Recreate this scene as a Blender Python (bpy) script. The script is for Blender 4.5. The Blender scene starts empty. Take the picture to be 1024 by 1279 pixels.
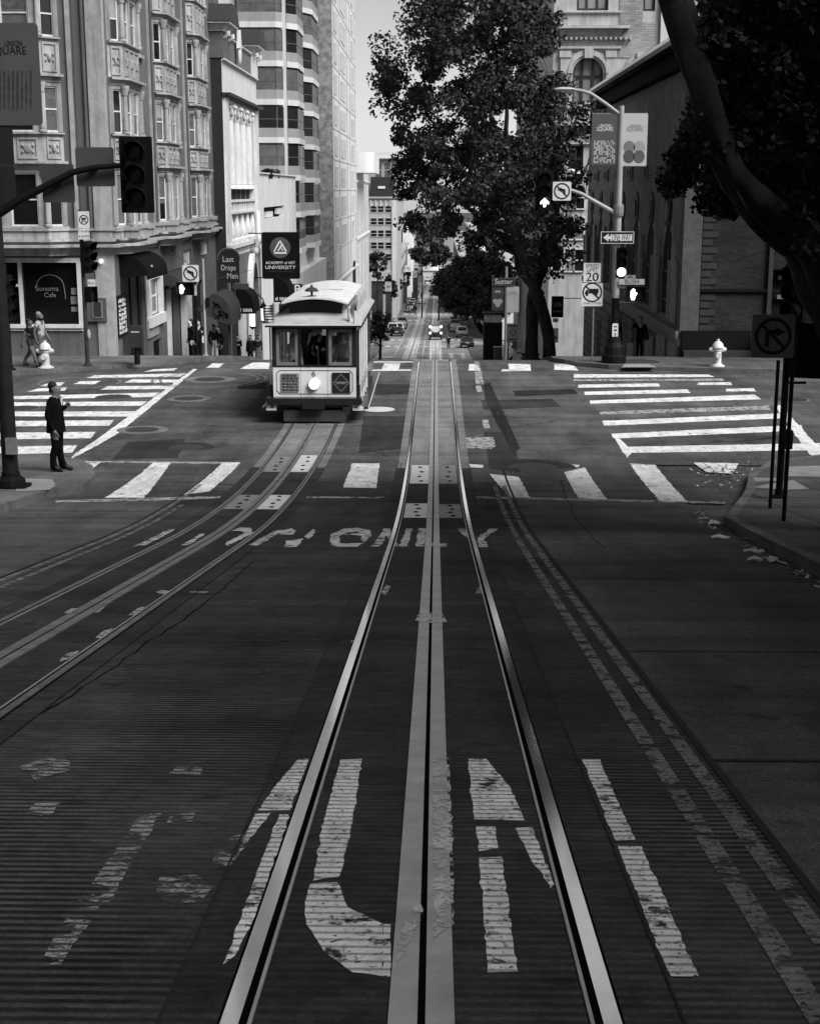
import bpy, bmesh, math, random
import numpy as np
from mathutils import Vector, Matrix, Euler
R = math.radians
rnd = random.Random(7)
scene = bpy.context.scene
col = scene.collection
# ------------------------------------------------------------ camera model
FPX, CX, CY = 1780.0, 512.0, 639.5
PITCH = math.atan2(640 - 238, FPX)
YAW = math.atan(33 * math.cos(PITCH) / FPX)
c_r = Vector((math.cos(YAW), math.sin(YAW), 0))
c_f = Vector((-math.sin(YAW) * math.cos(PITCH), math.cos(YAW) * math.cos(PITCH), -math.sin(PITCH)))
c_u = c_r.cross(c_f)
def ray(px, py):
    return c_f + c_r * ((px - CX) / FPX) - c_u * ((py - CY) / FPX)
def at(px, py, Y):
    d = ray(px, py); return d * (Y / d.y)
# ------------------------------------------------------------ street profile (height of the ground along the street)
_ky = [-60, 0, 18, 35.5, 50.5, 53.5, 57, 62, 130, 147, 164, 200, 285, 302, 424, 707, 780, 3200]
_kz = [7.2, -1.83, -4.53, -5.96, -5.98, -6.17, -6.68, -7.5, -16.5, -17.9, -18.95, -21.0, -25.6, -26.1, -31.3, -44.6, -46.2, -47]
def _base(y):
    if y < 18.5: return -1.83 - 0.151 * y
    if y < 35.0:
        t = y - 18.5; return -1.83 - 0.151 * 18.5 - (0.151 * t - 0.151 * t * t / 33.0)
    return None
_ys = np.arange(35.0, 3200.0, 0.5)
_z35 = _base(34.999)
_raw = np.interp(_ys, [35, 50.5] + _ky[5:], [_z35, _z35 - .02] + [z + (_z35 + 5.96) * 0 for z in _kz[5:]])
_k = np.exp(-0.5 * (np.arange(-12, 13) / 4.5) ** 2); _k /= _k.sum()
_sm = np.convolve(np.pad(_raw, 12, mode='edge'), _k, mode='valid')
def gz(y):
    b = _base(y)
    if b is not None: return b
    return float(np.interp(y, _ys, _sm))
def gp(px, py, dz=0.0):
    d = ray(px, py); y = 1.0; step = 0.5; last = y
    while y < 2500:
        if d.z * (y / d.y) < gz(y) + dz:
            lo, hi = last, y
            for _ in range(30):
                m = (lo + hi) / 2
                if d.z * (m / d.y) < gz(m) + dz: hi = m
                else: lo = m
            return d * (hi / d.y)
        last = y; y += step if y < 200 else 2.0
    return d * (2500 / d.y)
# ------------------------------------------------------------ materials (all grey: the photograph is black and white)
_mats = {}
def mat(name, v, rough=0.75, var=0.18, scale=1.5, bump=0.0, bscale=30.0, metal=0.0, spec=0.3, stain=0.0, coat=0.0):
    if name in _mats: return _mats[name]
    m = bpy.data.materials.new(name); m.use_nodes = True
    n = m.node_tree.nodes; l = m.node_tree.links; b = n['Principled BSDF']
    b.inputs['Roughness'].default_value = rough; b.inputs['Metallic'].default_value = metal
    b.inputs['Specular IOR Level'].default_value = spec
    if coat: b.inputs['Coat Weight'].default_value = coat
    g = n.new('ShaderNodeNewGeometry')
    t = n.new('ShaderNodeTexNoise'); t.inputs['Scale'].default_value = scale; t.inputs['Detail'].default_value = 6; t.inputs['Roughness'].default_value = 0.62
    l.new(g.outputs['Position'], t.inputs['Vector'])
    r = n.new('ShaderNodeMapRange'); r.inputs['From Min'].default_value = 0.28; r.inputs['From Max'].default_value = 0.72
    r.inputs['To Min'].default_value = v * (1 - var); r.inputs['To Max'].default_value = min(v * (1 + var), 0.95)
    l.new(t.outputs['Fac'], r.inputs['Value'])
    out = r.outputs['Result']
    if stain:
        mp = n.new('ShaderNodeMapping'); mp.inputs['Scale'].default_value = (2.2, 2.2, 0.25)
        l.new(g.outputs['Position'], mp.inputs['Vector'])
        t2 = n.new('ShaderNodeTexNoise'); t2.inputs['Scale'].default_value = 1.6; t2.inputs['Detail'].default_value = 5
        l.new(mp.outputs['Vector'], t2.inputs['Vector'])
        r2 = n.new('ShaderNodeMapRange'); r2.inputs['From Min'].default_value = 0.45; r2.inputs['From Max'].default_value = 0.75
        r2.inputs['To Min'].default_value = 1.0; r2.inputs['To Max'].default_value = 1 - stain
        l.new(t2.outputs['Fac'], r2.inputs['Value'])
        mu = n.new('ShaderNodeMath'); mu.operation = 'MULTIPLY'
        l.new(out, mu.inputs[0]); l.new(r2.outputs['Result'], mu.inputs[1]); out = mu.outputs[0]
    l.new(out, b.inputs['Base Color'])
    if bump:
        t3 = n.new('ShaderNodeTexNoise'); t3.inputs['Scale'].default_value = bscale; t3.inputs['Detail'].default_value = 4
        l.new(g.outputs['Position'], t3.inputs['Vector'])
        bp = n.new('ShaderNodeBump'); bp.inputs['Strength'].default_value = bump; bp.inputs['Distance'].default_value = 0.02
        l.new(t3.outputs['Fac'], bp.inputs['Height']); l.new(bp.outputs['Normal'], b.inputs['Normal'])
    _mats[name] = m
    return m
def emit(name, v, strength):
    if name in _mats: return _mats[name]
    m = bpy.data.materials.new(name); m.use_nodes = True
    b = m.node_tree.nodes['Principled BSDF']
    b.inputs['Base Color'].default_value = (v, v, v, 1)
    b.inputs['Emission Color'].default_value = (1, 1, 1, 1); b.inputs['Emission Strength'].default_value = strength
    _mats[name] = m
    return m
def glass(name, v=0.02, rough=0.05, spec=0.5, var=0.5, scale=0.6):
    return mat(name, v, rough=rough, var=var, scale=scale, spec=spec)
# ------------------------------------------------------------ mesh builder
class MB:
    def __init__(s): s.v = []; s.f = []; s.mi = []; s.cur = 0
    def add(s, vs, fs):
        o = len(s.v); s.v.extend([tuple(p) for p in vs]); s.f.extend([[i + o for i in f] for f in fs]); s.mi.extend([s.cur] * len(fs)); return s
    def quad(s, a, b, c, d): return s.add([a, b, c, d], [[0, 1, 2, 3]])
    def box(s, x0, x1, y0, y1, z0, z1):
        return s.add([(x0,y0,z0),(x1,y0,z0),(x1,y1,z0),(x0,y1,z0),(x0,y0,z1),(x1,y0,z1),(x1,y1,z1),(x0,y1,z1)],
                     [[0,3,2,1],[4,5,6,7],[0,1,5,4],[1,2,6,5],[2,3,7,6],[3,0,4,7]])
    def obox(s, c, sx, sy, sz, rz=0.0, rx=0.0, ry=0.0):
        m = Matrix.Translation(Vector(c)) @ Euler((rx, ry, rz)).to_matrix().to_4x4()
        vs = [m @ Vector((a*sx/2, b*sy/2, d*sz/2)) for a in (-1,1) for b in (-1,1) for d in (-1,1)]
        return s.add(vs, [[0,1,3,2],[4,6,7,5],[0,4,5,1],[2,3,7,6],[0,2,6,4],[1,5,7,3]])
    def tube(s, pts, rs, n=10, caps=True):
        pts = [Vector(p) for p in pts]
        if not hasattr(rs, '__len__'): rs = [rs] * len(pts)
        prev = None; vs = []; fs = []
        for i, p in enumerate(pts):
            if i == 0: d = pts[1] - p
            elif i == len(pts) - 1: d = p - pts[i-1]
            else: d = pts[i+1] - pts[i-1]
            d.normalize()
            if prev is None:
                a = Vector((0,0,1)) if abs(d.z) < 0.9 else Vector((1,0,0))
                e = d.cross(a).normalized()
            else:
                e = (prev - d * prev.dot(d)).normalized()
            prev = e; g = d.cross(e)
            for k in range(n):
                t = 2*math.pi*k/n; vs.append(p + (e*math.cos(t) + g*math.sin(t)) * rs[i])
        for i in range(len(pts)-1):
            for k in range(n):
                a = i*n+k; b = i*n+(k+1)%n
                fs.append([a, a+n, b+n, b])
        if caps: fs.append(list(range(n))); fs.append([(len(pts)-1)*n + k for k in reversed(range(n))])
        return s.add(vs, fs)
    def limb(s, pts, rs, n=12, rough=.07, seed=1, sub=5):
        P = [Vector(p) for p in pts]; rg_ = random.Random(seed); Q = []; S = []
        for i in range(len(P)-1):
            a, b, c, d = P[max(0,i-1)], P[i], P[i+1], P[min(len(P)-1,i+2)]
            for k in range(sub):
                t = k/sub; Q.append(.5*((2*b)+(c-a)*t+(2*a-5*b+4*c-d)*t*t+(3*b-a-3*c+d)*t**3)); S.append(rs[i]+(rs[i+1]-rs[i])*t)
        Q.append(P[-1]); S.append(rs[-1]); o = len(s.v); s.tube(Q, S, n)
        ph = [rg_.uniform(0, 6.28) for _ in range(6)]
        for i, q_ in enumerate(Q):
            for k in range(n):
                a = 2*math.pi*k/n; w = 1 + rough*(math.sin(3*a+ph[0]+i*.33)*.7 + math.sin(5*a+ph[1]-i*.21)*.5 + math.sin(2*a+ph[2]+i*.9)*.5) + rg_.gauss(0, rough*.28)
                v = Vector(s.v[o+i*n+k]); s.v[o+i*n+k] = tuple(q_ + (v-q_)*w)
        return s
    def cyl(s, p0, p1, r0, r1=None, n=14): return s.tube([p0, p1], [r0, r0 if r1 is None else r1], n)
    def lathe(s, base, prof, n=16):   # prof: (r, z)
        b = Vector(base); vs = []; fs = []
        for r, z in prof:
            for k in range(n):
                t = 2*math.pi*k/n; vs.append((b.x + r*math.cos(t), b.y + r*math.sin(t), b.z + z))
        for i in range(len(prof)-1):
            for k in range(n): fs.append([i*n+k, i*n+(k+1)%n, (i+1)*n+(k+1)%n, (i+1)*n+k])
        fs.append([k for k in reversed(range(n))]); fs.append([(len(prof)-1)*n+k for k in range(n)])
        return s.add(vs, fs)
    def ball(s, c, r, seg=12, rings=8):
        if not hasattr(r, '__len__'): r = (r, r, r)
        c = Vector(c); vs = []; fs = []
        for i in range(rings+1):
            th = math.pi*i/rings
            for k in range(seg):
                ph = 2*math.pi*k/seg
                vs.append((c.x+r[0]*math.sin(th)*math.cos(ph), c.y+r[1]*math.sin(th)*math.sin(ph), c.z+r[2]*math.cos(th)))
        for i in range(rings):
            for k in range(seg): fs.append([i*seg+k, (i+1)*seg+k, (i+1)*seg+(k+1)%seg, i*seg+(k+1)%seg])
        return s.add(vs, fs)
    def prism(s, poly, o, u, v, w):
        """poly in (u,v) plane at origin o, extruded along vector w"""
        o, u, v, w = Vector(o), Vector(u), Vector(v), Vector(w); n = len(poly)
        vs = [o + u*a + v*b for a, b in poly] + [o + u*a + v*b + w for a, b in poly]
        fs = [list(reversed(range(n))), list(range(n, 2*n))] + [[i, (i+1) % n, n+(i+1) % n, n+i] for i in range(n)]
        return s.add(vs, fs)
    def sweep(s, prof, path, closed=False):
        """prof: list of (out, z) ; path: list of (x,y,nx,ny) plan points with outward mitre vectors ; z absolute"""
        vs = []; fs = []; m = len(prof)
        for (x, y, nx, ny) in path:
            for o, z in prof: vs.append((x+nx*o, y+ny*o, z))
        L = len(path)
        for i in range(L-1 if not closed else L):
            j = (i+1) % L
            for k in range(m-1): fs.append([i*m+k, j*m+k, j*m+k+1, i*m+k+1])
        if not closed:
            fs.append(list(range(m))); fs.append([(L-1)*m+k for k in reversed(range(m))])
        return s.add(vs, fs)
    def wall(s, o, u, W, H, holes, n, depth):
        """vertical wall from o along unit u, width W, height H; holes (u0,u1,v0,v1); n outward; reveals go inward by depth"""
        o, u, n = Vector(o), Vector(u), Vector(n); z = Vector((0,0,1))
        us = sorted({0.0, W} | {min(max(h[0],0),W) for h in holes} | {min(max(h[1],0),W) for h in holes})
        vs_ = sorted({0.0, H} | {min(max(h[2],0),H) for h in holes} | {min(max(h[3],0),H) for h in holes})
        P = lambda a, b: o + u*a + z*b
        for i in range(len(us)-1):
            for j in range(len(vs_)-1):
                a, b = (us[i]+us[i+1])/2, (vs_[j]+vs_[j+1])/2
                if us[i+1]-us[i] < 1e-6 or vs_[j+1]-vs_[j] < 1e-6: continue
                if any(h[0] < a < h[1] and h[2] < b < h[3] for h in holes): continue
                s.quad(P(us[i],vs_[j]), P(us[i+1],vs_[j]), P(us[i+1],vs_[j+1]), P(us[i],vs_[j+1]))
        for h in holes:
            a, b, c, d = h[:4]; q = n * (-depth)
            pa, pb, pc, pd = P(a,c), P(b,c), P(b,d), P(a,d)
            for e, f in ((pa,pb),(pb,pc),(pc,pd),(pd,pa)): s.quad(e, f, f+q, e+q)
        return s
    def text(s, body, o, u, v, size, w, align='CENTER', fit=None, shear=0.0):
        vs, fs = text_mesh(body, align)
        if fit:
            x0 = min(p[0] for p in vs); x1 = max(p[0] for p in vs); k = fit/((x1-x0)*size); vs = [((p[0]-(x0+x1)/2)*k, p[1], 0) for p in vs]
        o, u, v, w = Vector(o), Vector(u), Vector(v), Vector(w)
        P = [o + u*(p[0]*size + shear*p[1]*size) + v*(p[1]*size) + w for p in vs]
        return s.add(P, fs)
    def build(s, name, m, parent=None, loc=None, smooth=False, local=False):
        me = bpy.data.meshes.new(name)
        base = Vector((0,0,0))
        if parent is not None and not local: base = origin_of(parent)
        if loc is not None: base = Vector(loc)
        me.from_pydata([tuple(Vector(p) - base) for p in s.v], [], s.f)
        ms = m if isinstance(m, (list, tuple)) else [m]
        for q in ms: me.materials.append(q)
        if len(ms) > 1: me.polygons.foreach_set('material_index', s.mi)
        if smooth: me.polygons.foreach_set('use_smooth', [True]*len(me.polygons))
        bm = bmesh.new(); bm.from_mesh(me)
        bmesh.ops.recalc_face_normals(bm, faces=bm.faces); bm.to_mesh(me); bm.free()
        if smooth:
            try: me.set_sharp_from_angle(angle=R(38))
            except Exception: pass
        me.update()
        ob = bpy.data.objects.new(name, me); col.objects.link(ob)
        if parent is not None: ob.parent = parent
        elif loc is not None: ob.location = base
        return ob
_org = {}
def origin_of(o):
    while o.parent is not None: o = o.parent
    return Vector(o.location)
_tm = {}
def text_mesh(body, align='CENTER'):
    k = (body, align)
    if k in _tm: return _tm[k]
    c = bpy.data.curves.new('tmp_text', 'FONT'); c.body = body; c.align_x = align; c.align_y = 'CENTER'; c.resolution_u = 3
    o = bpy.data.objects.new('tmp_text', c); col.objects.link(o)
    dg = bpy.context.evaluated_depsgraph_get(); dg.update()
    me = bpy.data.meshes.new_from_object(o.evaluated_get(dg))
    vs = [tuple(p.co) for p in me.vertices]; fs = [list(p.vertices) for p in me.polygons]
    bpy.data.objects.remove(o); bpy.data.curves.remove(c); bpy.data.meshes.remove(me)
    _tm[k] = (vs, fs); return _tm[k]
X_, Y_, Z_ = Vector((1,0,0)), Vector((0,1,0)), Vector((0,0,1))
def tag(o, label=None, cat=None, group=None, kind=None):
    if label: o['label'] = label
    if cat: o['category'] = cat
    if group: o['group'] = group
    if kind: o['kind'] = kind
    return o
def thing(name, loc, label, cat, group=None, rz=0.0):
    o = bpy.data.objects.new(name, None); col.objects.link(o); o.location = Vector(loc); o.rotation_euler = (0,0,rz); o.empty_display_size = .2
    return tag(o, label, cat, group)
def copy_tree(o, parent=None):
    c = o.copy(); col.objects.link(c)
    if parent is not None: c.parent = parent
    for ch in list(o.children): copy_tree(ch, c)
    return c
def inst(o, parent, loc, rz=0.0):
    """a copy of part o (and its sub-parts) placed under parent, loc in world space"""
    c = copy_tree(o, parent); c.location = Vector(loc) - origin_of(parent); c.rotation_euler = (0,0,rz); return c
SKY_S, SUN_S, EXPO = 0.053, 2.7, 1.08
# ============================================================ ground, road, tracks, markings
def ylist(y0, y1):
    ys = []; y = y0
    while y < y1 - 1e-6:
        ys.append(y); y += 0.3 if y < 20 else 0.5 if y < 64 else 2.0 if y < 320 else 6.0 if y < 900 else 80.0
    ys.append(y1); return ys
def strip(mb, x0, x1, y0, y1, dz):
    ys = ylist(y0, y1); vs = []; fs = []
    for y in ys: vs += [(x0, y, gz(y)+dz), (x1, y, gz(y)+dz)]
    for i in range(len(ys)-1): fs.append([2*i, 2*i+1, 2*i+3, 2*i+2])
    return mb.add(vs, fs)
def patch(mb, pts, dz, n=None):
    """polygon on the ground given as image points (true ground under them), subdivided along the slope"""
    W = [gp(a, b) for a, b in pts]
    return wpatch(mb, ragged([(p.x, p.y) for p in W]), dz)
rj = random.Random(21)
def ragged(xy):
    out = []
    for i in range(len(xy)):
        a, b = Vector(xy[i]), Vector(xy[(i+1) % len(xy)]); L = (b-a).length; st = .05 if a.y < 14 else .14; k = max(1, min(60, int(L/st))); amp = .0028 if a.y < 14 else .009; nn_ = Vector((-(b-a).y, (b-a).x)).normalized() if L > 1e-6 else Vector((0,0))
        for j in range(k):
            p = a + (b-a)*(j/k) + nn_*rj.gauss(0, amp); out.append((p.x, p.y))
    return out
def wpatch(mb, xy, dz):
    """polygon in plan, cut into slices across the street so that it follows the profile"""
    y0 = min(p[1] for p in xy); y1 = max(p[1] for p in xy)
    k = max(1, int((y1-y0)/0.4)) if y1 < 34 or y0 > 44 else 1
    cuts = [y0 + (y1-y0)*i/k for i in range(k+1)]
    for i in range(k):
        poly = clip(clip(xy, cuts[i], True), cuts[i+1], False)
        if len(poly) >= 3: mb.add([(x, y, gz(y)+dz) for x, y in poly], [list(range(len(poly)))])
    return mb
def clip(poly, y, keep_above):
    out = []
    for i in range(len(poly)):
        a, b = poly[i], poly[(i+1) % len(poly)]
        ia = (a[1] >= y-1e-9) if keep_above else (a[1] <= y+1e-9)
        ib = (b[1] >= y-1e-9) if keep_above else (b[1] <= y+1e-9)
        if ia: out.append(a)
        if ia != ib:
            t = (y-a[1])/(b[1]-a[1]); out.append((a[0]+(b[0]-a[0])*t, y))
    return out
def ground_mat(name, v, ribs=0.0, patchy=0.35, pit=0.25, rough=0.95, tarlines=0.0, spec=0.06):
    m = bpy.data.materials.new(name); m.use_nodes = True; n = m.node_tree.nodes; l = m.node_tree.links; b = n['Principled BSDF']
    b.inputs['Specular IOR Level'].default_value = spec; b.inputs['Roughness'].default_value = rough
    g = n.new('ShaderNodeNewGeometry')
    def noise(sc, det, st=(1,1,1), ro=.6):
        mp = n.new('ShaderNodeMapping'); mp.inputs['Scale'].default_value = st; l.new(g.outputs['Position'], mp.inputs['Vector'])
        t = n.new('ShaderNodeTexNoise'); t.inputs['Scale'].default_value = sc; t.inputs['Detail'].default_value = det; t.inputs['Roughness'].default_value = ro
        l.new(mp.outputs['Vector'], t.inputs['Vector']); return t.outputs['Fac']
    def rng(x, a, bb, c, d):
        r = n.new('ShaderNodeMapRange'); r.inputs['From Min'].default_value = a; r.inputs['From Max'].default_value = bb
        r.inputs['To Min'].default_value = c; r.inputs['To Max'].default_value = d; l.new(x, r.inputs['Value']); return r.outputs['Result']
    def mul(x, y):
        q = n.new('ShaderNodeMath'); q.operation = 'MULTIPLY'; l.new(x, q.inputs[0]); l.new(y, q.inputs[1]); return q.outputs[0]
    big = rng(noise(0.5, 8, (1, .45, 1)), .3, .7, v*(1-patchy), v*(1+patchy))
    fine = mul(rng(noise(45, 3), .3, .7, 1-pit, 1+pit), rng(noise(170, 2), .3, .7, 1-pit*1.4, 1+pit*1.8))
    fine = mul(fine, rng(noise(9, 4, (1,1,1)), .3, .7, .85, 1.16))
    tr = rng(noise(2.2, 5, (1, .12, 1)), .35, .7, .82, 1.15)       # wear along the wheel tracks
    o = mul(mul(big, fine), tr)
    spots = rng(noise(3.1, 3), .62, .72, 1.0, .62); o = mul(o, rng(noise(.9, 6, (.25, 1.6, 1)), .36, .64, .78, 1.22)); o = mul(o, spots)     # oil spots
    # cracks
    vo = n.new('ShaderNodeTexVoronoi'); vo.feature = 'DISTANCE_TO_EDGE'; vo.inputs['Scale'].default_value = 0.33
    mpv = n.new('ShaderNodeMapping'); l.new(g.outputs['Position'], mpv.inputs['Vector'])
    nz = n.new('ShaderNodeTexNoise'); nz.inputs['Scale'].default_value = 1.4; nz.inputs['Detail'].default_value = 5
    l.new(g.outputs['Position'], nz.inputs['Vector'])
    mx = n.new('ShaderNodeVectorMath'); mx.operation = 'MULTIPLY_ADD'; mx.inputs[1].default_value = (1.2,1.2,0); l.new(nz.outputs['Color'], mx.inputs[0]); l.new(mpv.outputs['Vector'], mx.inputs[2])
    l.new(mx.outputs['Vector'], vo.inputs['Vector'])
    o = mul(o, rng(vo.outputs['Distance'], 0.0, 0.012, 0.55 if tarlines else .8, 1.0))
    h = noise(60, 3)
    if ribs:
        w = n.new('ShaderNodeTexWave'); w.bands_direction = 'Y'; w.inputs['Scale'].default_value = 5.0
        w.inputs['Distortion'].default_value = 0.25; w.inputs['Detail'].default_value = 2; w.inputs['Detail Scale'].default_value = 3.0
        l.new(g.outputs['Position'], w.inputs['Vector'])
        worn = rng(noise(.8, 6, (1,.5,1)), .40, .60, 0.0, 1.0)
        rib = rng(w.outputs['Fac'], .25, .75, 1-ribs*.6, 1+ribs*.5)
        mixn = n.new('ShaderNodeMix'); mixn.data_type = 'FLOAT'; l.new(worn, mixn.inputs[0]); mixn.inputs[2].default_value = 1.0; l.new(rib, mixn.inputs[3])
        o = mul(o, mixn.outputs[0]); o = mul(o, rng(noise(14, 5, (.35,1,1)), .3, .7, .75, 1.25))
        bp0 = n.new('ShaderNodeBump'); bp0.inputs['Strength'].default_value = .55; bp0.inputs['Distance'].default_value = .012
        l.new(w.outputs['Fac'], bp0.inputs['Height'])
    bp = n.new('ShaderNodeBump'); bp.inputs['Strength'].default_value = .35; bp.inputs['Distance'].default_value = .008
    l.new(h, bp.inputs['Height'])
    if ribs: l.new(bp0.outputs['Normal'], bp.inputs['Normal'])
    l.new(bp.outputs['Normal'], b.inputs['Normal'])
    l.new(o, b.inputs['Base Color']); l.new(rng(fine, .7, 1.3, rough-.12, min(1, rough+.1)), b.inputs['Roughness'])
    return m
def paint_mat(name, v, ribs=0.0, wear=0.5, under=0.04):
    m = bpy.data.materials.new(name); m.use_nodes = True; n = m.node_tree.nodes; l = m.node_tree.links; b = n['Principled BSDF']
    b.inputs['Roughness'].default_value = .7; b.inputs['Specular IOR Level'].default_value = .25
    g = n.new('ShaderNodeNewGeometry')
    def noise(sc, det, st=(1,1,1)):
        mp = n.new('ShaderNodeMapping'); mp.inputs['Scale'].default_value = st; l.new(g.outputs['Position'], mp.inputs['Vector'])
        t = n.new('ShaderNodeTexNoise'); t.inputs['Scale'].default_value = sc; t.inputs['Detail'].default_value = det; t.inputs['Roughness'].default_value = .7
        l.new(mp.outputs['Vector'], t.inputs['Vector']); return t.outputs['Fac']
    def rng(x, a, bb, c, d):
        r = n.new('ShaderNodeMapRange'); r.inputs['From Min'].default_value = a; r.inputs['From Max'].default_value = bb
        r.inputs['To Min'].default_value = c; r.inputs['To Max'].default_value = d; l.new(x, r.inputs['Value']); return r.outputs['Result']
    fac = rng(noise(6.0, 10), .5 - .22*wear - .035, .5 - .22*wear + .035, 0, 1)     # 1 = paint still there
    if ribs:
        w = n.new('ShaderNodeTexWave'); w.bands_direction = 'Y'; w.inputs['Scale'].default_value = 5.0
        w.inputs['Distortion'].default_value = 0.25; w.inputs['Detail'].default_value = 2; w.inputs['Detail Scale'].default_value = 3.0
        l.new(g.outputs['Position'], w.inputs['Vector'])
        rb = rng(w.outputs['Fac'], .12, .45, 1-ribs, 1)
        q = n.new('ShaderNodeMath'); q.operation = 'MULTIPLY'; l.new(fac, q.inputs[0]); l.new(rb, q.inputs[1]); fac = q.outputs[0]
    tq = n.new('ShaderNodeMath'); tq.operation = 'MULTIPLY'; l.new(rng(noise(1.7, 8), .3, .7, v*.72, min(v*1.1, .9)), tq.inputs[0]); l.new(rng(noise(6, 6, (1,.2,1)), .35, .65, .72, 1.08), tq.inputs[1]); tone = tq.outputs[0]
    chip = rng(noise(38.0, 4, (1,1,1)), .38 - .06*wear, .46 - .06*wear, 0, 1); q2 = n.new('ShaderNodeMath'); q2.operation = 'MULTIPLY'; l.new(fac, q2.inputs[0]); l.new(chip, q2.inputs[1]); fac = q2.outputs[0]
    l.new(tone, b.inputs['Base Color']); tr = n.new('ShaderNodeBsdfTransparent'); mxs = n.new('ShaderNodeMixShader')
    l.new(fac, mxs.inputs[0]); l.new(tr.outputs[0], mxs.inputs[1]); l.new(b.outputs[0], mxs.inputs[2]); l.new(mxs.outputs[0], n['Material Output'].inputs['Surface'])
    return m
G_asph = ground_mat('intersection asphalt', .078, patchy=.45, tarlines=1)
G_road = ground_mat('plain asphalt', .07, patchy=.35, pit=.42)
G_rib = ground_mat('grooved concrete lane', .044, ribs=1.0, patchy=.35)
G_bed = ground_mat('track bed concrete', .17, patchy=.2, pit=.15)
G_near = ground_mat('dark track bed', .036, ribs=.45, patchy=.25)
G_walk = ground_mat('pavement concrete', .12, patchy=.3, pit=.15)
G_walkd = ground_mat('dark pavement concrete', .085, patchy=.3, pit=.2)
G_kerb = ground_mat('kerb stone', .12, patchy=.35)
G_paint = paint_mat('road paint', .82, wear=.5)
G_paint_old = paint_mat('old road paint', .6, wear=.25)
G_paint_rib = paint_mat('paint on grooves', .8, ribs=.55, wear=.42, under=.03)
G_paint_worn = paint_mat('worn lane paint', .19, ribs=.3, wear=.2, under=.035)
G_faint = paint_mat('faint paint', .3, ribs=.8, wear=.0, under=.033)
steel = mat('polished rail steel', .93, rough=.10, var=.12, scale=6, metal=1.0)
steel_dull = mat('slot plate steel', .46, rough=.5, var=.2, scale=5, metal=.6)
iron = mat('cast iron', .035, rough=.6, var=.3, scale=8, bump=.4, bscale=25)
plate_l = mat('galvanised plate', .55, rough=.5, var=.2, scale=4)
plate_d = mat('dull plate', .2, rough=.6, var=.3, scale=4)
blackgap = mat('dark groove', .004, rough=1, spec=0)
mb = MB()
ys = ylist(-40, 3100); xs = [-1500, -60, -16, 14, 60, 1500]
V = [(x, y, gz(y) - .03) for y in ys for x in xs]; nx = len(xs)
F = [[j*nx+i, j*nx+i+1, (j+1)*nx+i+1, (j+1)*nx+i] for j in range(len(ys)-1) for i in range(nx-1)]
tag(mb.add(V, F).build('ground', G_road), kind='structure')
CL, CR = -7.15, 4.3          # kerb lines of the street
SLOT_R, SLOT_L = -.035, -3.1
YN, YF = 31.2, 48.9          # kerb lines of the cross street
mb = MB(); strip(mb, CL-.1, CR+.1, -20, 30.2, 0); tag(mb.build('road', G_road), kind='structure')
mb = MB(); strip(mb, -90, 90, 30.2, 53.0, 0.0); tag(mb.build('intersection_road', G_asph), kind='structure')
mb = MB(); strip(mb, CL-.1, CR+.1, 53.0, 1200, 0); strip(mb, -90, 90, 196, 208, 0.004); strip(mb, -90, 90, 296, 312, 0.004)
tag(mb.build('far_road', ground_mat('hazed far road surface', .2, patchy=.3)), kind='structure')  # older concrete, paled further to stand for distant haze and grazing sheen
# grooved lanes on the slope
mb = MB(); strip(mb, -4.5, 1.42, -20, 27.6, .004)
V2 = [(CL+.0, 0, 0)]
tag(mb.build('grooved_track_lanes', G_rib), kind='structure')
# tracks
def sect(mb, x0, x1, y0, y1, z0, z1):
    ys = ylist(y0, y1); vs = []; fs = []
    for y in ys:
        g = gz(y); vs += [(x0,y,g+z0),(x0,y,g+z1),(x1,y,g+z1),(x1,y,g+z0)]
    for i in range(len(ys)-1):
        a = 4*i
        for k in range(3): fs.append([a+k, a+k+1, a+5+k, a+4+k])
    fs.append([0,1,2,3]); fs.append([len(vs)-1-k for k in range(4)])
    return mb.add(vs, fs)
def track(X, right):
    root = bpy.data.objects.new('cable_car_track', None); col.objects.link(root); root.location = (X, 0, gz(0)); tag(root, kind='structure')
    steel_ = steel if right else mat('rusty rail steel', .22, rough=.45, var=.4, scale=4, metal=.8); dull_ = steel_dull if right else mat('dull slot steel', .17, rough=.6, var=.35, scale=4, metal=.3)
    def P(nm, m, fn, **k):
        q = MB(); fn(q); o = q.build(nm, m, root, **k); return o
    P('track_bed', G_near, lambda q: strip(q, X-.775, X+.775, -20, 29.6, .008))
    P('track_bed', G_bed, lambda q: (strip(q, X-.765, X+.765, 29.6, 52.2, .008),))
    P('track_bed', ground_mat('far track bed', .4, patchy=.15), lambda q: strip(q, X-.80, X+.80, 52.2, 720, .010))  # bed colour raised with the far road, carrying the same distant sheen
    for sx in (-1, 1):
        a = X + sx*.56
        P('rail', steel_, lambda q: sect(q, a-.027, a+.027, -20, 720, -.01, .020))
        P('rail_groove', blackgap, lambda q: (strip(q, min(a-sx*.027, a-sx*.052), max(a-sx*.027, a-sx*.052), -20, 60, .0125), strip(q, min(a+sx*.027, a+sx*.038), max(a+sx*.027, a+sx*.038), -20, 60, .0125)))
        P('guard_rail', steel_dull, lambda q: sect(q, a-sx*.058-.006, a-sx*.058+.006, -20, 52, -.01, .018))
        P('slot_rail', dull_, lambda q: sect(q, X+(.012 if sx > 0 else -.098), X+(.098 if sx > 0 else -.012), -20, 720, -.01, .019))
        P('joint_crack', mat('joint seal', .012, rough=.9), lambda q: strip(q, a+sx*.214-.005, a+sx*.214+.005, -20, 30, .0128))
    P('slot', blackgap, lambda q: strip(q, X-.011, X+.011, -20, 60, .013))
    return root
TR = track(SLOT_R, True); TL = track(SLOT_L, False)
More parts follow.
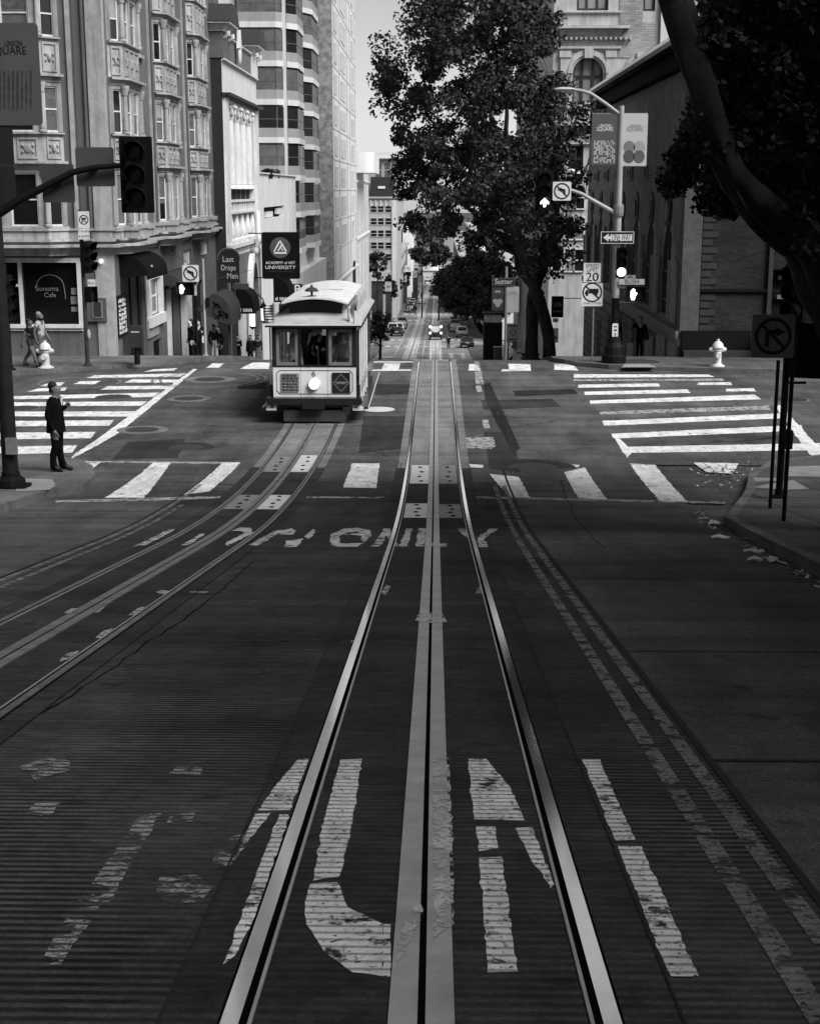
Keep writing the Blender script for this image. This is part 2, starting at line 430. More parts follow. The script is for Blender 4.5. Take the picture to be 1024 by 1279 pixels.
def plates(X, rows):
    for y0, y1, xa, xb, m in rows:
        q = MB(); q.v = []; strip(q, X+xa, X+xb, y0, y1, .0165)
        o = q.build('hatch_plate', m, TR if X == SLOT_R else TL)
        q = MB()
        k = 4 if y1-y0 > 1 else 3
        for i in range(k):
            yy = y0 + (y1-y0)*(i+.5)/k; xx = X+(xa+xb)/2 + (.0 if i % 2 else .04)
            q.add([(xx+.045*math.cos(t*math.pi/4), yy+.08*math.sin(t*math.pi/4), gz(yy)+.0205) for t in range(8)], [list(range(8))])
        q.build('bolt', blackgap, o)
def yr(row): return gp(545, row).y
plates(SLOT_R, [(yr(605), yr(582), -.47, -.1, plate_l), (yr(605), yr(582), .1, .47, plate_d), (yr(648), yr(630), -.47, -.1, plate_l), (yr(648), yr(631), .1, .47, plate_d)])
plates(SLOT_L, [(yr(591), yr(570), .1, .47, plate_l), (yr(591), yr(572), -.47, -.1, plate_d), (yr(638), yr(620), .1, .47, plate_l), (yr(638), yr(620), -.47, -.1, plate_d)])
# ------------------------------------------------------------ painted markings
q = MB()
def bar(*p): patch(q, p, .0225 if False else .006)
# left crosswalk (runs away from the camera on the left)
LB = [((0,574),(0,568),(98,558),(90,566)), ((0,549),(0,542),(100,536),(120,540),(108,546)), ((0,532),(0,526.5),(135,520),(130,527)),
      ((0,520),(0,515),(160,508),(150,514)), ((0,507),(0,502),(182,493),(175,500)), ((15,498),(18,494.5),(198,490.5),(190,496)),
      ((125,486),(135,482),(212,482),(210,486.5)), ((35,489.5),(48,486),(84,484),(78,489)), ((155,477.5),(165,474),(222,474),(228,477)),
      ((110,473),(118,468.5),(232,463),(228,470)), ((180,464.5),(192,461.5),(240,460),(236,463)), ((92,480),(100,476.5),(126,476),(118,480)),
      ((50,482.5),(62,478.5),(80,478),(76,482))]
LB = [((-30,569),(-25,559),(97,556.5),(90,565.5)), ((-30,549.5),(-28,541),(120,539.5),(114,547.5)), ((-30,533),(-28,526.5),(143,525),(137,532)),
      ((-28,520),(-25,514.5),(172,514),(163,520.5)), ((-20,507.5),(-15,503),(184,501.5),(176,507)), ((14,499),(16,495),(200,490.5),(192,496)),
      ((125,487),(136,482.5),(213,482),(210,486)), ((34,489.5),(48,485.5),(84,484),(82,488)), ((155,478),(166,474),(226,474.5),(222,478)),
      ((108,472.5),(118,469),(233,466.5),(226,470.5)), ((180,464.5),(192,461.5),(222,460),(218,463)), ((92,480),(100,476.5),(126,476),(118,480)),
      ((50,482.5),(62,478.5),(82,477.5),(76,482))]
for b_ in LB: bar(*b_)
bar((88,574),(95,566),(242,461),(247,461),(150,540)); 
# right crosswalk
RB = [((692,462),(692,454.5),(714,454.5),(722,463)), ((716,472),(716,467.5),(884,468),(892,471)),
      ((722,484.5),(722,480.5),(822,479),(824,483)), ((730,493.5),(729,489.5),(858,486.5),(862,491)), ((870,481),(872,478),(912,477.5),(914,481)), ((906,489),(906,486),(940,485),(944,489)), ((737,504.5),(736,500.5),(942,493),(950,499)),
      ((754,532),(752,526),(984,516),(988,522)), ((766,548),(763,542),(1000,531),(1002,538)), ((778,566),(774,558.5),(1060,553),(1060,562))]
for b_ in RB: bar(*b_)
bar((783,572),(764,542),(768,542),(790,564)); bar((1015,572),(968,508),(974,506),(1030,566))
# near crosswalk bars
bar((132,622),(192,578),(213,578),(180,622)); bar((230,618),(278,578),(301,578),(262,614)); bar((428,609),(440,579),(474,579),(470,610))
bar((611,592),(648,596),(662,622),(637,621)); bar((704,590),(730,584),(759,625),(722,622)); bar((786,579),(818,581),(859,627),(824,626))
bar((40,582),(46,576),(128,577),(116,585)); bar((866,578),(922,579),(914,592),(882,590))
bar((586,580),(604,581),(603,584.5),(586,584)); bar((708,580),(724,581),(722,584),(712,584))
# far crosswalk
bar((258,459.5),(266,454),(280,454),(274,459.5)); bar((300,461),(316,453),(338,453),(336,461)); bar((476,463),(480,454),(500,454),(498,463)); bar((585,463),(586,455),(596,455),(600,463)); bar((636,463.5),(634,454.5),(662,455),(663,463))
bar((625,464),(628,461.5),(663,461.5),(663,463.5)); bar((464,463.5),(466,461.6),(514,461.6),(514,463.2)); bar((466,453),(468,451.6),(516,451.6),(516,453))
tag(q.build('crosswalk_marking', G_paint), kind='structure')
q = MB()
patch(q, [(70,628),(70,625.5),(250,620.5),(300,619.5),(300,621.5),(180,626)], .006); patch(q, [(300,622),(300,620),(480,621),(480,622.5)], .0062)
patch(q, [(590,622),(590,620.5),(700,622.5),(905,627),(905,629.5),(700,625)], .006)
patch(q, [(68,577),(70,575.5),(300,577.5),(300,580)], .0058)
patch(q, [(594,480),(592,452),(598,452),(604,480)], .006)
patch(q, [(596,490),(594,482),(600,482),(603,490)], .006); patch(q, [(604,535),(602,524),(609,524),(612,535)], .006)
patch(q, [(750,518),(748,514.5),(960,506.5),(962,512)], .006); patch(q, [(716,476),(716,473.8),(902,473),(904,475.8)], .006); patch(q, [(582,560),(580,547),(616,546),(620,561)], .005)
tag(q.build('worn_road_marking', paint_mat('worn line paint', .42, wear=.2, under=.05)), kind='structure')
# edge lines beside the grooved lanes
q = MB()
strip(q, 1.105, 1.19, -20, 27.0, .0095); strip(q, 1.285, 1.365, -20, 27.0, .0095); strip(q, -4.58, -4.5, -20, 27, .0095); strip(q, -4.4, -4.33, -20, 24, .0095)
tag(q.build('lane_edge_line', G_paint_worn), kind='structure')
q = MB(); strip(q, 1.40, 1.44, -20, 29.5, .0098); strip(q, -4.64, -4.61, -20, 29.5, .0098)
for yy, a, b2 in ((10.2, 1.4, 4.3), (14.8, 1.4, 4.3), (23.0, -7.1, -4.6), (6.9, 1.4, 4.3)): strip(q, a, b2, yy, yy+.03, .0099)
tag(q.build('concrete_joint', mat('joint seal', .012, rough=.9)), kind='structure')
# lettering on the slope: far line
q = MB(); h0, h1 = 657, 683
S = lambda *p: patch(q, p, .0105)
S((412,676),(414,668),(430,661),(446,660),(462,663),(464,670),(455,678),(450,675),(453,669),(446,664.5),(432,666),(424,671),(424,677)); S((412,676),(424,677),(424,680),(450,679),(455,678),(446,684),(424,684),(412,681))
S((464,683.5),(479,661),(487,661),(474,683.5)); S((479,661),(487,661),(497,683),(489,683)); S((498,683.5),(507,661),(515,661),(508,683.5))
S((519,683.5),(523,660.5),(532,660.5),(530,683.5)); S((519,683.5),(519.5,680),(558,680),(558,683.5))
S((570,661),(580,661),(593,673),(586,675)); S((622,661),(612,661),(596,673),(604,674)); S((598,684),(596,673),(604,673),(609,684))
S((288,664),(300,659.5),(312,660),(316,666),(300,675),(284,682.5),(280,680.5),(297,671),(306,666),(300,664)); S((311,681),(330,671),(345,663),(353,663),(340,672),(322,683))
S((346,664),(365,660.5),(370,664),(366,668.5),(352,668)); S((357,676),(379,673.5),(371,684),(357,684)); S((380,671),(391,661.5),(396,663.5),(386,674)); S((174,682),(212,662),(219,662),(182,682)); S((226,682),(250,668),(257,667),(236,682))
tag(q.build('road_lettering', paint_mat('letter paint far', .6, ribs=.3, wear=.3, under=.04)), kind='structure')
# near line
q = MB()
S = lambda *p: patch(q, p, .0105)
S((425,951),(452,950),(440,1030),(424,1098),(391,1103),(404,1030)); S((388,1107),(421,1105),(436,1136),(478,1157),(478,1223),(440,1218),(404,1190),(384,1158),(380,1130))
S((478,1157),(488,1158),(488,1224),(478,1223))
S((584,949),(607,950),(636,985),(655,1027),(592,1026)); S((594,1035),(618,1035),(622,1062),(598,1066)); S((598,1074),(626,1073),(647,1217),(610,1218)); S((643,1037),(664,1036),(692,1108),(688,1112),(660,1072))
S((727,951),(748,951),(793,1052),(768,1053)); S((771,1060),(800,1060),(872,1223),(836,1223))
S((372,951),(386,950),(362,1014),(322,1015),(338,992)); S((319,1019),(338,1018),(300,1068),(293,1078)); S((349,1020),(362,1020),(318,1150),(292,1198),(280,1208),(286,1190),(322,1092))
tag(q.build('road_lettering', G_paint_rib), kind='structure')
q = MB()
S = lambda *p: patch(q, p, .0215)
S((494,1215),(500,1170),(527,1118),(527,1150),(512,1185)); S((540,951),(561,951),(567,1120),(566,1160),(540,1180))
S((519,778),(523,768),(539,768),(539,781)); S((543,781),(543,769),(553,769),(558,780))
S((538,684),(538,680),(548,680),(549,684))
tag(q.build('paint_on_slot_rail', paint_mat('paint on steel', .5, wear=.1, under=.3)), kind='structure')
q = MB()
S = lambda *p: patch(q, p, .0105)
S((176,1020),(202,1018),(136,1130),(98,1130)); S((212,1020),(244,1018),(240,1030),(206,1032)); S((290,1048),(318,1040),(284,1088),(254,1090)); S((200,1098),(282,1094),(250,1130),(192,1132)); S((24,960),(60,948),(88,952),(86,965),(44,976)); S((34,1018),(44,1006),(76,1004),(60,1026)); S((212,968),(222,960),(253,960),(250,972)); S((90,1138),(126,1134),(76,1208),(44,1214))
tag(q.build('faded_road_lettering', G_faint), kind='structure')
# small dashes on the left track
q = MB()
for p in [((80,767),(90,761),(113,761),(103,767)), ((103,767),(113,761),(134,757),(124,766)), ((40,796),(52,787),(80,784),(66,796)), ((0,820),(14,810),(40,812),(12,826)), ((118,757),(130,752),(155,742),(146,749)), ((160,770),(170,762),(182,758),(174,769)), ((118,799),(128,790),(142,786),(130,798)), ((74,828),(84,818),(100,814),(90,824)), ((195,741),(200,738),(212,739),(205,744)), ((236,741),(238,740),(260,740),(258,741.5)), ((166,684),(206,664),(218,661),(180,680))]: patch(q, p, .0105)
for p in [((438,802),(446,800),(455,798),(446,818)), ((476,742),(482,732),(488,733),(482,745)), ((594,742),(600,730),(606,736),(602,742))]: patch(q, p, .0105)
tag(q.build('paint_dash', paint_mat('dash paint', .5, ribs=.5, wear=.2, under=.04)), kind='structure')
# far street markings beyond the crest
q = MB()
def wbar(x0, x1, y0, y1): strip(q, x0, x1, y0, y1, .02)
for x in (-6.6, -6.0, -5.2, -4.6): pass
wbar(-6.9, -4.9, 166, 169); wbar(1.6, 2.1, 164, 176); wbar(3.0, 3.5, 164, 176); wbar(1.6, 4.2, 160, 162)
strip(q, -5.0, -4.88, 172, 278, .02); strip(q, -1.65, -1.5, 168, 276, .02); strip(q, 1.75, 1.9, 190, 276, .02)
for y0, y1 in ((190,194),(209,213),(288,292),(314,319)):
    for k in range(9): wbar(-6.8+k*1.25, -6.1+k*1.25, y0, y1)
for y0, y1 in ((276,279),(321,324),(335,338)): strip(q, -7, 4.2, y0, y0+.5, .021)
tag(q.build('far_road_marking', G_paint_old), kind='structure')
for nm, v_, polys in (('asphalt_patch', .034, [[(600,500),(690,498),(700,508),(604,512)], [(454,520),(512,520),(508,560),(448,566)], [(604,540),(640,538),(650,590),(612,586)], [(470,480),(516,480),(514,492),(468,494)], [(160,552),(232,548),(222,572),(140,574)]]),
                      ('asphalt_patch', .085, [[(290,545),(352,545),(346,557),(282,557)], [(622,470),(700,470),(704,476),(624,476)], [(604,513),(740,518),(742,524),(604,520)], [(250,585),(330,588),(300,612),(236,612)], [(474,462),(516,462),(515,470),(473,470)]]),
                      ('asphalt_patch', .022, [[(604,480),(612,478),(650,560),(640,566),(606,500)], [(300,478),(334,478),(332,486),(296,486)], [(640,488),(716,486),(722,492),(644,495)]])):
    q = MB()
    for p in polys: patch(q, p, .0042 if v_ > .05 else .0037 if v_ > .03 else .0046)
    tag(q.build(nm, ground_mat('patch asphalt %.3f' % v_, v_, patchy=.3, pit=.3)), kind='structure')
q = MB()
def crack(pts, w=.018):
    W = [gp(a, b) for a, b in pts]; P_ = []
    for i in range(len(W)-1):
        k = max(2, int((W[i+1]-W[i]).length/.25))
        for j in range(k): t = j/k; p = W[i]+(W[i+1]-W[i])*t; P_.append((p.x+rj.gauss(0,.012), p.y+rj.gauss(0,.012)))
    for i in range(len(P_)-1):
        a, b = Vector(P_[i]), Vector(P_[i+1]); d = (b-a).normalized(); n_ = Vector((-d.y, d.x))*w*rj.uniform(.5,1.3)
        wpatch(q, [tuple(a+n_), tuple(a-n_), tuple(b-n_), tuple(b+n_)], .0128)
for c_ in ([(0,658),(160,655),(250,660)], [(232,532),(300,520),(340,505)], [(640,566),(720,578),(900,584)], [(320,700),(250,760),(120,850),(30,905)], [(300,735),(420,740)], [(120,740),(240,745),(340,735)], [(476,566),(500,580),(506,600)], [(700,600),(720,650),(760,690)]): crack(c_, .006)
tag(q.build('tar_crack', mat('tar crack', .008, rough=.9, spec=.05)), kind='structure')
# ------------------------------------------------------------ pavements with kerbs
def pavement(name, poly, m=G_walk, h=.15, kerb=.16, top=None):
    """poly: plan outline (ccw); follows the street profile"""
    q = MB(); y0 = min(p[1] for p in poly); y1 = max(p[1] for p in poly)
    ys = ylist(y0, y1)
    for i in range(len(ys)-1):
        P = clip(clip(poly, ys[i], True), ys[i+1], False)
        if len(P) >= 3: q.add([(x, y, gz(y)+h) for x, y in P], [list(range(len(P)))])
    o = q.build(name, m); tag(o, kind='structure')
    q = MB(); n = len(poly)
    for i in range(n):
        a, b = Vector(poly[i]), Vector(poly[(i+1) % n]); L = (b-a).length; k = max(1, int(L/.5)) if L < 60 else max(1, int(L/3))
        d = (b-a).normalized(); nn = Vector((-d.y, d.x))
        vs = []; fs = []
        for j in range(k+1):
            p = a + (b-a)*(j/k); g = gz(p.y); w = p + nn*kerb
            vs += [(p.x, p.y, g-.03), (p.x, p.y, g+h+.004), (w.x, w.y, gz(w.y)+h+.004)]
        for j in range(k): fs += [[3*j, 3*j+1, 3*j+4, 3*j+3], [3*j+1, 3*j+2, 3*j+5, 3*j+4]]
        q.add(vs, fs)
    q.build('kerb', G_kerb, o, loc=(0,0,0)).parent = o
    return o
def arc(cx, cy, r, a0, a1, n=10): return [(cx+r*math.cos(R(a0+(a1-a0)*i/n)), cy+r*math.sin(R(a0+(a1-a0)*i/n))) for i in range(n+1)]
# near left corner: edge traced from its outline on the ground
pl = [gp(a, b) for a, b in ((0,642),(60,622),(105,616),(120,602),(116,590),(100,582),(70,578),(30,576))]
near_left = [(-90, -20), (CL, -20), (CL, pl[0].y-1.5)] + [(p.x, p.y) for p in pl] + [(-12, YN), (-90, YN)]
pavement('pavement', near_left)
pr = [gp(a, b) for a, b in ((1024,722),(904,657),(930,622),(935,600),(962,584),(1024,576))]
near_right = [(90, -20), (90, YN)] + [(12, YN)] + [(p.x, p.y) for p in reversed(pr)] + [(CR, pr[0].y-1.5), (CR, -20)]
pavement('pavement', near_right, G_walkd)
pf = [gp(a, b) for a, b in ((262,449.5),(250,452.3),(225,455.2),(180,458.3),(100,464),(0,471))]
far_left = [(-90, 62), (-90, pf[-1].y-.4), (-16, pf[-1].y-.2)] + [(p.x, p.y) for p in reversed(pf)] + [(CL-.2, 55), (CL, 58), (CL, 194), (-90, 194)]
pavement('pavement', far_left)
pg = [gp(a, b) for a, b in ((690,452),(720,457.5),(760,461),(850,464.5),(900,466),(1024,468))]
far_right = [(CR, 194), (CR, 57), (CR, 54)] + [(p.x, p.y) for p in pg] + [(90, pg[-1].y-.3), (90, 194)]
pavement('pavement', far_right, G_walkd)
for y0, y1 in ((208, 294), (314, 700)):
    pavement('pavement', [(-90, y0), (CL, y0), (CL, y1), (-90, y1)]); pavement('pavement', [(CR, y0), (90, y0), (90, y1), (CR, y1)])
q = MB()
for a in (((0,606),(42,600),(72,602),(70,612),(30,618),(0,622)),): patch(q, a, .156)
q2 = MB()
for a, b in (((0,598),(70,601)),):
    pass
# kerb ramp panels and slabs that differ from the paving round them
q = MB()
def wp(m, pts, dz):
    W = [gp(a, b, .15) for a, b in pts]; wpatch(m, [(p.x, p.y) for p in W], dz)
wp(q, [(24,598),(66,599),(70,606),(62,612),(20,614)], .156); wp(q, [(985,583),(1024,582),(1024,596),(984,595)], .156); wp(q, [(940,597),(975,597),(972,601),(944,602)], .156); wp(q, [(952,716-110),(990,600),(1010,611),(980,612),(940,609)], .156)
wp(q, [(776,459),(780,455),(810,455),(820,459)], .156)
tag(q.build('pavement_slab', mat('pale slab', .24, var=.3, scale=3)), kind='structure')
q = MB()
for y in np.arange(4, 30, 1.55): q.add([(CR+.2, y, gz(y)+.1535), (9, y, gz(y)+.1535), (9, y+.02, gz(y+.02)+.1535), (CR+.2, y+.02, gz(y+.02)+.1535)], [[0,1,2,3]])
for x in (5.6, 7.2): strip(q, x, x+.02, -10, 30, .1535)
tag(q.build('pavement_joint', mat('joint seal', .02)), kind='structure')
# manhole covers
def manhole(px, py, r, label, m=iron, ring=.22, grp='manhole covers in the crossing', open_ring=True):
    c = gp(px, py)
    o = thing('manhole_cover', (c.x, c.y, c.z), label, 'manhole cover', grp)
    q = MB(); z = .009
    prof = [(r, 0.0), (r, z), (r*.92, z+.004), (r*.86, z), (0.02, z)]
    q.lathe(c, prof, 24); q.build('cover', m, o)
    q = MB(); q.lathe(c, [(r+ring, 0), (r+ring, .0075), (r+.01, .0075)], 28); q.build('collar', ground_mat('patch concrete' if open_ring else 'patch asphalt dark', .15 if open_ring else .04), o)
    return o
manhole(178,537,.42,'iron manhole cover with pale round collar, nearest the corner bulb on the left')
manhole(236,498,.42,'iron manhole cover with wide pale collar, middle of three left of the cable car')
manhole(262,474,.5,'iron manhole cover inside double painted rings, left of the cable car',ring=.35)
manhole(142,496,.5,'black iron manhole cover lying across the left crosswalk bars',ring=.03)
manhole(28,510,.45,'dark iron manhole cover at the left end of the left crosswalk',ring=.03)
manhole(665,584,.52,'large manhole cover ringed by dark patched asphalt right of the tracks',ring=.4, open_ring=False)
manhole(228+5,560-1,.4,'worn manhole cover set in a dark square patch near the left crosswalk',ring=.25, open_ring=False)
manhole(986,499,.5,'black manhole cover behind the right-hand sign posts',ring=.05)
manhole(472,511.5,.46,'bright polished manhole cover beside the cable car',m=plate_l,ring=.02)
manhole(795,457.6,.8,'dark oval utility cover on the far right pavement',m=iron,ring=.02).location.z += .15
q = MB()
for (px, py, rx, ry) in ((262,474,1.5,1.7),(262,474,1.75,2.0),(100,478,1.2,1.4)):
    c = gp(px, py); n = 30; vs = []
    for k in range(n):
        t = 2*math.pi*k/n
        for rr in (0, .09): vs.append((c.x+(rx+rr)*math.cos(t), c.y+(ry+rr)*math.sin(t), gz(c.y+(ry+rr)*math.sin(t))+.0065))
    q.add(vs, [[2*k, 2*k+1, 2*((k+1)%n)+1, 2*((k+1)%n)] for k in range(n)])
tag(q.build('painted_ring', paint_mat('ring paint', .2, wear=.3, under=.06)), kind='structure')
# litter along the right kerb
r2 = random.Random(3); q = MB(); qa = MB()
def leaf(m, x, y, z, s):
    a = r2.uniform(0, 6.3); t = r2.uniform(-.5, .5); t2 = r2.uniform(-.4, .4)
    u = Vector((math.cos(a), math.sin(a), t))*s; v = Vector((-math.sin(a), math.cos(a), t2))*s*.55; c = Vector((x, y, z+.02))
    m.add([c-u, c-u*.2+v, c+u, c-u*.2-v], [[0,1,2,3]])
for k in range(520):
    b2 = r2.random()
    if b2 < .5:
        c = gp(r2.gauss(905,22), r2.gauss(594,10)); 
    else:
        px = r2.uniform(865, 1024); c = gp(px, 640+ (px-890)*.58 + 14 + r2.gauss(0, 5))
    leaf(q if r2.random() < .75 else qa, c.x, c.y, c.z, r2.uniform(.02, .06))
tag(q.build('fallen_leaves', mat('dead leaves', .07, var=.6, scale=20)), 'dry leaves gathered in the gutter at the right kerb', 'leaves', kind='stuff')
tag(qa.build('scattered_paper', mat('torn paper', .45, var=.4, scale=20)), 'pale scraps of paper among the leaves in the right gutter', 'litter', kind='stuff')
def scrap(px, py, L, W, a, label):
    c = gp(px, py); q = MB(); m = Matrix.Translation(c+Vector((0,0,.03))) @ Euler((.15, .1, a)).to_matrix().to_4x4()
    pts = [(-L,-W*.5,0),(-L*.3,-W,.03),(L*.4,-W*.7,.0),(L,-W*.2,.03),(L*.7,W,.0),(-.1*L,W*.7,.05),(-L*.9,W*.6,.01)]
    q.add([m @ Vector(p) for p in pts], [list(range(7))]); q.add([m @ Vector((p[0],p[1],p[2]-.012)) for p in pts], [list(reversed(range(7)))])
    tag(q.build('paper_scrap', mat('crumpled paper', .5, var=.3, scale=9), loc=c), label, 'litter', 'paper scraps in the right gutter')
scrap(899,674,.14,.05,.2,'pale crumpled wrapper lying alone off the kerb corner')
scrap(940,692,.13,.04,.0,'long white paper strip beside the right kerb')
scrap(964,703,.09,.06,.9,'folded white paper scrap standing up in the right gutter')
scrap(893,657,.12,.05,.1,'white paper scrap at the point of the right kerb')
scrap(942,703,.1,.04,.1,'grey flattened scrap just left of the folded white one')
# ============================================================ buildings: helpers
pane_d = glass('window glass dark', .012, rough=.06, spec=.6)
pane_m = glass('window glass with blind', .10, rough=.25, var=.5, scale=.9)
pane_l = glass('window glass pale', .22, rough=.3, var=.4, scale=.5)
w_white = mat('white window paint', .62, rough=.5, var=.12, scale=3, stain=.25)
trim_w = mat('pale stone trim', .34, rough=.7, var=.22, scale=2.5, stain=.5, bump=.25, bscale=14)
stucco = mat('grey stucco', .125, rough=.85, var=.14, scale=.8, stain=.25, bump=.2, bscale=40)
stucco_d = mat('dark grey stucco', .085, rough=.85, var=.16, scale=.9, stain=.2, bump=.2, bscale=40)
stucco_b = mat('ground floor stucco', .11, rough=.8, var=.18, scale=.9, stain=.3, bump=.2, bscale=40)
canvas_k = mat('black canvas', .006, rough=.9, var=.3, scale=4, spec=.08)
black_p = mat('black paint', .006, rough=.6, var=.3, scale=6, spec=.12)
dark_p = mat('dark grey paint', .03, rough=.5, var=.3, scale=6)
mid_p = mat('grey painted metal', .18, rough=.45, var=.2, scale=6)
pale_p = mat('pale grey metal', .4, rough=.5, var=.2, scale=5, stain=.3)
white_p = mat('white enamel', .72, rough=.45, var=.12, scale=6, stain=.15)
void_m = mat('dark interior', .006, rough=.9)
ROTL, ROTR = math.pi/2, -math.pi/2
def window_proto(w, h, pane, frame=w_white, fw=.06, mull=(), rails=(.5,), depth=.06):
    """frame object with a pane child, centred bottom at origin, outward -y"""
    q = MB(); d0, d1 = -.02, depth
    q.box(-w/2, w/2, d0, d1, 0, fw); q.box(-w/2, w/2, d0, d1, h-fw, h)
    q.box(-w/2, -w/2+fw, d0, d1, fw, h-fw); q.box(w/2-fw, w/2, d0, d1, fw, h-fw)
    for a in rails: q.box(-w/2+fw, w/2-fw, d0+.012, d1-.004, h*a-fw*.45, h*a+fw*.45)
    for a in mull: q.box(-w/2+w*a-fw*.4, -w/2+w*a+fw*.4, d0+.006, d1-.002, fw, h-fw)
    f = q.build('window', frame, None, loc=(0,0,0)); col.objects.unlink(f)
    p = MB(); p.box(-w/2+fw*.5, w/2-fw*.5, depth*.45, depth*.45+.02, fw*.5, h-fw*.5); o = p.build('pane', pane, f, local=True); col.objects.unlink(o)
    return f
def place(proto, parent, loc, rz, name=None):
    c = inst(proto, parent, loc, rz)
    if name: c.name = name
    return c
def band(q, x0, x1, y, prof): pass
def mitres(pts, side=1):
    """outward mitre vectors for an open plan polyline; outward = right of travel * side"""
    P = [Vector(p) for p in pts]; out = []
    for i, p in enumerate(P):
        ns = []
        if i > 0: d = (P[i]-P[i-1]).normalized(); ns.append(Vector((d.y, -d.x))*side)
        if i < len(P)-1: d = (P[i+1]-P[i]).normalized(); ns.append(Vector((d.y, -d.x))*side)
        if len(ns) == 1: m = ns[0]
        else: m = (ns[0]+ns[1]); m = m / max(.3, m.dot(ns[0]))
        out.append((p.x, p.y, m.x, m.y))
    return out
def mould(q, pts, z0, z1, proj, steps=3):
    """stepped moulding along a plan polyline (outward = right of travel)"""
    path = mitres(pts); h = (z1-z0)/steps; prof = [(-.05, z0)]
    for i in range(steps):
        o = proj*(i+1)/steps*(.55 if i < steps-1 else 1.0); prof += [(o, z0+h*i), (o, z0+h*(i+1)-.004)]
    prof += [(-.05, z1)]
    q.sweep(prof, path)
def zz(row, Y): return at(150, row, Y).z
# ============================================================ corner building
CB = thing('corner_building', (-11.75, 52, -5.9), 'grey stucco corner building with ornate pale bay windows above a cafe', 'building')
FL = [(zz(282, 52), zz(216, 52)), (zz(165, 52), zz(108, 52)), (zz(46, 52), zz(-11, 52)), (zz(46, 52)+3.42, zz(-11, 52)+3.42)]
XW, YB, Y1 = -11.75, 52.0, 77.0
ZB, ZT = -11.0, 14.0
BAYS = (53.0, 61.1, 69.2)
q = MB()
# Bush side
bz0 = -7.0
q.wall((-45, YB, bz0), X_, 45+XW, ZT-bz0, [(45-15.95, 45-12.95, zz(405,52)-bz0, zz(328,52)-bz0)] , -Y_, .35)
# street side above: single windows between bays
holes = []
for b in BAYS:
    for lo, hi in FL: holes.append((b+4.75-YB, b+5.95-YB, lo-ZB, hi-ZB))
gh = [(53.4-YB, 57.9-YB, .5, zz(347,55)-ZB), (58.5-YB, 60.9-YB, zz(392,60)-ZB, zz(347,60)-ZB), (62.7-YB, 66.4-YB, 1.0, zz(358,64)-ZB), (67.2-YB, 72.5-YB, .5, zz(352,70)-ZB), (59.2-YB, 61-YB, zz(448,60)-ZB, zz(424,60)-ZB), (67.2-YB,69.2-YB, zz(331,68)-ZB, zz(312,68)-ZB), (72.0-YB,74.6-YB, zz(318,73)-ZB, zz(302,73)-ZB)]
q.wall((XW, YB, ZB), Y_, Y1-YB, ZT-ZB, holes+gh, X_, .28)
q.build('wall', stucco, CB)
q = MB(); q.box(-44.9, XW-.32, YB+.4, Y1-.1, ZB, ZT-.05); q.build('inner_core', void_m, CB)
q = MB(); q.quad((-44.9, Y1, ZB),(XW, Y1, ZB),(XW, Y1, ZT),(-44.9, Y1, ZT)); q.quad((-45,YB,ZT),(XW,YB,ZT),(XW,Y1,ZT),(-45,Y1,ZT)); q.build('rear_wall', stucco, CB)
# ground floor facing set 3 mm proud (darker stucco), with plinth
q = MB()
q.wall((-45, YB-.012, bz0), X_, 45+XW+.012, zz(322,52)-bz0, [(45-16.05, 45-12.85, zz(412,52)-bz0, zz(322.5,52)-bz0)], -Y_, .01)
q.wall((XW+.012, YB-.012, ZB), Y_, Y1-YB, zz(322,52)-ZB, [(h[0]-.0, h[1]+.0, h[2], h[3]) for h in gh], X_, .01)
q.build('ground_floor_wall', stucco_b, CB)
q = MB(); q.box(XW-.55, XW+.05, YB-.06, YB+.45, ZB, zz(319,52)); q.build('corner_pier', trim_w, CB)
for bx in [(XW-.5, XW+.06, YB-.07, YB+.4), (-12.95, -12.8, YB-.08, YB)] + [(XW-.05, XW+.10, b-.75, b-.3) for b in BAYS if b > 54]:
    q = MB(); q.box(*bx, zz(285,52), ZT-.1); q.build('pilaster', trim_w, CB)
q = MB(); q.box(-12.72, XW-.56, YB-.03, YB-.001, zz(284,52), ZT-.2); q.build('flat_panel', mat('smooth grey panel', .105, var=.1, scale=.7, stain=.2), CB)
for x, y, zb in ((XW+.14, 60.47, 322), (XW+.14, 68.57, 322), (XW-.62, YB-.07, 318)):
    q = MB(); q.cyl((x, y, zz(zb,52)), (x, y, ZT-.2), .06, n=8); q.build('downpipe', stucco_d, CB)
# main cornice over the ground floor + base band with pedestals
bayf = lambda b: [(XW, b), (XW+.45, b+.5), (XW+.45, b+3.3), (XW, b+3.8)]
bushbay = [(-17.2, YB), (-16.65, YB-.6), (-13.78, YB-.6), (-13.22, YB)]
plan = [(-45, YB)] + bushbay + [(XW, YB)]
plan2 = [(XW, YB)]
for b in BAYS: plan2 += bayf(b)
plan2 += [(XW, Y1)]
full = plan + plan2[1:]
q = MB(); mould(q, full, zz(319,52), zz(305,52), .42, 4); mould(q, full, zz(305,52)+.002, zz(298,52), .2, 2); q.build('cornice', trim_w, CB)
q = MB(); q.sweep([(-.05, zz(298,52)), (.10, zz(298,52)), (.10, zz(288,52)), (.16, zz(288,52)), (.16, zz(285,52)), (-.05, zz(285,52))], mitres(full))
for b in BAYS:
    for y in (b-.55, b+.45, b+3.35): 
        x = XW + (.02 if y < b else .42)
        q.box(x-.1, x+.3, y-.3, y+.3, zz(299,52), zz(289,52)); q.box(x-.1, x+.36, y-.36, y+.36, zz(289,52)+.002, zz(285,52)+.01)
q.build('base_band', trim_w, CB)
blind_a = mat('window blind pale', .26, rough=.8, var=.15, scale=3); blind_b = mat('window curtain grey', .09, rough=.9, var=.5, scale=7)
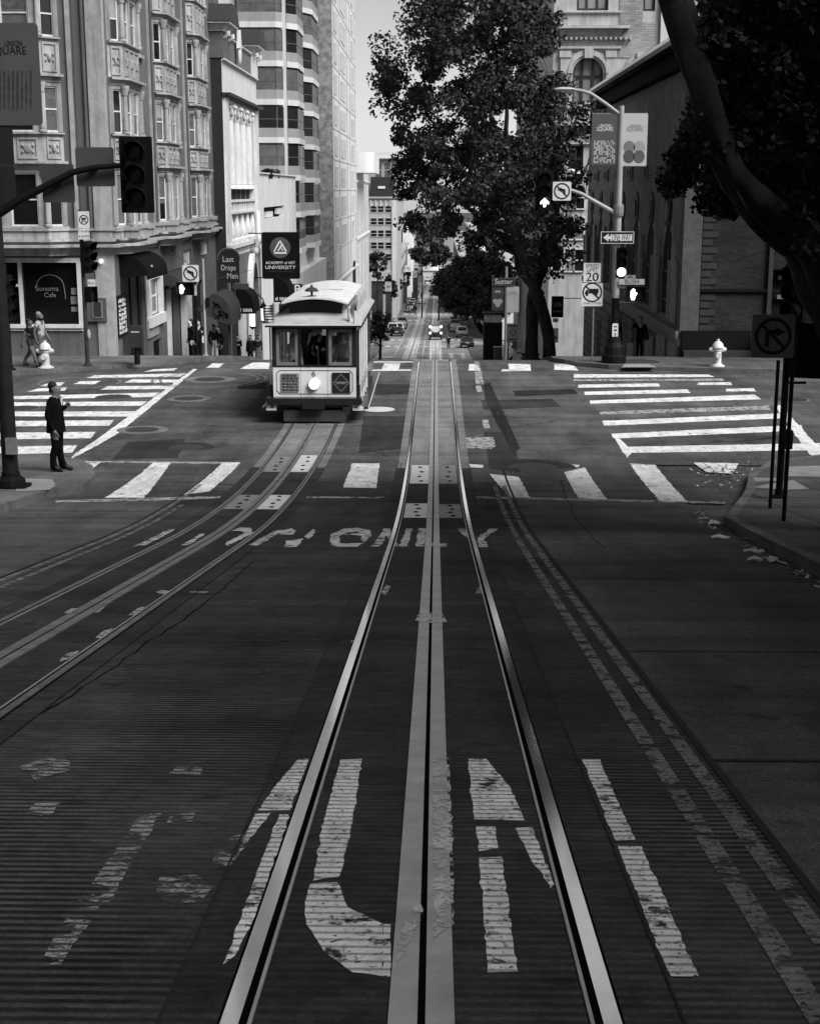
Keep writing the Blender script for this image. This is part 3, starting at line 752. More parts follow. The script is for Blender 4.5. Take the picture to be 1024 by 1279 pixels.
def make_bay(plan4, name='bay_window'):
    """three-sided bay: returns part with frames, panes, mouldings and columns below it"""
    P = [Vector((a, b)) for a, b in plan4]
    body = MB(); zb, zt = FL[0][0]-.12, FL[3][1]+1.2
    wins = []
    for i in range(3):
        a, b = P[i], P[i+1]; L = (b-a).length; u = (b-a)/L; nrm = Vector((u.y, -u.x, 0)); u3 = Vector((u.x, u.y, 0))
        side = L < 1.5
        m = .13 if side else .30
        hs = []
        if side: cols = [(m, L-m)]
        elif L > 2.5: cols = [(m, L/2-.15), (L/2+.15, L-m)]
        else: cols = [(m, L-m)]
        for lo, hi in FL:
            for c0, c1 in cols:
                hs.append((c0, c1, lo-zb, hi-zb)); wins.append((a + u*(c0+c1)/2, c1-c0, lo, hi, math.atan2(u.y, u.x), nrm))
        body.wall((a.x, a.y, zb), u3, L, zt-zb, hs, nrm, .14)
    bo = body.build(name, trim_w, CB)
    for c, w_, lo, hi, ang, nrm in wins:
        p = window_proto(w_, hi-lo, pane_d if rnd.random() < .55 else pane_m, fw=.055)
        c3 = Vector((c.x, c.y, lo)) - nrm*.07
        f = copy_tree(p, None); f.name = 'window_frame'; f.parent = bo; f.location = c3 - origin_of(bo); f.rotation_euler = (0,0,ang)
        k = f.children[0]; k.name = 'pane'
        if rnd.random() < .5:
            q = MB(); hh = (hi-lo)*rnd.choice((.25,.4,.5,.62)); q.box(-w_/2+.05, w_/2-.05, .018, .024, hi-lo-hh, hi-lo-.05); bl_ = q.build('blind', rnd.choice((blind_a, blind_b)), bo, local=True); bl_.location = f.location; bl_.rotation_euler = f.rotation_euler
        k.parent = bo; k.location = f.location; k.rotation_euler = f.rotation_euler
    orn = MB(); colm = MB()
    for k, (lo, hi) in enumerate(FL):
        mould(orn, plan4, hi+.14, hi+.40, .24, 3)
        mould(orn, plan4, lo-.14, lo-.02, .12, 2)
        nxt = FL[k+1][0] if k < 3 else hi+1.6
        z0, z1 = hi+.48, nxt-.2
        for i in range(3):
            a, b = P[i], P[i+1]; L = (b-a).length; u = (b-a)/L; n2 = Vector((u.y, -u.x))
            spans = [(.12, L-.12)] if L < 1.5 else [(.2, L*.32), (L*.36, L*.64), (L*.68, L-.2)]
            for s0, s1 in spans:
                if z1-z0 < .3: continue
                for (c0, c1, d0, d1) in ((s0, s1, z0, z0+.07), (s0, s1, z1-.07, z1), (s0, s0+.06, z0+.07, z1-.07), (s1-.06, s1, z0+.07, z1-.07)):
                    m0 = a+u*c0; m1 = a+u*c1
                    orn.prism([(0,0),(1,0),(1,1),(0,1)], (m0.x, m0.y, d0), (m1.x-m0.x, m1.y-m0.y, 0), (0,0,d1-d0), (n2.x*.045, n2.y*.045, 0))
                cc = a+u*(s0+s1)/2; zc = (z0+z1)/2
                w2 = min((s1-s0)*.22, .3)
                orn.ball((cc.x+n2.x*.02, cc.y+n2.y*.02, zc), (max(abs(u.x)*w2, .05), max(abs(u.y)*w2, .05), .16), 8, 6)
                for sg in (-1, 1):
                    e = cc + u*sg*w2*1.15; orn.ball((e.x+n2.x*.02, e.y+n2.y*.02, zc+.1), .06, 6, 4); orn.ball((e.x+n2.x*.02, e.y+n2.y*.02, zc-.12), .05, 6, 4)
        for i in (1, 2):
            p = P[i]; m = (p - (P[0]+P[3])/2).normalized()*.02
            x, y = p.x+m.x, p.y+m.y
            colm = MB(); colm.cyl((x, y, lo+.12), (x, y, hi-.22), .105, .09, n=10)
            colm.lathe((x, y, lo-.02), [(.15,0),(.15,.07),(.12,.09),(.13,.13)], 10)
            colm.lathe((x, y, hi-.24), [(.10,0),(.13,.05),(.12,.12),(.18,.24),(.18,.36)], 10); colm.build('column', trim_w, bo, smooth=True)
        for i in (0, 3):
            p = P[i]; c = P[1] if i == 0 else P[2]; d = (c-p).normalized()*.09
            orn.box(p.x+d.x-.06, p.x+d.x+.06, p.y+d.y-.06, p.y+d.y+.06, lo, hi+.1)
    orn.build('moulding', trim_w, bo)
    return bo
make_bay(bushbay)
for b in BAYS: make_bay(bayf(b))
for b in BAYS:
    for lo, hi in FL:
        p = window_proto(1.2, hi-lo, pane_d if rnd.random() < .5 else pane_m, fw=.06, depth=.08)
        place(p, CB, (XW-.14, b+5.35, lo), ROTL)
        q = MB(); q.box(XW-.02, XW+.14, b+4.6, b+6.1, lo-.16, lo-.02); q.build('window_sill', trim_w, CB)
# cafe window
q = MB(); x0, x1, z0, z1 = -15.95, -12.95, zz(405,52), zz(328,52)
fr = .15
q.box(x0-.1, x1+.1, YB-.07, YB+.1, z1, z1+.17); q.box(x0-.1, x1+.12, YB-.16, YB+.1, z0-.13, z0); q.box(x0-.1, x1+.1, YB-.08, YB+.1, z0-.24, z0-.133)
q.box(x1-.03, x1+.14, YB-.065, YB+.1, z0, z1); q.box(x0-.14, x0+.03, YB-.065, YB+.1, z0, z1)
q.box(-15.12, -15.0, YB-.05, YB+.1, z0, z1); q.box(-15.92, -15.12, YB-.04, YB+.08, z0+1.35, z0+1.45)
f = q.build('cafe_window', w_white, CB)
q = MB(); q.box(x0, x1, YB+.12, YB+.15, z0, z1); q.build('pane', glass('cafe glass', .006, rough=.04, spec=.5), f)
q = MB(); c = (x0+x1)/2+.42
q.tube([(c-.55+.0, YB+.10, z0+1.28)] + [(c+.02+.5*math.cos(R(a)), YB+.10, z0+1.35+.42*math.sin(R(a))) for a in range(170, -1, -10)] + [(c+.55, YB+.1, z0+1.1),(c+.55, YB+.1, z0+.9)], .013, 6)
q.text('Sonoma', (c-.1, YB+.1, z0+1.27), X_, Z_, .26, (0,-.006,0)); q.text('Cafe', (c, YB+.1, z0+1.04), X_, Z_, .24, (0,-.006,0))
q.build('window_lettering', mat('etched lettering', .16, rough=.6, var=.4, scale=9), f)
q = MB(); q.box(x1-.33, x1-.06, YB+.09, YB+.115, z0+.45, z0+.62); q.box(x1-.33, x1-.06, YB+.09, YB+.115, z0+.72, z0+1.0); q.box(x1-.3, x1-.1, YB+.09, YB+.115, z0+1.06, z0+1.3); q.build('notice', mid_p, f)
# menu case, wall light, poster
q = MB(); q.box(-12.72, -11.95, YB-.14, YB, zz(401,52), zz(372,52)); mc = q.build('menu_case', stucco_d, CB)
q = MB(); q.box(-12.45, -12.08, YB-.17, YB-.138, zz(397,52), zz(375,52)); q.build('case_frame', mid_p, mc)
q = MB(); q.box(-12.4, -12.13, YB-.18, YB-.168, zz(395,52), zz(377,52)); q.build('case_pane', dark_p, mc)
q = MB(); q.ball((-12.05, YB-.16, zz(326,52)), .075, 10, 8); q.build('wall_lamp', emit('lamp glow', .8, 1.2), CB)
q = MB(); q.box(XW-.02, XW+.075, 52.55, 54.1, zz(421,53), zz(369,53)); pm = q.build('poster_case', black_p, CB)
q = MB(); r2 = random.Random(5); 
for i in range(6):
    for j in range(8):
        a0 = 52.68+i*.22; b0 = zz(418,53)+.03+j*.165
        s_ = r2.uniform(.08,.19); q.box(XW+.07, XW+.082, a0, a0+s_, b0, b0+r2.uniform(.07,.15))
q.build('poster_mosaic', white_p, pm)  # random white blocks making the poster's mosaic pattern
# awning over the corner door, door leaves, street-side windows
def awning(parent, X, y0, y1, zt, zb, proj, m=canvas_k, name='awning', val=.16):
    q = MB(); n = 8; prof = [(X + proj*math.sin(R(90*k/n)), zt - (zt-zb)*(1-math.cos(R(90*k/n)))) for k in range(n+1)] + [(X+proj, zb-val), (X+proj-.03, zb-val), (X+proj-.03, zb)] + [(X+.0, zb)]
    q.prism([(a, b) for a, b in prof], (0, y0, 0), X_, Z_, (0, y1-y0, 0)); return q.build(name, m, parent)
aw = awning(CB, XW, 53.35, 57.4, zz(316,54), zz(343,54), 1.05)
q = MB(); q.ball((XW+1.03, 54.3, zz(333,54)), .05, 8, 6); q.ball((XW+.8, 55.9, zz(331,55)), .05, 8, 6); q.build('lamp_bead', pale_p, aw)
q = MB(); q.box(XW-.2, XW-.12, 53.45, 57.85, ZB+.5, zz(348,55)); dr = q.build('door', dark_p, CB)
q = MB(); q.box(XW-.12, XW-.07, 55.5, 55.62, ZB+.6, zz(348,55)); q.box(XW-.12, XW-.07, 57.0, 57.2, ZB+.6, zz(348,55)); q.build('door_frame', black_p, dr)
q = MB(); a0, a1 = zz(392,60), zz(347,60); q.box(XW-.05, XW+.12, 58.2, 58.55, a0-.2, a1+.1); q.box(XW-.05, XW+.12, 60.85, 61.3, a0-.2, a1+.45); q.box(XW-.05, XW+.2, 58.1, 61.4, a0-.42, a0); q.box(XW-.05, XW+.1, 58.55, 60.85, a1, a1+.1); q.build('window_surround', w_white, CB)
place(window_proto(2.3, a1-a0, pane_d, fw=.09, mull=(.5,)), CB, (XW-.1, 59.7, a0), ROTL)
q = MB(); q.box(XW-.02, XW+.09, 58.0, 60.2, zz(420,59), zz(398,59)); q.build('notice_board', mat('board grey', .24), CB)
q = MB(); q.box(XW-.2, XW-.1, 59.2, 61, zz(448,60), zz(424,60)); q.build('cellar_window', black_p, CB)
aw2 = awning(CB, XW, 61.6, 66.4, zz(340,62), zz(356,62), .8, m=mat('dark canvas', .03), name='awning')
q = MB()
for k in range(10): q.prism([(.22*math.cos(R(a)), .16*math.sin(R(a))) for a in range(180, 361, 20)], (XW+.81, 61.85+k*.46, zz(356,62)-.1), Y_, Z_, (.015,0,0))
q.build('scalloped_valance', mat('valance grey', .14), aw2)
q = MB(); q.box(XW-.05, XW+.15, 62.4, 62.8, ZB+1, zz(358,64)); q.box(XW-.05, XW+.15, 66.2, 66.9, ZB+1, zz(358,64)); q.box(XW-.05, XW+.12, 62.8, 66.2, zz(358,64), zz(353,64)); q.build('door_surround', w_white, CB)
q = MB(); q.box(XW-.2, XW-.12, 62.8, 64.6, ZB+1, zz(358,64)); q.build('side_door', dark_p, CB)
q = MB(); q.box(XW-.2, XW-.1, 64.6, 66.2, ZB+1, zz(358,64)); q.build('side_panel', stucco_b, CB)
q = MB(); q.box(XW-.22, XW-.15, 67.2, 72.5, ZB+.5, zz(352,70)); sf = q.build('shop_front', void_m, CB)
q = MB(); q.box(XW-.15, XW-.05, 68.6, 69.4, zz(400,69), zz(365,69)); q.build('shop_notice', mat('shop notice', .5, var=.5, scale=7), sf)
for y, a, b2 in ((68.2, 331, 312), (73.3, 318, 302)): place(window_proto(2.0 if y < 70 else 2.5, zz(b2,y)-zz(a,y), pane_l, fw=.08, mull=(.35,.7), rails=()), CB, (XW-.1, y, zz(a,y)+.01), ROTL)
# ============================================================ columned building
XC = -11.16
TB = thing('columned_building', (XC, 77, -9.2), 'white classical building with tall columns beside the dark party wall', 'building')
stone = mat('white painted stone', .62, rough=.6, var=.1, scale=2, stain=.25)
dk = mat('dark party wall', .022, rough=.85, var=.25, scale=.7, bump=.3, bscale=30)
z = lambda row, Y=77.5: at(290, row, Y).z
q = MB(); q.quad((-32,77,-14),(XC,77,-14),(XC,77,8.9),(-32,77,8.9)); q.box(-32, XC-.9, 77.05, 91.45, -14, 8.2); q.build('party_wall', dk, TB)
q = MB()
q.wall((XC, 77, -14), Y_, 14.5, 14+7.9, [(1.9, 12.4, z(303)+14, z(236)+14-.0), (1.9, 12.4, z(235)+14, z(126)+14), (9.0, 13.6, .5, z(380,87)+14), (2.0,7.4,.5,z(388,80)+14)], X_, .75)
q.build('wall', stone, TB)
q = MB(); q.quad((XC,91.5,-14),(-32,91.5,-14),(-32,91.5,7.9),(XC,91.5,7.9)); q.build('rear_wall', stone, TB)
q = MB(); q.box(XC+.001, XC+.02, 77, 91.5, -14, z(322)); q.build('ground_floor', mat('grey ground floor', .12, var=.2, stain=.2), TB) if False else None
q = MB(); q.box(XC-.8, XC-.7, 78.9, 89.4, z(303), z(126)); q.build('recess_wall', mat('shaded recess stone', .12, stain=.3), TB)  # recess shading painted in, darker than the stone around it
q = MB(); q.box(XC-.68, XC-.3, 78.9, 89.4, z(250), z(236)); bw_ = q.build('window_band', black_p, TB)
q = MB()
for k in range(1, 5): q.box(XC-.3, XC-.25, 78.9+k*2.1-.04, 78.9+k*2.1+.04, z(250), z(236))
q.build('mullion', mid_p, bw_)
q = MB(); mould(q, [(XC, 77.0), (XC, 91.5)], z(122), z(116), .45, 3); q.build('cornice', dark_p, TB)
q = MB(); mould(q, [(XC, 77.0), (XC, 91.5)], z(77), z(73.5), .18, 2); q.build('string_course', stone, TB); q = MB(); mould(q, [(XC, 77), (XC, 91.5)], z(322), z(306), .3, 3); q.build('string_course', stone, TB)
q = MB(); q.box(XC-.4, XC+.015, 77.05, 91.45, z(73)+.0, z(44)); q.build('parapet', mat('grey parapet', .13, var=.15), TB)
q = MB(); mould(q, [(XC+.02, 79.45), (XC+.02, 89.05)], z(44), z(41), .12, 2); q.build('parapet_coping', stone, TB)
q = MB(); q.ball((XC+.25, 82.3, z(58)), (.12, .38, .55), 12, 8); q.cyl((XC+.25, 82.3, z(52)), (XC+.25, 82.3, z(30)), .05, .01, n=6); q.prism([(-.4,0),(.4,0),(0,1.0)], (XC+.15, 82.3, z(50)), Y_, Z_, (.2,0,0)); q.build('medallion', stone, TB, smooth=True)
for y0, y1 in ((76.95, 79.4), (89.1, 91.55)):
    q = MB(); q.box(XC-1.9, XC+.12, y0, y1, z(73), z(40)); t = q.build('corner_tower', mat('tower grey', .1) if y0 < 80 else stone, TB)
    q = MB(); pl4 = [(XC-1.9, y0), (XC+.12, y0), (XC+.12, y1), (XC-1.9, y1)]
    mould(q, pl4, z(40), z(28), .42, 4); q.build('tower_cornice', stone, t)
    q = MB(); q.prism([(y0-.5, 0), (y1+.5, 0), (y1-.3, .9), (y0+.3, .9)], (XC-2.2, 0, z(28)), Y_, Z_, (2.8, 0, 0)); q.build('tower_roof', dark_p, t)
    q = MB()
    for yy in (y0+.3, y1-.5): q.tube([(XC+.12, yy, z(48)), (XC+.34, yy, z(44)), (XC+.3, yy, z(40))], [.08,.14,.16], 8)
    q.build('bracket', stone, t, smooth=True)
q = MB(); q.prism([(-30,0),(-13.2,0),(-14.5,1.6),(-30,1.6)], (0,77.2,8.3), X_, Z_, (0,14,0)); q.build('roof', dark_p, TB)
for k in range(4):
    y = 80.25 + k*2.55
    q = MB(); q.tube([(XC-.2, y, z(236)), (XC-.2, y, z(180)), (XC-.2, y, z(146))], [.34, .33, .28], 16); q.lathe((XC-.2, y, z(236)), [(.42,0),(.42,.12),(.36,.2),(.38,.3)], 16)
    c_ = q.build('column', stone, TB, smooth=True)
    q = MB(); q.lathe((XC-.2, y, z(147)), [(.3,0),(.33,.1),(.38,.35),(.34,.4),(.45,.7),(.5,.8)], 12)
    for a in range(8): q.ball((XC-.2+.38*math.cos(a*.785), y+.38*math.sin(a*.785), z(147)+.38), (.1,.1,.2), 6, 5); q.ball((XC-.2+.46*math.cos(a*.785+.39), y+.46*math.sin(a*.785+.39), z(147)+.66), .1, 6, 5)
    q.build('capital', stone, c_, smooth=True)
for y in (77.75, 90.6): q = MB(); q.box(XC, XC+.14, y-.55, y+.55, z(306), z(122)); q.build('pilaster', stone, TB)
q = MB(); q.box(XC-.25, XC+.1, 78.9, 89.4, z(253), z(250)); q.box(XC-.25, XC+.12, 78.9, 89.4, z(268), z(265))
for k in range(11): q.box(XC-.2, XC+.02, 79.1+k*1.0, 79.1+k*1.0+.4, z(265), z(253))
q.build('balustrade', stone, TB)
for k in range(5):
    y = 79.6+k*2.3; q = MB(); q.lathe((XC-.15, y, z(305)), [(.3,0),(.34,.12),(.2,.2),(.34,.55),(.22,.95),(.17,1.2),(.15,1.45),(.22,1.6),(.22,z(268)-z(305))], 12); q.build('small_column', stone, TB, smooth=True)
gfw = mat('grey ground floor', .13, var=.2, stain=.2)
q = MB(); q.wall((XC+.06, 77, -14), Y_, 14.5, 14+z(322), [(9.0, 13.6, .5, z(380,87)+14), (2.0,7.4,.5,z(388,80)+14)], X_, .06); q.build('ground_floor_wall', gfw, TB)
q = MB(); q.box(XC-.6,XC-.5,78.5,91,-13.8,z(360)); q.build('lobby', void_m, TB)
# arched portal
q = MB(); cy, rr, zc = 86.4, 1.75, z(372,86)
outer = [(rr*math.cos(R(a)), rr*1.5*math.sin(R(a))) for a in range(0, 181, 12)]; inner = [(a*.74, b*.8) for a, b in outer]
ring = [(rr, -6)] + outer + [(-rr, -6)] + [(-rr*.74, -6)] + list(reversed(inner)) + [(rr*.74, -6)]
q.prism(ring, (XC+.06, cy, zc), Y_, Z_, (.3, 0, 0)); ap = q.build('arched_portal', stone, TB)
q = MB(); q.prism([(rr*.74,-6)] + inner + [(-rr*.74,-6)], (XC+.05, cy, zc), Y_, Z_, (.05,0,0)); q.build('door', void_m, ap)
q = MB(); q.tube([(XC+.4, cy, zc+rr*1.5), (XC+.55, cy+.1, zc+rr*1.5+.8), (XC+.4, cy+.9, zc+rr*1.5+2.4)], [.16,.13,.2], 8); q.ball((XC+.42, cy, zc+rr*1.5+.1), .25, 8, 6); q.build('bracket', stone, ap, smooth=True)
def dome_awning(Xa, y0, y1, zt, zb, proj, label):
    o = thing('dome_awning', (Xa, y0, zb), label, 'awning', 'black awnings of the columned building')
    q = MB(); n = 8; prof = [(proj*math.sin(R(90*k/n))**.8, zb+(zt-zb)*math.cos(R(90*k/n))) for k in range(n+1)]
    q.prism([(Xa+a, b) for a, b in prof] + [(Xa+proj, zb-.35), (Xa, zb-.35)], (0,y0,0), X_, Z_, (0,y1-y0,0)); q.build('canopy', canvas_k, o)
    q = MB()
    for k in range(9):
        if k == 2: continue
        x = Xa + .12 + k*proj*.09; q.box(x, x+proj*.055, y0-.012, y0-.002, zb-.24, zb-.08+.03*(k % 2))
    q.build('valance_marks', white_p, o)  # plain white marks along the valance edge
    return o
dome_awning(XC+.1, 79.5, 82.2, z(361,79.5), z(384,79.5), .95, 'black dome awning over the door left of the hanging lantern')
dome_awning(XC+1.5, 85.4, 88.3, z(345,85.4), z(370,85.4), .95, 'black dome awning just below the university banner')
def lantern(px, py, Y, label):
    p = at(px, py, Y); o = thing('lantern', p, label, 'lantern', 'glowing lanterns at the portal')
    q = MB(); q.prism([(.16*math.cos(R(a)), .16*math.sin(R(a))) for a in range(0,360,60)], p+Vector((0,0,-.35)), X_, Y_, (0,0,.75)); q.build('lamp_glass', emit('lantern glow', .8, .9), o)
    q = MB(); q.lathe(p+Vector((0,0,.4)), [(.3,0),(.2,.12),(.06,.3),(.03,.5)], 8); q.lathe(p+Vector((0,0,-.55)), [(.02,0),(.1,.08),(.24,.2)], 8)
    for a in range(0,360,60): q.cyl(p+Vector((.17*math.cos(R(a)), .17*math.sin(R(a)), -.36)), p+Vector((.17*math.cos(R(a)), .17*math.sin(R(a)), .42)), .018, n=5)
    q.build('lamp_frame', black_p, o)
    q = MB(); q.tube([p+Vector((0,0,.9)), p+Vector((-.3,.1,1.2)), (XC+.05, p.y+.2, p.z+1.0)], .035, 6); q.build('bracket', black_p, o)
lantern(315.5, 400, 83, 'glowing lantern nearest the first dome awning'); lantern(329.5, 393, 86.5, 'glowing lantern beside the second dome awning, close to the cable car roof')
# ============================================================ garage wall and the stepped tower behind it
GB = thing('parking_garage', (-11.2, 91.6, -11.5), 'plain white garage wall with one black opening and bushes on top', 'building')
gw = mat('garage white', .6, rough=.75, var=.1, scale=.6, stain=.2)
q = MB(); q.wall((-11.2, 91.6, -17), Y_, 24.6, 17.95, [(2.9, 15.5, at(350,272,100).z+17, at(350,258,100).z+17), (6, 20, 1, 17-9.4)], X_, .4); q.quad((-11.2,116.2,-17),(-30,116.2,-17),(-30,116.2,.95),(-11.2,116.2,.95)); q.quad((-11.2,91.6,.95),(-30,91.6,.95),(-30,116.2,.95),(-11.2,116.2,.95)); q.quad((-11.2,91.6,-17),(-30,91.6,-17),(-30,91.6,.95),(-11.2,91.6,.95))
q.build('wall', gw, GB)
q = MB(); q.box(-11.75, -11.6, 94, 116, -16.5, .3); q.build('opening_shadow', void_m, GB)
q = MB(); q.box(-11.62, -11.4, 97.4, 101.5, at(350,271,100).z, at(350,264,100).z); q.box(-11.5, -11.3, 103.5, 106.8, at(350,267,104).z, at(350,260,104).z); q.build('opening_baffle', gw, GB)
q = MB(); mould(q, [(-11.2, 91.6), (-11.2, 116.2)], .95, 1.12, .12, 2); q.build('coping', gw, GB)
TW = thing('stepped_tower', (-11.3, 117, -15), 'pale apartment tower with stacked dark window bays and grey spandrels', 'building')
tw_w = mat('tower white concrete', .58, rough=.7, var=.08, scale=.7, stain=.15); tw_g = mat('tower grey spandrel', .27, rough=.7, var=.12, scale=.8, stain=.1)
q = MB(); q.quad((-40,117,-17),(-11.9,117,-17),(-11.9,117,30),(-40,117,30)); q.quad((-11.9,117,-17),(-11.9,147.5,-17),(-11.9,147.5,30),(-11.9,117,30)); q.quad((-40,147.5,-17),(-11.9,147.5,-17),(-11.9,147.5,30),(-40,147.5,30)); q.quad((-40,117,30),(-11.9,117,30),(-11.9,147.5,30),(-40,147.5,30))
q.build('wall', tw_w, TW)
q = MB(); q.box(-30, -11.2, 116.6, 147.6, -18, -6.7); q.build('podium', mat('podium concrete', .5, var=.12, stain=.25), TW)
def tower_bay(plan, floors, z0, pitch, wh):
    """one stack: spandrel bands and slabs that follow the bay plan, each floor with its own window"""
    for k in range(floors):
        b = MB(); sp = MB(); zb = z0 + k*pitch
        b.sweep([(-.1, zb-1.15), (.12, zb-1.15), (.12, zb-.72), (-.1, zb-.72)], mitres(plan))
        sp.sweep([(-.1, zb-.72), (.05, zb-.72), (.05, zb), (-.1, zb)], mitres(plan))
        o = b.build('bay_slab', tw_w, TW); sp.build('spandrel', tw_g, o)
    P = [Vector(p) for p in plan]
    for k in range(floors):
        zb = z0+k*pitch; q = MB(); fr_ = MB()
        for i in range(len(P)-1):
            a, c = P[i], P[i+1]; q.quad((a.x,a.y,zb),(c.x,c.y,zb),(c.x,c.y,zb+wh),(a.x,a.y,zb+wh))
            L = (c-a).length; u = (c-a)/L; nn = Vector((u.y,-u.x)); nm = max(1, int(L/1.1))
            for j in range(nm+1):
                p = a+u*(L*j/nm); fr_.obox((p.x+nn.x*.0, p.y+nn.y*.0, zb+wh/2), .07, .07, wh-.01, math.atan2(u.y,u.x))
            if i >= len(P)-2 or L > 1: 
                m_ = (a+c)/2; fr_.obox((m_.x, m_.y, zb+wh*.42), L*.98, .045, .05, math.atan2(u.y,u.x))
        w_ = q.build('window', pane_d if rnd.random() < .6 else pane_m, TW); fr_.build('window_frame', mat('bronze frame', .10), w_)
zt0 = at(335, 207, 117).z
pn = [(-15.75, 117.0), (-15.5, 116.55), (-12.6, 116.55), (-12.15, 117.0)]
tower_bay(pn, 10, zt0, 2.91, 1.62)
tower_bay([(-20.2,117),(-19.9,116.55),(-17.4,116.55),(-17.1,117)], 10, zt0, 2.91, 1.62)
tower_bay([(-11.9, 117.5), (-11.15, 118.6), (-11.15, 123.6), (-11.9, 127.0)], 12, zt0-5.82, 2.91, 1.62)
tower_bay([(-11.9, 131.5), (-11.2, 133.2), (-11.2, 139.5), (-11.9, 142.5)], 12, zt0-5.9, 2.91, 1.62)
q = MB()
for k in range(5): q.lathe((-13.6+rnd.uniform(-.8,1.6), 98+k*2.2, .9), [(.5,0),(.6,.25),(.35,.3)], 10)
tag(q.build('planter', stucco, None, loc=(-13,100,.95)), 'grey planter bowls along the roof edge of the garage', 'planter')
# ============================================================ white high block with brick party wall
HB = thing('white_block', (-10.4, 148, -19), 'tall white office block with narrow window pairs and a rough brick end wall', 'building')
q = MB(); q.quad((-10.4,148,-24),(-10.4,190,-24),(-10.4,190,34),(-10.4,148,34)); q.quad((-30,190,-24),(-10.4,190,-24),(-10.4,190,34),(-30,190,34)); q.quad((-30,148,34),(-10.4,148,34),(-10.4,190,34),(-30,190,34)); hw = q.build('wall', mat('white render', .63, rough=.7, var=.06, scale=.5, stain=.12), HB)
bk = mat('rough brick', .2, rough=.9, var=.55, scale=2.2, bump=.6, bscale=9)
q = MB(); q.quad((-30,148,-24),(-10.4,148,-24),(-10.4,148,34),(-30,148,34)); q.build('brick_end_wall', bk, HB)
prw = window_proto(1.15, 1.95, glass('office glass', .035, rough=.3, spec=.2), fw=.08, depth=.05); 
for k in range(14):
    zb = at(424, 232, 153).z + (k-4)*3.05
    for y in (151.5, 153.3, 161.0, 163.0, 165.0, 167.0, 181, 183.2):
        if zb < -8.5: continue
        place(prw, HB, (-10.31, y, zb), ROTL)
q = MB()
for k in range(14):
    zb = at(424, 232, 153).z + (k-4)*3.05 - .5; q.box(-10.4, -10.37, 148, 190, zb, zb+.06)
for y in (149.2, 157.3, 171, 176.5, 187.5): q.box(-10.4, -10.34, y, y+.14, -9.5, 34)
q.build('joint_line', mat('grey joint', .3), HB)
q = MB(); zc = at(446,338,183).z; q.prism([(2.6*math.cos(R(a)), 1.3*math.sin(R(a))+.0) for a in range(0,181,15)] + [(-2.6,-2.6),(2.6,-2.6)], (-10.4, 182.5, zc), Y_, Z_, (.12,0,0)); q.build('arched_window', void_m, HB)
q = MB(); mould(q, [(-10.4,148),(-10.4,190)], -9.8, -9.4, .25, 2); q.build('string_course', stone, HB)
# ============================================================ block with rounded canopy
RB_ = thing('canopy_block', (-10.4, 190.2, -21), 'pale stone block with a rounded white box overhanging its top', 'building')
q = MB(); q.box(-30, -10.4, 190.2, 224, -26, 2.6); q.build('wall', mat('pale stone', .5, rough=.7, var=.1, stain=.15), RB_)
q = MB(); zt, zb = at(460,193,203).z, at(460,217,203).z
cs = [(-30,0),(-9.6,0)] + [(-9.6+1.4*math.sin(R(a)), 1.4*(1-math.cos(R(a)))) for a in range(15,91,15)]
pl = [(-30,190.4)] + [(-9.4,190.4)] + [(-9.4+1.3*math.sin(R(a)), 191.7-1.3*math.cos(R(a))) for a in range(15,91,15)] + [(-8.1, 207), (-30,207)]
q.prism([(a, b) for a, b in pl], (0,0,zb), X_, Y_, (0,0,zt-zb)); q.build('roof_box', mat('white cladding', .66, rough=.4, var=.06, scale=.4), RB_)
prs = window_proto(1.6, 6.2, pane_m, fw=.1, rails=(.12,.8), mull=(.5,))
for zb in (-5.6, -13.5):
    for y in (194, 197.2, 203, 206.5, 213, 217): place(prs, RB_, (-10.31, y, zb), ROTL)
q = MB(); mould(q, [(-10.4,190.2),(-10.4,224)], -6.6, -6.1, .25, 2); q.build('string_course', stone, RB_); q = MB(); mould(q, [(-10.4,190.2),(-10.4,224)], .9, 1.3, .2, 2); q.build('string_course', stone, RB_)
# ============================================================ far blocks on both sides
def block(name, label, x0, x1, y0, y1, zt, m, faces, cornice=.5, zb=None, wm=w_white):
    """faces: list of (face, col positions, row z positions, w, h, pane); face in N (faces -y), E (faces +x), W (faces -x)"""
    zb = (gz(y1)-2) if zb is None else zb
    o = thing(name, ((x0+x1)/2, y0, gz(y0)), label, 'building')
    q = MB(); q.box(x0, x1, y0, y1, zb, zt); q.build('wall', m, o)
    if cornice:
        q = MB(); mould(q, [(x0,y1),(x0,y0),(x1,y0),(x1,y1)], zt-.6, zt+.1, cornice, 3); q.build('cornice', trim_w, o)
    for face, cols, rows, w_, h_, pn_ in faces:
        pr_ = window_proto(w_, h_, pn_, fw=max(.07, w_*.06), depth=.05, frame=wm)
        for zr in rows:
            for cpos in cols:
                if face == 'N': place(pr_, o, (cpos, y0-.09, zr), 0)
                elif face == 'E': place(pr_, o, (x1+.09, cpos, zr), ROTL)
                else: place(pr_, o, (x0-.09, cpos, zr), ROTR)
    return o
Y7 = 300
zr7 = [at(470, r, Y7).z for r in (265.5, 281, 296, 311, 325.5)]
FB = block('window_block', 'far pale block with five rows of three square dark windows', -40, at(495,300,Y7).x, Y7, 345, at(470,247,Y7).z, mat('far pale stone', .4, var=.1, stain=.15), [('N', [at(466.6,260,Y7).x, at(475.5,260,Y7).x, at(485,260,Y7).x], zr7, 1.35, 1.45, pane_d), ('N', [at(457,260,Y7).x], zr7, 1.35, 1.45, pane_d)], cornice=.4)
q = MB(); xr = at(495,300,Y7).x; q.box(xr-.9, xr+.05, Y7-.25, Y7, gz(300), at(470,250,Y7).z)
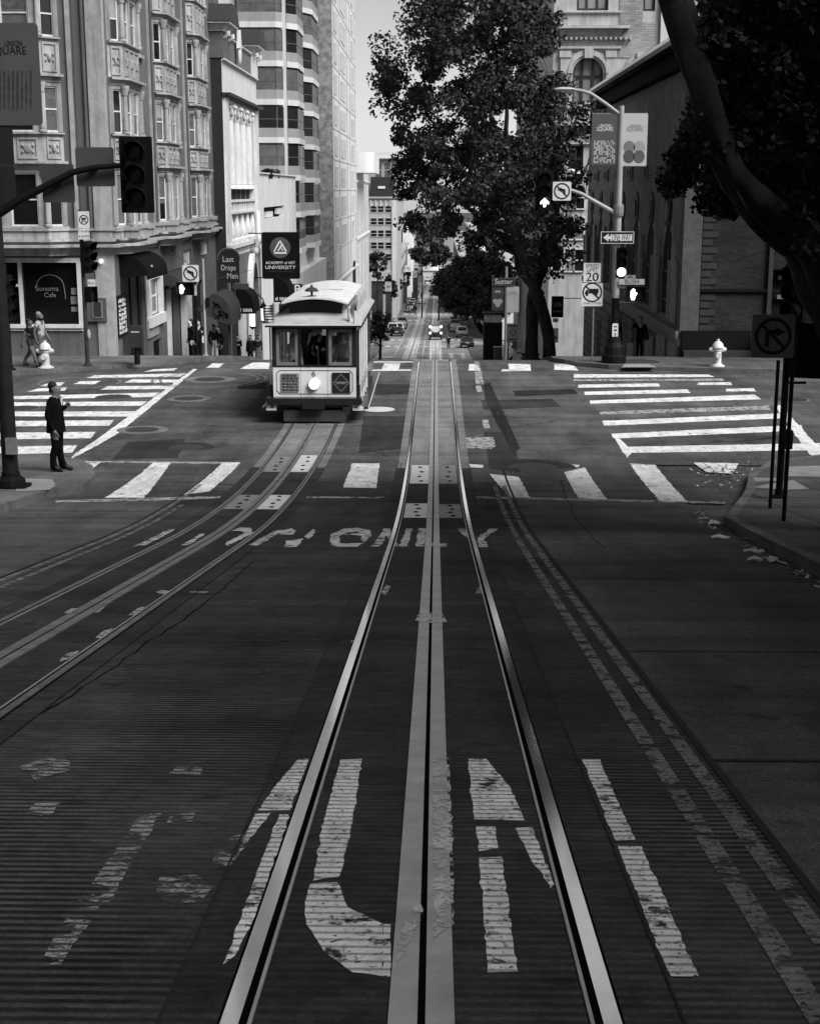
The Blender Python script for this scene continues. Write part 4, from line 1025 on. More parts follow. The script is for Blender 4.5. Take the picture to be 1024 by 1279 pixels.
for k in range(5): q.box(at(463+k*6.2,250,Y7).x-.12, at(463+k*6.2,250,Y7).x+.12, Y7-.2, Y7, at(470,258,Y7).z, at(470,250,Y7).z)
q.build('pier', stone, FB)
DB = block('hotel_block', 'distant stone block with roof balustrade behind the window block', -30, at(498,230,410).x, 410, 470, at(470,198,410).z, mat('distant stone', .33, var=.12), [('N', [at(473,225,410).x, at(484,225,410).x], [at(470,222,410).z], 2.0, 4.2, pane_m)], cornice=1.2)
q = MB(); zt = at(470,198,410).z; q.box(-30, at(498,230,410).x, 410, 411, zt+1.2, zt+1.6)
for k in range(14): q.box(-30+k*1.5, -29.7+k*1.5, 410, 410.6, zt, zt+1.2)
q.build('balustrade', stone, DB)
q = MB(); q.box(at(463,235,395).x, at(491,235,395).x, 395, 409, at(470,262,395).z, at(470,221,395).z); db2 = q.build('dark_block', mat('dark hoarding', .03), None, loc=(-14,395,-20)); tag(db2, 'dark blank roof block with a small pale sign between the two far stone blocks', 'building'); 
q = MB(); q.box(at(472,235,395).x, at(481,235,395).x, 394.8, 394.95, at(470,235.5,395).z, at(470,232.5,395).z); q.build('sign', white_p, db2, loc=(-14,395,-20))
block('slab_block', 'narrow bright white slab building far down the left side', at(503,300,440).x, at(514,300,440).x, 440, 480, at(508,286,440).z, mat('bright render', .7, var=.05), [], cornice=0)
block('street_block', 'far left brick block standing past the window block', -30, -8.6, 347, 432, at(500,312,380).z, mat('far brick', .16, var=.25), [('N', [-11,-13.5], [-14,-18,-22], 1.4, 2, pane_d), ('E', [352,358,364,370,376,382,388,394,400], [-15,-19,-23], 2.2, 2.2, pane_d)])
block('street_block', 'far left grey block beyond the narrow white slab', -32, -8.4, 482, 600, -12, mat('far grey', .24, var=.2), [('N', [-9.5,-11.5,-13.5], [-17,-21,-25], 1.2, 2, pane_d), ('E', [486+8*k for k in range(10)], [-18,-22,-27,-32], 3, 2.4, pane_d)])
block('street_block', 'far right pale block seen through the big tree', 8.9, 32, 209, 262, -5, mat('far pale wall', .5, var=.12), [('W', [213+5*k for k in range(10)], [-18,-14,-10], 2.2, 2.2, pane_d), ('N', [12+3*k for k in range(6)], [-14,-10], 1.5, 2.1, pane_d)])
block('street_block', 'far right white block beyond the pale one', 8.7, 32, 264, 294, -11, mat('far white wall', .62, var=.1), [('W', [268+5*k for k in range(5)], [-20,-16], 2.2, 2.2, pane_d)])
block('street_block', 'far right stone block across the side street', 8.5, 34, 315, 420, -9, mat('far stone wall', .42, var=.15), [('W', [320+8*k for k in range(12)], [-22,-17,-13], 3, 2.8, pane_d), ('N', [11+3*k for k in range(6)], [-18,-14], 1.5, 2.1, pane_d)])
block('street_block', 'last right block before the end of the street', 7.6, 34, 430, 640, -20, mat('far dun wall', .36, var=.15), [('W', [436+14*k for k in range(14)], [-30,-25], 5, 3, pane_d)])
EB = block('end_building', 'hazy pale building with a rounded gable closing the far end of the street', at(528,340,800).x, at(553,340,800).x, 800, 840, at(540,338,800).z, mat('end pale', .5, var=.08), [], cornice=.6)
q = MB(); zt = at(540,338,800).z; wv = at(552,340,800).x-at(529,340,800).x; q.lathe((at(540.5,340,800).x, 812, zt), [(wv*.48,0),(wv*.42,1.2),(wv*.32,2.8),(wv*.18,4.4),(wv*.13,5.6),(wv*.12,6.6),(.2,7.4)], 20); q.build('dome', mat('end pale', .5), EB, smooth=True)
block('end_block', 'dark grey block left of the domed end building', at(512,320,820).x, at(527,320,820).x, 820, 850, at(518,318,820).z, mat('end dark', .2, var=.2), [], cornice=.5)
block('end_block', 'tall grey block right of the domed end building', at(554,320,830).x, at(600,320,830).x, 830, 860, at(560,290,830).z, mat('end grey', .3, var=.2), [], cornice=.5)
# ============================================================ dark brick corner club house
XR = 9.0
DC = thing('brick_clubhouse', (XR, 52.5, -5.9), 'dark brick corner building with pointed arches and a deep hipped roof', 'building')
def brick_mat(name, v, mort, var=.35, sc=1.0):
    m = bpy.data.materials.new(name); m.use_nodes = True; n = m.node_tree.nodes; l = m.node_tree.links; b = n['Principled BSDF']
    b.inputs['Roughness'].default_value = .8; b.inputs['Specular IOR Level'].default_value = .2
    g = n.new('ShaderNodeNewGeometry'); sx = n.new('ShaderNodeSeparateXYZ'); l.new(g.outputs['Position'], sx.inputs[0])
    ad = n.new('ShaderNodeMath'); ad.operation = 'ADD'; l.new(sx.outputs['X'], ad.inputs[0]); l.new(sx.outputs['Y'], ad.inputs[1])
    cb = n.new('ShaderNodeCombineXYZ'); l.new(ad.outputs[0], cb.inputs[0]); l.new(sx.outputs['Z'], cb.inputs[1])
    br = n.new('ShaderNodeTexBrick'); l.new(cb.outputs[0], br.inputs['Vector']); br.inputs['Scale'].default_value = 1
    br.inputs['Brick Width'].default_value = .24*sc; br.inputs['Row Height'].default_value = .08*sc; br.inputs['Mortar Size'].default_value = .008*sc
    br.inputs['Color1'].default_value = (v*(1-var),)*3 + (1,); br.inputs['Color2'].default_value = (v*(1+var),)*3 + (1,); br.inputs['Mortar'].default_value = (mort,)*3 + (1,)
    t = n.new('ShaderNodeTexNoise'); t.inputs['Scale'].default_value = .6; t.inputs['Detail'].default_value = 6; l.new(g.outputs['Position'], t.inputs['Vector'])
    r = n.new('ShaderNodeMapRange'); r.inputs['From Min'].default_value = .3; r.inputs['From Max'].default_value = .7; r.inputs['To Min'].default_value = .7; r.inputs['To Max'].default_value = 1.3; l.new(t.outputs['Fac'], r.inputs['Value'])
    mx = n.new('ShaderNodeMix'); mx.data_type = 'RGBA'; mx.blend_type = 'MULTIPLY'; mx.inputs[0].default_value = 1
    l.new(br.outputs['Color'], mx.inputs[6]); l.new(r.outputs['Result'], mx.inputs[7]); l.new(mx.outputs[2], b.inputs['Base Color'])
    bp = n.new('ShaderNodeBump'); bp.inputs['Strength'].default_value = .4; bp.inputs['Distance'].default_value = .01; l.new(br.outputs['Fac'], bp.inputs['Height']); bp.invert = True; l.new(bp.outputs['Normal'], b.inputs['Normal'])
    return m
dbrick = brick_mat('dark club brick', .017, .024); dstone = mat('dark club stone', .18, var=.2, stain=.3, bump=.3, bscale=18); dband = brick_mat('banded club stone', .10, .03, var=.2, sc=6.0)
dpale = mat('club corner stone', .075, var=.3, scale=4, bump=.5, bscale=14)  # corner stone darkened like the front brick, in place of tree shade
zr = lambda px, row: at(px, row, 9.0*1780/(px-545)).z
ZL = -5.02; ZE = 5.0; YE = 87.0
arches = [56.6, 61.2, 65.8, 70.5, 75.2, 79.9, 84.4]
def arch_hole_wall():
    q = MB()
    holes = [(a-1.2-52.5, a+1.2-52.5, ZL+.25+14, -1.35+14) for a in arches]
    q.wall((XR, 52.5, -14), Y_, YE-52.5, ZE+14, holes, -X_, .5)
    return q
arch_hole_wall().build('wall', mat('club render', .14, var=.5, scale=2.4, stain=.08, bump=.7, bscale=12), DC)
q = MB(); q.wall((XR, 52.5, -8), X_, 34, ZE+8, [(3.2, 8.5, 1.0, 5.2)], -Y_, .6); q.build('front_wall', dbrick, DC)  # front brick colour lowered to stand for tree shade on this side
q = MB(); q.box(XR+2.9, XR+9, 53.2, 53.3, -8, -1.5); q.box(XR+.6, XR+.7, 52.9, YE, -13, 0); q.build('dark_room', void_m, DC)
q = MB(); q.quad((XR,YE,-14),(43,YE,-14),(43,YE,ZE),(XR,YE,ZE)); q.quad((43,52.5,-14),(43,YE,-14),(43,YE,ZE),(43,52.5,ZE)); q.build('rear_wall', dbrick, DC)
pil = mat('club pilaster stone', .23, var=.35, scale=3, stain=.08, bump=.5, bscale=14)
for a in arches:
    # pointed head in front of the square hole: two curved spandrels
    q = MB(); H0 = -1.35
    hd = 1.7
    for s in (-1, 1):
        pts = [(s*1.201, H0-hd)] + [(s*(1.2*math.cos(R(t))**.75), H0-hd+(hd-.05)*math.sin(R(t))) for t in range(10, 91, 10)] + [(0, H0+.001), (s*1.201, H0+.001)]
        q.prism(pts, (XR+.012, a, 0), Y_, Z_, (.036, 0, 0))
    ar = q.build('arch_head', pil, DC)
    q = MB(); q.prism([(.8*math.cos(R(t)), .7*math.sin(R(t))) for t in range(0,360,24)], (XR-.05, a, -.75), Y_, Z_, (.08,0,0)); q.build('dark_roundel', black_p, ar)
    q = MB(); q.prism([(.30*math.cos(R(t)), .38*math.sin(R(t))) for t in range(0,360,24)], (XR-.12, a, -.8), Y_, Z_, (.08,0,0)); q.build('carved_head', dstone, ar)
    q = MB(); q.box(XR+.05, XR+.12, a-1.199, a+1.199, ZL+.26, -1.36); w_ = q.build('window', void_m, DC)  # black panel set forward, standing in for the unlit recess
    q = MB(); q.box(XR+.03, XR+.049, a-.04, a+.04, ZL+.3, -2.2)
    for zz_ in (-4.2, -3.1): q.box(XR+.034, XR+.048, a-1.1, a+1.1, zz_-.03, zz_+.03)
    q.build('window_bar', dark_p, w_)
for i in range(len(arches)+1):
    y = (arches[i-1]+arches[i])/2 if 0 < i < len(arches) else (54.4 if i == 0 else 86.4)
    q = MB(); q.box(XR-.14, XR-.001, y-.42, y+.42, ZL+.2, -1.9); q.build('pilaster', pil, DC)
    for s in (-1, 1):
        q = MB(); q.cyl((XR-.1, y+s*.72, ZL+.2), (XR-.1, y+s*.72, -2.6), .10, n=8); q.build('shaft', pil, DC)
    q = MB(); q.box(XR-.09, XR-.001, y-.9, y+.9, .45, 1.05); pn_ = q.build('relief_panel', dstone, DC)
    q = MB(); q.box(XR-.12, XR-.092, y-.6, y+.6, .55, .95); q.build('panel_sunk', black_p, pn_)
q = MB(); q.box(XR-.25, XR+.08, 52.4, YE, ZL-.28, ZL); q.box(XR-.18, XR+.05, 52.35, YE, ZL-.55, ZL-.28); q.build('ledge', dstone, DC)
q = MB(); q.box(XR-.06, XR, 52.44, YE, -14, ZL-.55); bs = q.build('banded_base', dband, DC)
for i, y in enumerate((57.5, 62.5, 64.8, 70.2, 74, 79)):
    q = MB(); g_ = gz(y)+.2; q.box(XR-.09, XR-.05, y-.7, y+.5, g_+.1, min(ZL-.7, g_+2.6)); q.build('cellar_opening', void_m, DC)
    q = MB(); q.box(XR-.10, XR-.05, y-1.0, y-.72, g_, min(ZL-.7, g_+2.7)); q.build('opening_jamb', dpale, DC)
for i in range(6):
    y0 = 52.6+i*2.9; g_ = gz(y0+1.4)
    q = MB(); q.prism([(y0, gz(y0)-.1), (y0+2.2, gz(y0+2.2)-.1), (y0+2.2, gz(y0+2.2)+1.15), (y0, g_+1.3)], (XR-.16, 0, 0), Y_, Z_, (.14,0,0)); q.build('plinth_block', mat('plinth stone', .28, var=.3, bump=.3), DC)
q = MB(); q.box(XR-.12, XR+.55, 52.36, 53.1, -8, ZE); q.build('corner_quoin', dpale, DC)
q = MB()
for k in range(26): q.box(XR+.6, XR+(1.15 if k % 2 else .95), 52.47, 52.5, -5.3+k*.28, -5.3+k*.28+.2)
q.build('quoin_bricks', mat('dark quoin', .03), DC)
q = MB(); q.box(XR-.05, XR+34, 52.2, 52.5, -8, -5.0); q.box(XR-.02, XR+34, 52.38, 52.5, -3.6, -3.5); q.build('plinth', black_p, DC)
q = MB(); q.box(XR+3.0, XR+3.15, 52.35, 52.5, -7, -.5); q.box(XR+8.5, XR+8.7, 52.35, 52.5, -7, -.5); q.build('door_jamb', mat('dark quoin', .03), DC)
q = MB(); q.box(XR+3.5, XR+5.6, 53.0, 53.1, -3.2, -3.05); q.box(XR+3.5, XR+6, 53.0, 53.1, -3.9, -3.75); q.build('door_light', mid_p, DC)
# stone ramp cheek on the right, with slab wall
q = MB(); q.box(11.8, 20, 51.3, 52.3, -6.2, -4.9); q.build('steps_wall', mat('ramp stone', .035, var=.2), DC)
q = MB(); q.box(XR+.0, 43, 51.9, 52.19, -6.2, -5.7); q.build('step', mat('dark quoin', .03), DC)
# roof: deep eave, soffit, fascia and hipped slopes
xe, y0, y1, ze = 8.35, 50.6, 80.5, 5.22
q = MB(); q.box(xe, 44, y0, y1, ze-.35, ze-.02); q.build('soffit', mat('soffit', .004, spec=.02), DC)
q = MB(); q.prism([(xe-.30, ze-.16), (xe, ze-.16), (xe, ze+.16)], (0,y0-.1,0), X_, Z_, (0,y1-y0+.2,0)); q.prism([(y0-.30, ze-.16), (y0, ze-.16), (y0, ze+.16)], (xe,0,0), Y_, Z_, (36,0,0)); q.box(xe-.0, 44, y1, y1+.1, ze-.2, ze+.06); q.build('fascia', mat('eave edge', .8, var=.06), DC)
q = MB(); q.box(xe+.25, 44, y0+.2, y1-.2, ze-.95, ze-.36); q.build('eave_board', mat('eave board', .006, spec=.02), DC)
for k in range(20): 
    y = y0+.8+k*1.5
q = MB(); q.add([(xe,y0,ze),(44,y0,ze),(44,y1,ze),(xe,y1,ze),(16,60,ze+2.2),(44,60,ze+2.2),(44,74,ze+2.2),(16,74,ze+2.2)], [[0,1,5,4],[0,4,7,3],[3,7,6,2],[4,5,6,7]]); q.build('roof', mat('roof tiles', .03, var=.3, scale=3), DC)
q = MB(); q.box(13.2, 16.4, 57, 62, 5.4, 7.0); q.build('roof_plant', mat('roof box', .04), DC)
q = MB(); q.cyl((11.3, 64, 5.5), (11.3, 64, 14), .13, .09, n=10); q.build('flagpole', pale_p, DC)
# ============================================================ ornate hotel behind
OB = thing('ornate_building', (9.3, 104, -14), 'ornate pale stone building with arched windows behind the dark clubhouse', 'building')
ost = mat('ornate stone', .42, rough=.8, var=.15, scale=1.2, stain=.35, bump=.3, bscale=10)
obr = brick_mat('ornate buff brick', .27, .18, var=.18, sc=2.0)
YO = 104.0; X0 = at(690, 100, YO).x; zo = lambda r: at(735, r, YO).z; xo = lambda p: at(p, 90, YO).x
bw0, bw1 = xo(715), xo(753); hz0, hz1 = zo(128), zo(72)
q = MB(); q.wall((X0, YO, -18), X_, 40-X0, 18+22, [(bw0-X0, bw1-X0, hz0+18, hz1+18), (xo(786)-X0, xo(812)-X0, zo(128)+18, zo(74)+18), (xo(718)-X0, xo(757)-X0, zo(13)+18, zo(-22)+18), (xo(776)-X0, xo(815)-X0, zo(14)+18, zo(-22)+18), (xo(712)-X0, xo(731)-X0, zo(225)+18, zo(181)+18)], -Y_, .5)
q.build('wall', ost, OB)
q = MB(); q.box(xo(771), xo(800), YO-.06, YO-.002, zo(72), zo(-40)); q.box(xo(800), xo(822), YO-.06, YO-.002, zo(70), zo(28)); q.build('brick_bay', obr, OB)
q = MB(); q.box(xo(822), xo(835), YO-.3, YO, zo(100), zo(-30)); q.build('pale_pier', mat('pale pier', .55, var=.06), OB)
q = MB(); q.quad((X0,YO,-18),(X0,150,-18),(X0,150,22),(X0,YO,22)); q.quad((X0,YO,22),(40,YO,22),(40,150,22),(X0,150,22)); q.box(X0+.6, 39, YO+.6, 149, -17, 21.5); q.build('side_wall', ost, OB)
def arched(x0, x1, zb, zt, nm):
    r = (x1-x0)/2; cx = (x0+x1)/2; zc = zt - r
    q = MB()
    for s in (-1, 1):
        pts = [(s*r*1.002, zc)] + [(s*r*math.cos(R(t)), zc-0+r*math.sin(R(t))) for t in range(10, 91, 10)] + [(s*r*1.002, zt+.002)]
        q.prism([(a, b) for a, b in pts], (cx, YO+.02, 0), X_, Z_, (0,.4,0))
    f = q.build('arched_window', ost, OB)
    q = MB()
    for (r0, r1, d) in ((1.0,1.16,.16),(1.16,1.34,.30),(1.34,1.5,.16)):
        ring = [(r*r1*math.cos(R(t)), r*r1*math.sin(R(t))) for t in range(0,181,9)] + [(r*r0*math.cos(R(t)), r*r0*math.sin(R(t))) for t in range(180,-1,-9)]
        q.prism(ring, (cx, YO-d, zc), X_, Z_, (0,d-.002,0))
    q.box(cx-.3, cx+.3, YO-.45, YO-.002, zt-.05, zt+r*.55); q.build('archivolt', ost, f)
    q = MB(); q.box(x0, x1, YO+.45, YO+.5, zb, zt); q.build('pane', pane_l, f)
    q = MB()
    for a in (-.36, .36): q.box(cx+a*r-.08, cx+a*r+.08, YO+.3, YO+.44, zb, zt-.1)
    q.box(x0, x1, YO+.32, YO+.43, zc-.25, zc-.1); q.box(x0, x0+.14, YO+.3, YO+.44, zb, zt-r*.5); q.box(x1-.14, x1, YO+.3, YO+.44, zb, zt-r*.5); q.build('window_frame', dark_p, f)
arched(bw0, bw1, hz0, hz1, 'a'); arched(xo(786), xo(812), zo(128), zo(74), 'b')
for p0, p1, r0, r1 in ((718,757,13,-22),(776,815,14,-22)):
    pw = window_proto(xo(p1)-xo(p0), zo(r1)-zo(r0), pane_l, frame=dark_p, fw=.16, mull=(.33,.66), rails=(.6,), depth=.15); place(pw, OB, ((xo(p0)+xo(p1))/2, YO+.2, zo(r0)), 0)
pw = window_proto(xo(731)-xo(712), zo(181)-zo(225), pane_d, frame=dark_p, fw=.16, mull=(.5,), rails=(.3,.6), depth=.15); place(pw, OB, (xo(721.5), YO+.2, zo(225)), 0)
q = MB(); pl4 = [(X0-.02, YO+4), (X0-.02, YO), (xo(770), YO), (xo(770), YO+.3)]; mould(q, pl4, zo(47), zo(33), .75, 4); mould(q, pl4, zo(64), zo(58), .25, 2); mould(q, pl4, zo(18), zo(14), .2, 2)
for k in range(16): q.box(X0+.1+k*.34, X0+.26+k*.34, YO-.45, YO, zo(50), zo(47))
q.build('cornice', ost, OB)
q = MB()
for p in (705, 762): 
    q = MB(); q.box(xo(p)-.32, xo(p)+.32, YO-.2, YO, zo(135), zo(66)); q.box(xo(p)-.4, xo(p)+.4, YO-.28, YO, zo(72), zo(65)+.05); q.build('pilaster', ost, OB)
q = MB(); pl5 = [(X0-.05, 150), (X0-.05, YO-.05), (xo(745), YO-.05)]; mould(q, pl5, zo(163), zo(154), .6, 3); mould(q, pl5, zo(182), zo(178), .2, 2)
q.build('entablature', ost, OB)
q = MB()
for k in range(4): q.ball((xo(697)+k*.75, YO-.12, zo(171)), (.22,.1,.3), 8, 6)
for y in range(8): q.cyl((X0-.25, YO+2+y*4.5, zo(182)), (X0-.25, YO+2+y*4.5, zo(330)), .4, .45, n=10)
q.box(xo(690), xo(698), YO-.25, YO, zo(300), zo(182)); q.box(xo(701), xo(709), YO-.25, YO, zo(300), zo(182)); q.build('attached_column', ost, OB)
q = MB(); q.box(xo(712), xo(733), YO-1.0, YO, zo(241), zo(237)); q.tube([(xo(712), YO-1, zo(222)), (xo(733), YO-1, zo(222))], .05, 6)
for k in range(9): q.cyl((xo(712)+k*.15, YO-1, zo(238)), (xo(712)+k*.15, YO-1, zo(222)), .025, n=5)
bl = q.build('balcony', black_p, OB)
q = MB(); q.lathe((xo(715), YO-.6, zo(222)), [(.2,0),(.26,.5),(.16,.6)], 8); q.box(xo(714), xo(728), YO-.5, YO-.3, zo(217), zo(213)); q.build('urn', white_p, bl)
for k, zrow in enumerate((262, 300, 340)):
    for j, p in enumerate((700, 716, 728)):
        pw = window_proto(.8, 1.7, pane_l if (k+j) % 2 else pane_d, fw=.1, depth=.1); place(pw, OB, (xo(p), YO-.12, zo(zrow)), 0)
for k in range(7):
    for zrow in (215, 262, 330):
        pw = window_proto(1.6, 2.2, pane_d, fw=.1, depth=.1); place(pw, OB, (X0-.12, YO+4.2+k*4.5, zo(zrow)), ROTR)
# ============================================================ unseen blocks beside the camera, added to close the street and shade the slope
block('unseen_shade_block', 'unseen grey block added to shade the slope from the left', -34, -11.8, -70, 27.5, 15, stucco_d, [('E', [-60+5*k for k in range(15)], [0, 3.6, 7.2, 10.8], 1.6, 2.1, pane_d)], zb=-8)
block('unseen_shade_block', 'unseen brick block added to shade the slope from the right', 9.6, 34, -70, 12.0, 16, dbrick, [('W', [-60+5*k for k in range(14)], [0, 3.6, 7.2, 10.8], 1.6, 2.1, pane_d)], zb=-8)
# ============================================================ trees
def leaf_cloud(centres, n_per, size, spread, seed, droop=.15):
    """many small leaf faces gathered in clumps; centres: (x,y,z,r)"""
    rg = np.random.default_rng(seed); C = np.array(centres, float); k = len(C)
    N = k*n_per; idx = np.repeat(np.arange(k), n_per)
    d = rg.normal(size=(N,3)); d /= np.linalg.norm(d, axis=1)[:,None]; rad = rg.random(N)**.45
    P = C[idx,:3] + d*rad[:,None]*C[idx,3:4]*np.array([1,1,.75])*spread
    a = rg.normal(size=(N,3)); a[:,2] -= droop; a /= np.linalg.norm(a, axis=1)[:,None]
    b = rg.normal(size=(N,3)); b -= a*(a*b).sum(1)[:,None]; b /= np.linalg.norm(b, axis=1)[:,None]
    s = size*(.6+.8*rg.random(N))[:,None]
    v0 = P - a*s; v1 = P - a*s*.1 + b*s*.62; v2 = P + a*s; v3 = P - a*s*.1 - b*s*.62
    V = np.empty((N*4,3)); V[0::4] = v0; V[1::4] = v1; V[2::4] = v2; V[3::4] = v3
    return V
def leaf_mesh(name, V, m, parent, base):
    me = bpy.data.meshes.new(name); n = len(V)//4
    me.vertices.add(len(V)); me.vertices.foreach_set('co', (V - np.array(base)).astype(np.float32).ravel())
    me.loops.add(len(V)); me.loops.foreach_set('vertex_index', np.arange(len(V), dtype=np.int32))
    me.polygons.add(n); me.polygons.foreach_set('loop_start', np.arange(0, len(V), 4, dtype=np.int32)); me.polygons.foreach_set('loop_total', np.full(n, 4, dtype=np.int32))
    me.materials.append(m); me.update(); me.validate()
    o = bpy.data.objects.new(name, me); col.objects.link(o); o.parent = parent; return o
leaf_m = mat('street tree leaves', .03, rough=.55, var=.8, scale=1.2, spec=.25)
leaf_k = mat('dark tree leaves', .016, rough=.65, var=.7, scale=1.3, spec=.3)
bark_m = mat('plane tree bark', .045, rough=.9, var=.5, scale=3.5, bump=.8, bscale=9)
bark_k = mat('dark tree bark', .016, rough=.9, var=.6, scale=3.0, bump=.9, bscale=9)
def grow(q, p0, d, L, r, depth, tips, rg, up=.12, split=2, bend=.28):
    """recursive branching limbs; collects the tips for leaf clumps"""
    pts = [Vector(p0)]; d = Vector(d).normalized(); n = 5; rs = [r]
    for i in range(n):
        d = (d + Vector((rg.gauss(0,bend*.5), rg.gauss(0,bend*.5), rg.gauss(up,bend*.3)))).normalized(); pts.append(pts[-1]+d*L/n); rs.append(r*(1-.45*(i+1)/n))
    q.tube(pts, rs, 8 if r > .12 else 5)
    if depth == 0: tips.append(pts[-1]); tips.append(pts[3]); return
    for k in range(split + (1 if rg.random() < .5 else 0)):
        i = rg.choice([3,4,5]); a = rg.uniform(0, 6.283); side = Vector((math.cos(a), math.sin(a), rg.uniform(-.1,.6)))
        nd = (d*.75 + side*.75).normalized(); grow(q, pts[i], nd, L*rg.uniform(.6,.8), rs[i]*.68, depth-1, tips, rg, up, split, bend)
    if depth <= 2: tips.append(pts[4])
rg = random.Random(12)
# ---- big plane tree over the street, two leaning stems
c0 = Vector((at(684, 440, 64).x, 64, gz(64)+.1))
BT = thing('plane_tree', c0, 'tall spreading street tree with two leaning stems beside the pedestrian crossing', 'tree')
q = MB(); tips = []
P = lambda px, row, Y: at(px, row, Y)
q.limb([P(687,480,64), P(686,450,64), P(685,425,64), P(680,400,64), P(673,375,63.5), P(664,350,63), P(653,320,63), P(640,285,62.5), P(622,250,62)], [.40,.31,.27,.27,.27,.25,.24,.2,.16], 12)
q.limb([P(662,480,65), P(663,450,65), P(664,415,65), P(664,388,64.6), P(665,372,64.4), P(672,350,64), P(686,310,64.5), P(694,260,65), P(690,200,65)], [.40,.31,.28,.28,.26,.22,.2,.17,.12], 12)
q.limb([P(676,370,63.5), P(650,335,63.6), P(648,300,64), P(640,250,65), P(630,190,66)], [.2,.2,.18,.15,.12], 10)
starts = [(P(622,250,62), (-.75,-.2,.6), 4.4), (P(640,285,62.5), (-.9,-.1,.25), 4.6), (P(655,320,63), (-1,.1,.1), 4.4), (P(630,190,66), (-.5,.2,.9), 4.0), (P(640,250,65), (-.6,.4,.6), 4.4), (P(690,200,65), (.1,.1,1), 3.0), (P(694,260,65), (.4,-.3,.5), 2.4), (P(686,310,64.5), (.4,-.1,.5), 1.8), (P(630,190,66), (0,-.4,1), 4.2), (P(622,250,62), (-.2,-.3,1), 4.6), (P(690,200,65), (-.4,0,1), 4.0), (P(648,300,64), (-.8,.3,.1), 4)]
for s, d, L in starts: grow(q, s, d, L*.62, .13, 2, tips, rg)
q.build('trunk', bark_m, BT, smooth=True)
cl = []
# clumps: at the limb tips that fall inside the crown outline seen in the photo, plus fill
def inside(px, row, poly):
    c = False; n = len(poly); j = n-1
    for i in range(n):
        xi, yi = poly[i]; xj, yj = poly[j]
        if (yi > row) != (yj > row) and px < (xj-xi)*(row-yi)/(yj-yi)+xi: c = not c
        j = i
    return c
crown = [(505,-60),(508,14),(486,30),(478,52),(466,66),(472,82),(478,118),(468,132),(478,152),(494,170),(492,196),(494,222),(503,240),(500,268),(512,285),(528,300),(560,292),(590,310),(612,322),(640,330),(668,344),(700,352),(716,330),(722,290),(704,272),(722,250),(722,222),(714,205),(704,195),(712,178),(738,165),(742,150),(734,132),(712,118),(700,100),(696,80),(694,45),(690,10),(690,-60)]
holes_ = [(592,22,9),(578,38,11),(562,95,12),(555,142,13),(574,148,8),(512,66,9),(520,90,8),(530,105,8),(640,145,12),(650,165,10),(577,170,10),(600,185,7),(540,118,8),(640,90,7),(560,235,9),(545,270,9),(575,262,10),(590,285,10),(520,262,8),(610,300,8),(690,260,9),(645,215,4),(560,180,5)]
cnt = 0
while cnt < 600:
    px, row, Y = rg.uniform(455,765), rg.uniform(-60,352), rg.uniform(58.5,70)
    if not inside(px, row, crown): continue
    if any((px-a)**2+(row-b)**2 < (r*1.15)**2 for a, b, r in holes_): continue
    # keep a rounded volume: less deep near the outline
    e = min(abs(px-c) for c in (462, 745)); 
    if abs(Y-64) > 2.2 + e/26: continue
    if row > 285 and rg.random() < .35: continue
    p = at(px, row, Y); cl.append((p.x, p.y, p.z, rg.uniform(.32,.78))); cnt += 1
V = leaf_cloud(cl, 125, .092, 1.05, 5)
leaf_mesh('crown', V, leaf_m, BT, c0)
# ---- round clipped tree further down
c1 = Vector((at(612, 440, 140).x, 140, gz(140)+.1))
RT = thing('round_tree', c1, 'low round dark tree on the right pavement below the big street tree', 'tree')
q = MB(); t2 = []
q.tube([c1-Vector((0,0,.4)), c1+Vector((.1,0,1.6)), c1+Vector((-.3,0,3.2)), c1+Vector((-1.2,0,4.6))], [.3,.24,.22,.16], 9)
for d in ((-.7,0,.6),(.6,.2,.8),(0,-.6,.8),(-.2,.7,.7)): grow(q, c1+Vector((-.3,0,3.2)), d, 2.4, .14, 1, t2, rg)
q.build('trunk', bark_k, RT, smooth=True)
cl = []; cnt = 0; out2 = [(543,372),(545,350),(558,330),(580,316),(605,316),(625,322),(640,345),(640,372),(632,392),(610,402),(590,396),(562,388)]
while cnt < 330:
    px, row, Y = rg.uniform(538,642), rg.uniform(312,402), rg.uniform(136.6,143.4)
    if not inside(px, row, out2): continue
    if ((px-592)/62)**2+((row-356)/56)**2+((Y-140)/3.8)**2 > 1.15: continue
    p = at(px, row, Y); cl.append((p.x, p.y, p.z, rg.uniform(.45,.8))); cnt += 1
leaf_mesh('crown', leaf_cloud(cl, 90, .15, 1, 8), mat('round tree leaves', .085, rough=.55, var=.7, scale=1.0, spec=.3), RT, c1)
# ---- near right tree: trunk just outside the frame, limbs fanning up to the left
c2 = Vector((6.9, 18.6, gz(18.6)+.1))
NT = thing('leaning_tree', c2, 'dark near tree leaning over the right pavement with heavy bare limbs', 'tree')
q = MB(); t3 = []
q.limb([c2-Vector((0,0,.4)), P(1140,580,19), P(1090,480,19.5), P(1058,425,19.8), P(1030,375,20), P(1008,325,20.5), P(985,275,21), P(958,212,21.5), P(932,140,22), P(905,60,22), P(880,-30,22)], [.5,.42,.36,.32,.30,.28,.25,.22,.20,.18,.16], 18, .085, 14)
q.limb([P(1090,480,19.5), P(1058,400,19.6), P(1018,315,19.8), P(972,245,20), P(932,182,20), P(897,112,20.3), P(864,40,20.5), P(840,-40,20.8)], [.28,.26,.24,.22,.2,.18,.16,.14], 18, .085, 1)
q.limb([P(1018,315,19.8), P(960,262,19), P(918,225,18.8), P(890,165,18.6), P(872,95,18.6), P(845,20,18.8), P(820,-60,19)], [.22,.21,.2,.19,.18,.16,.14], 18, .085, 61)
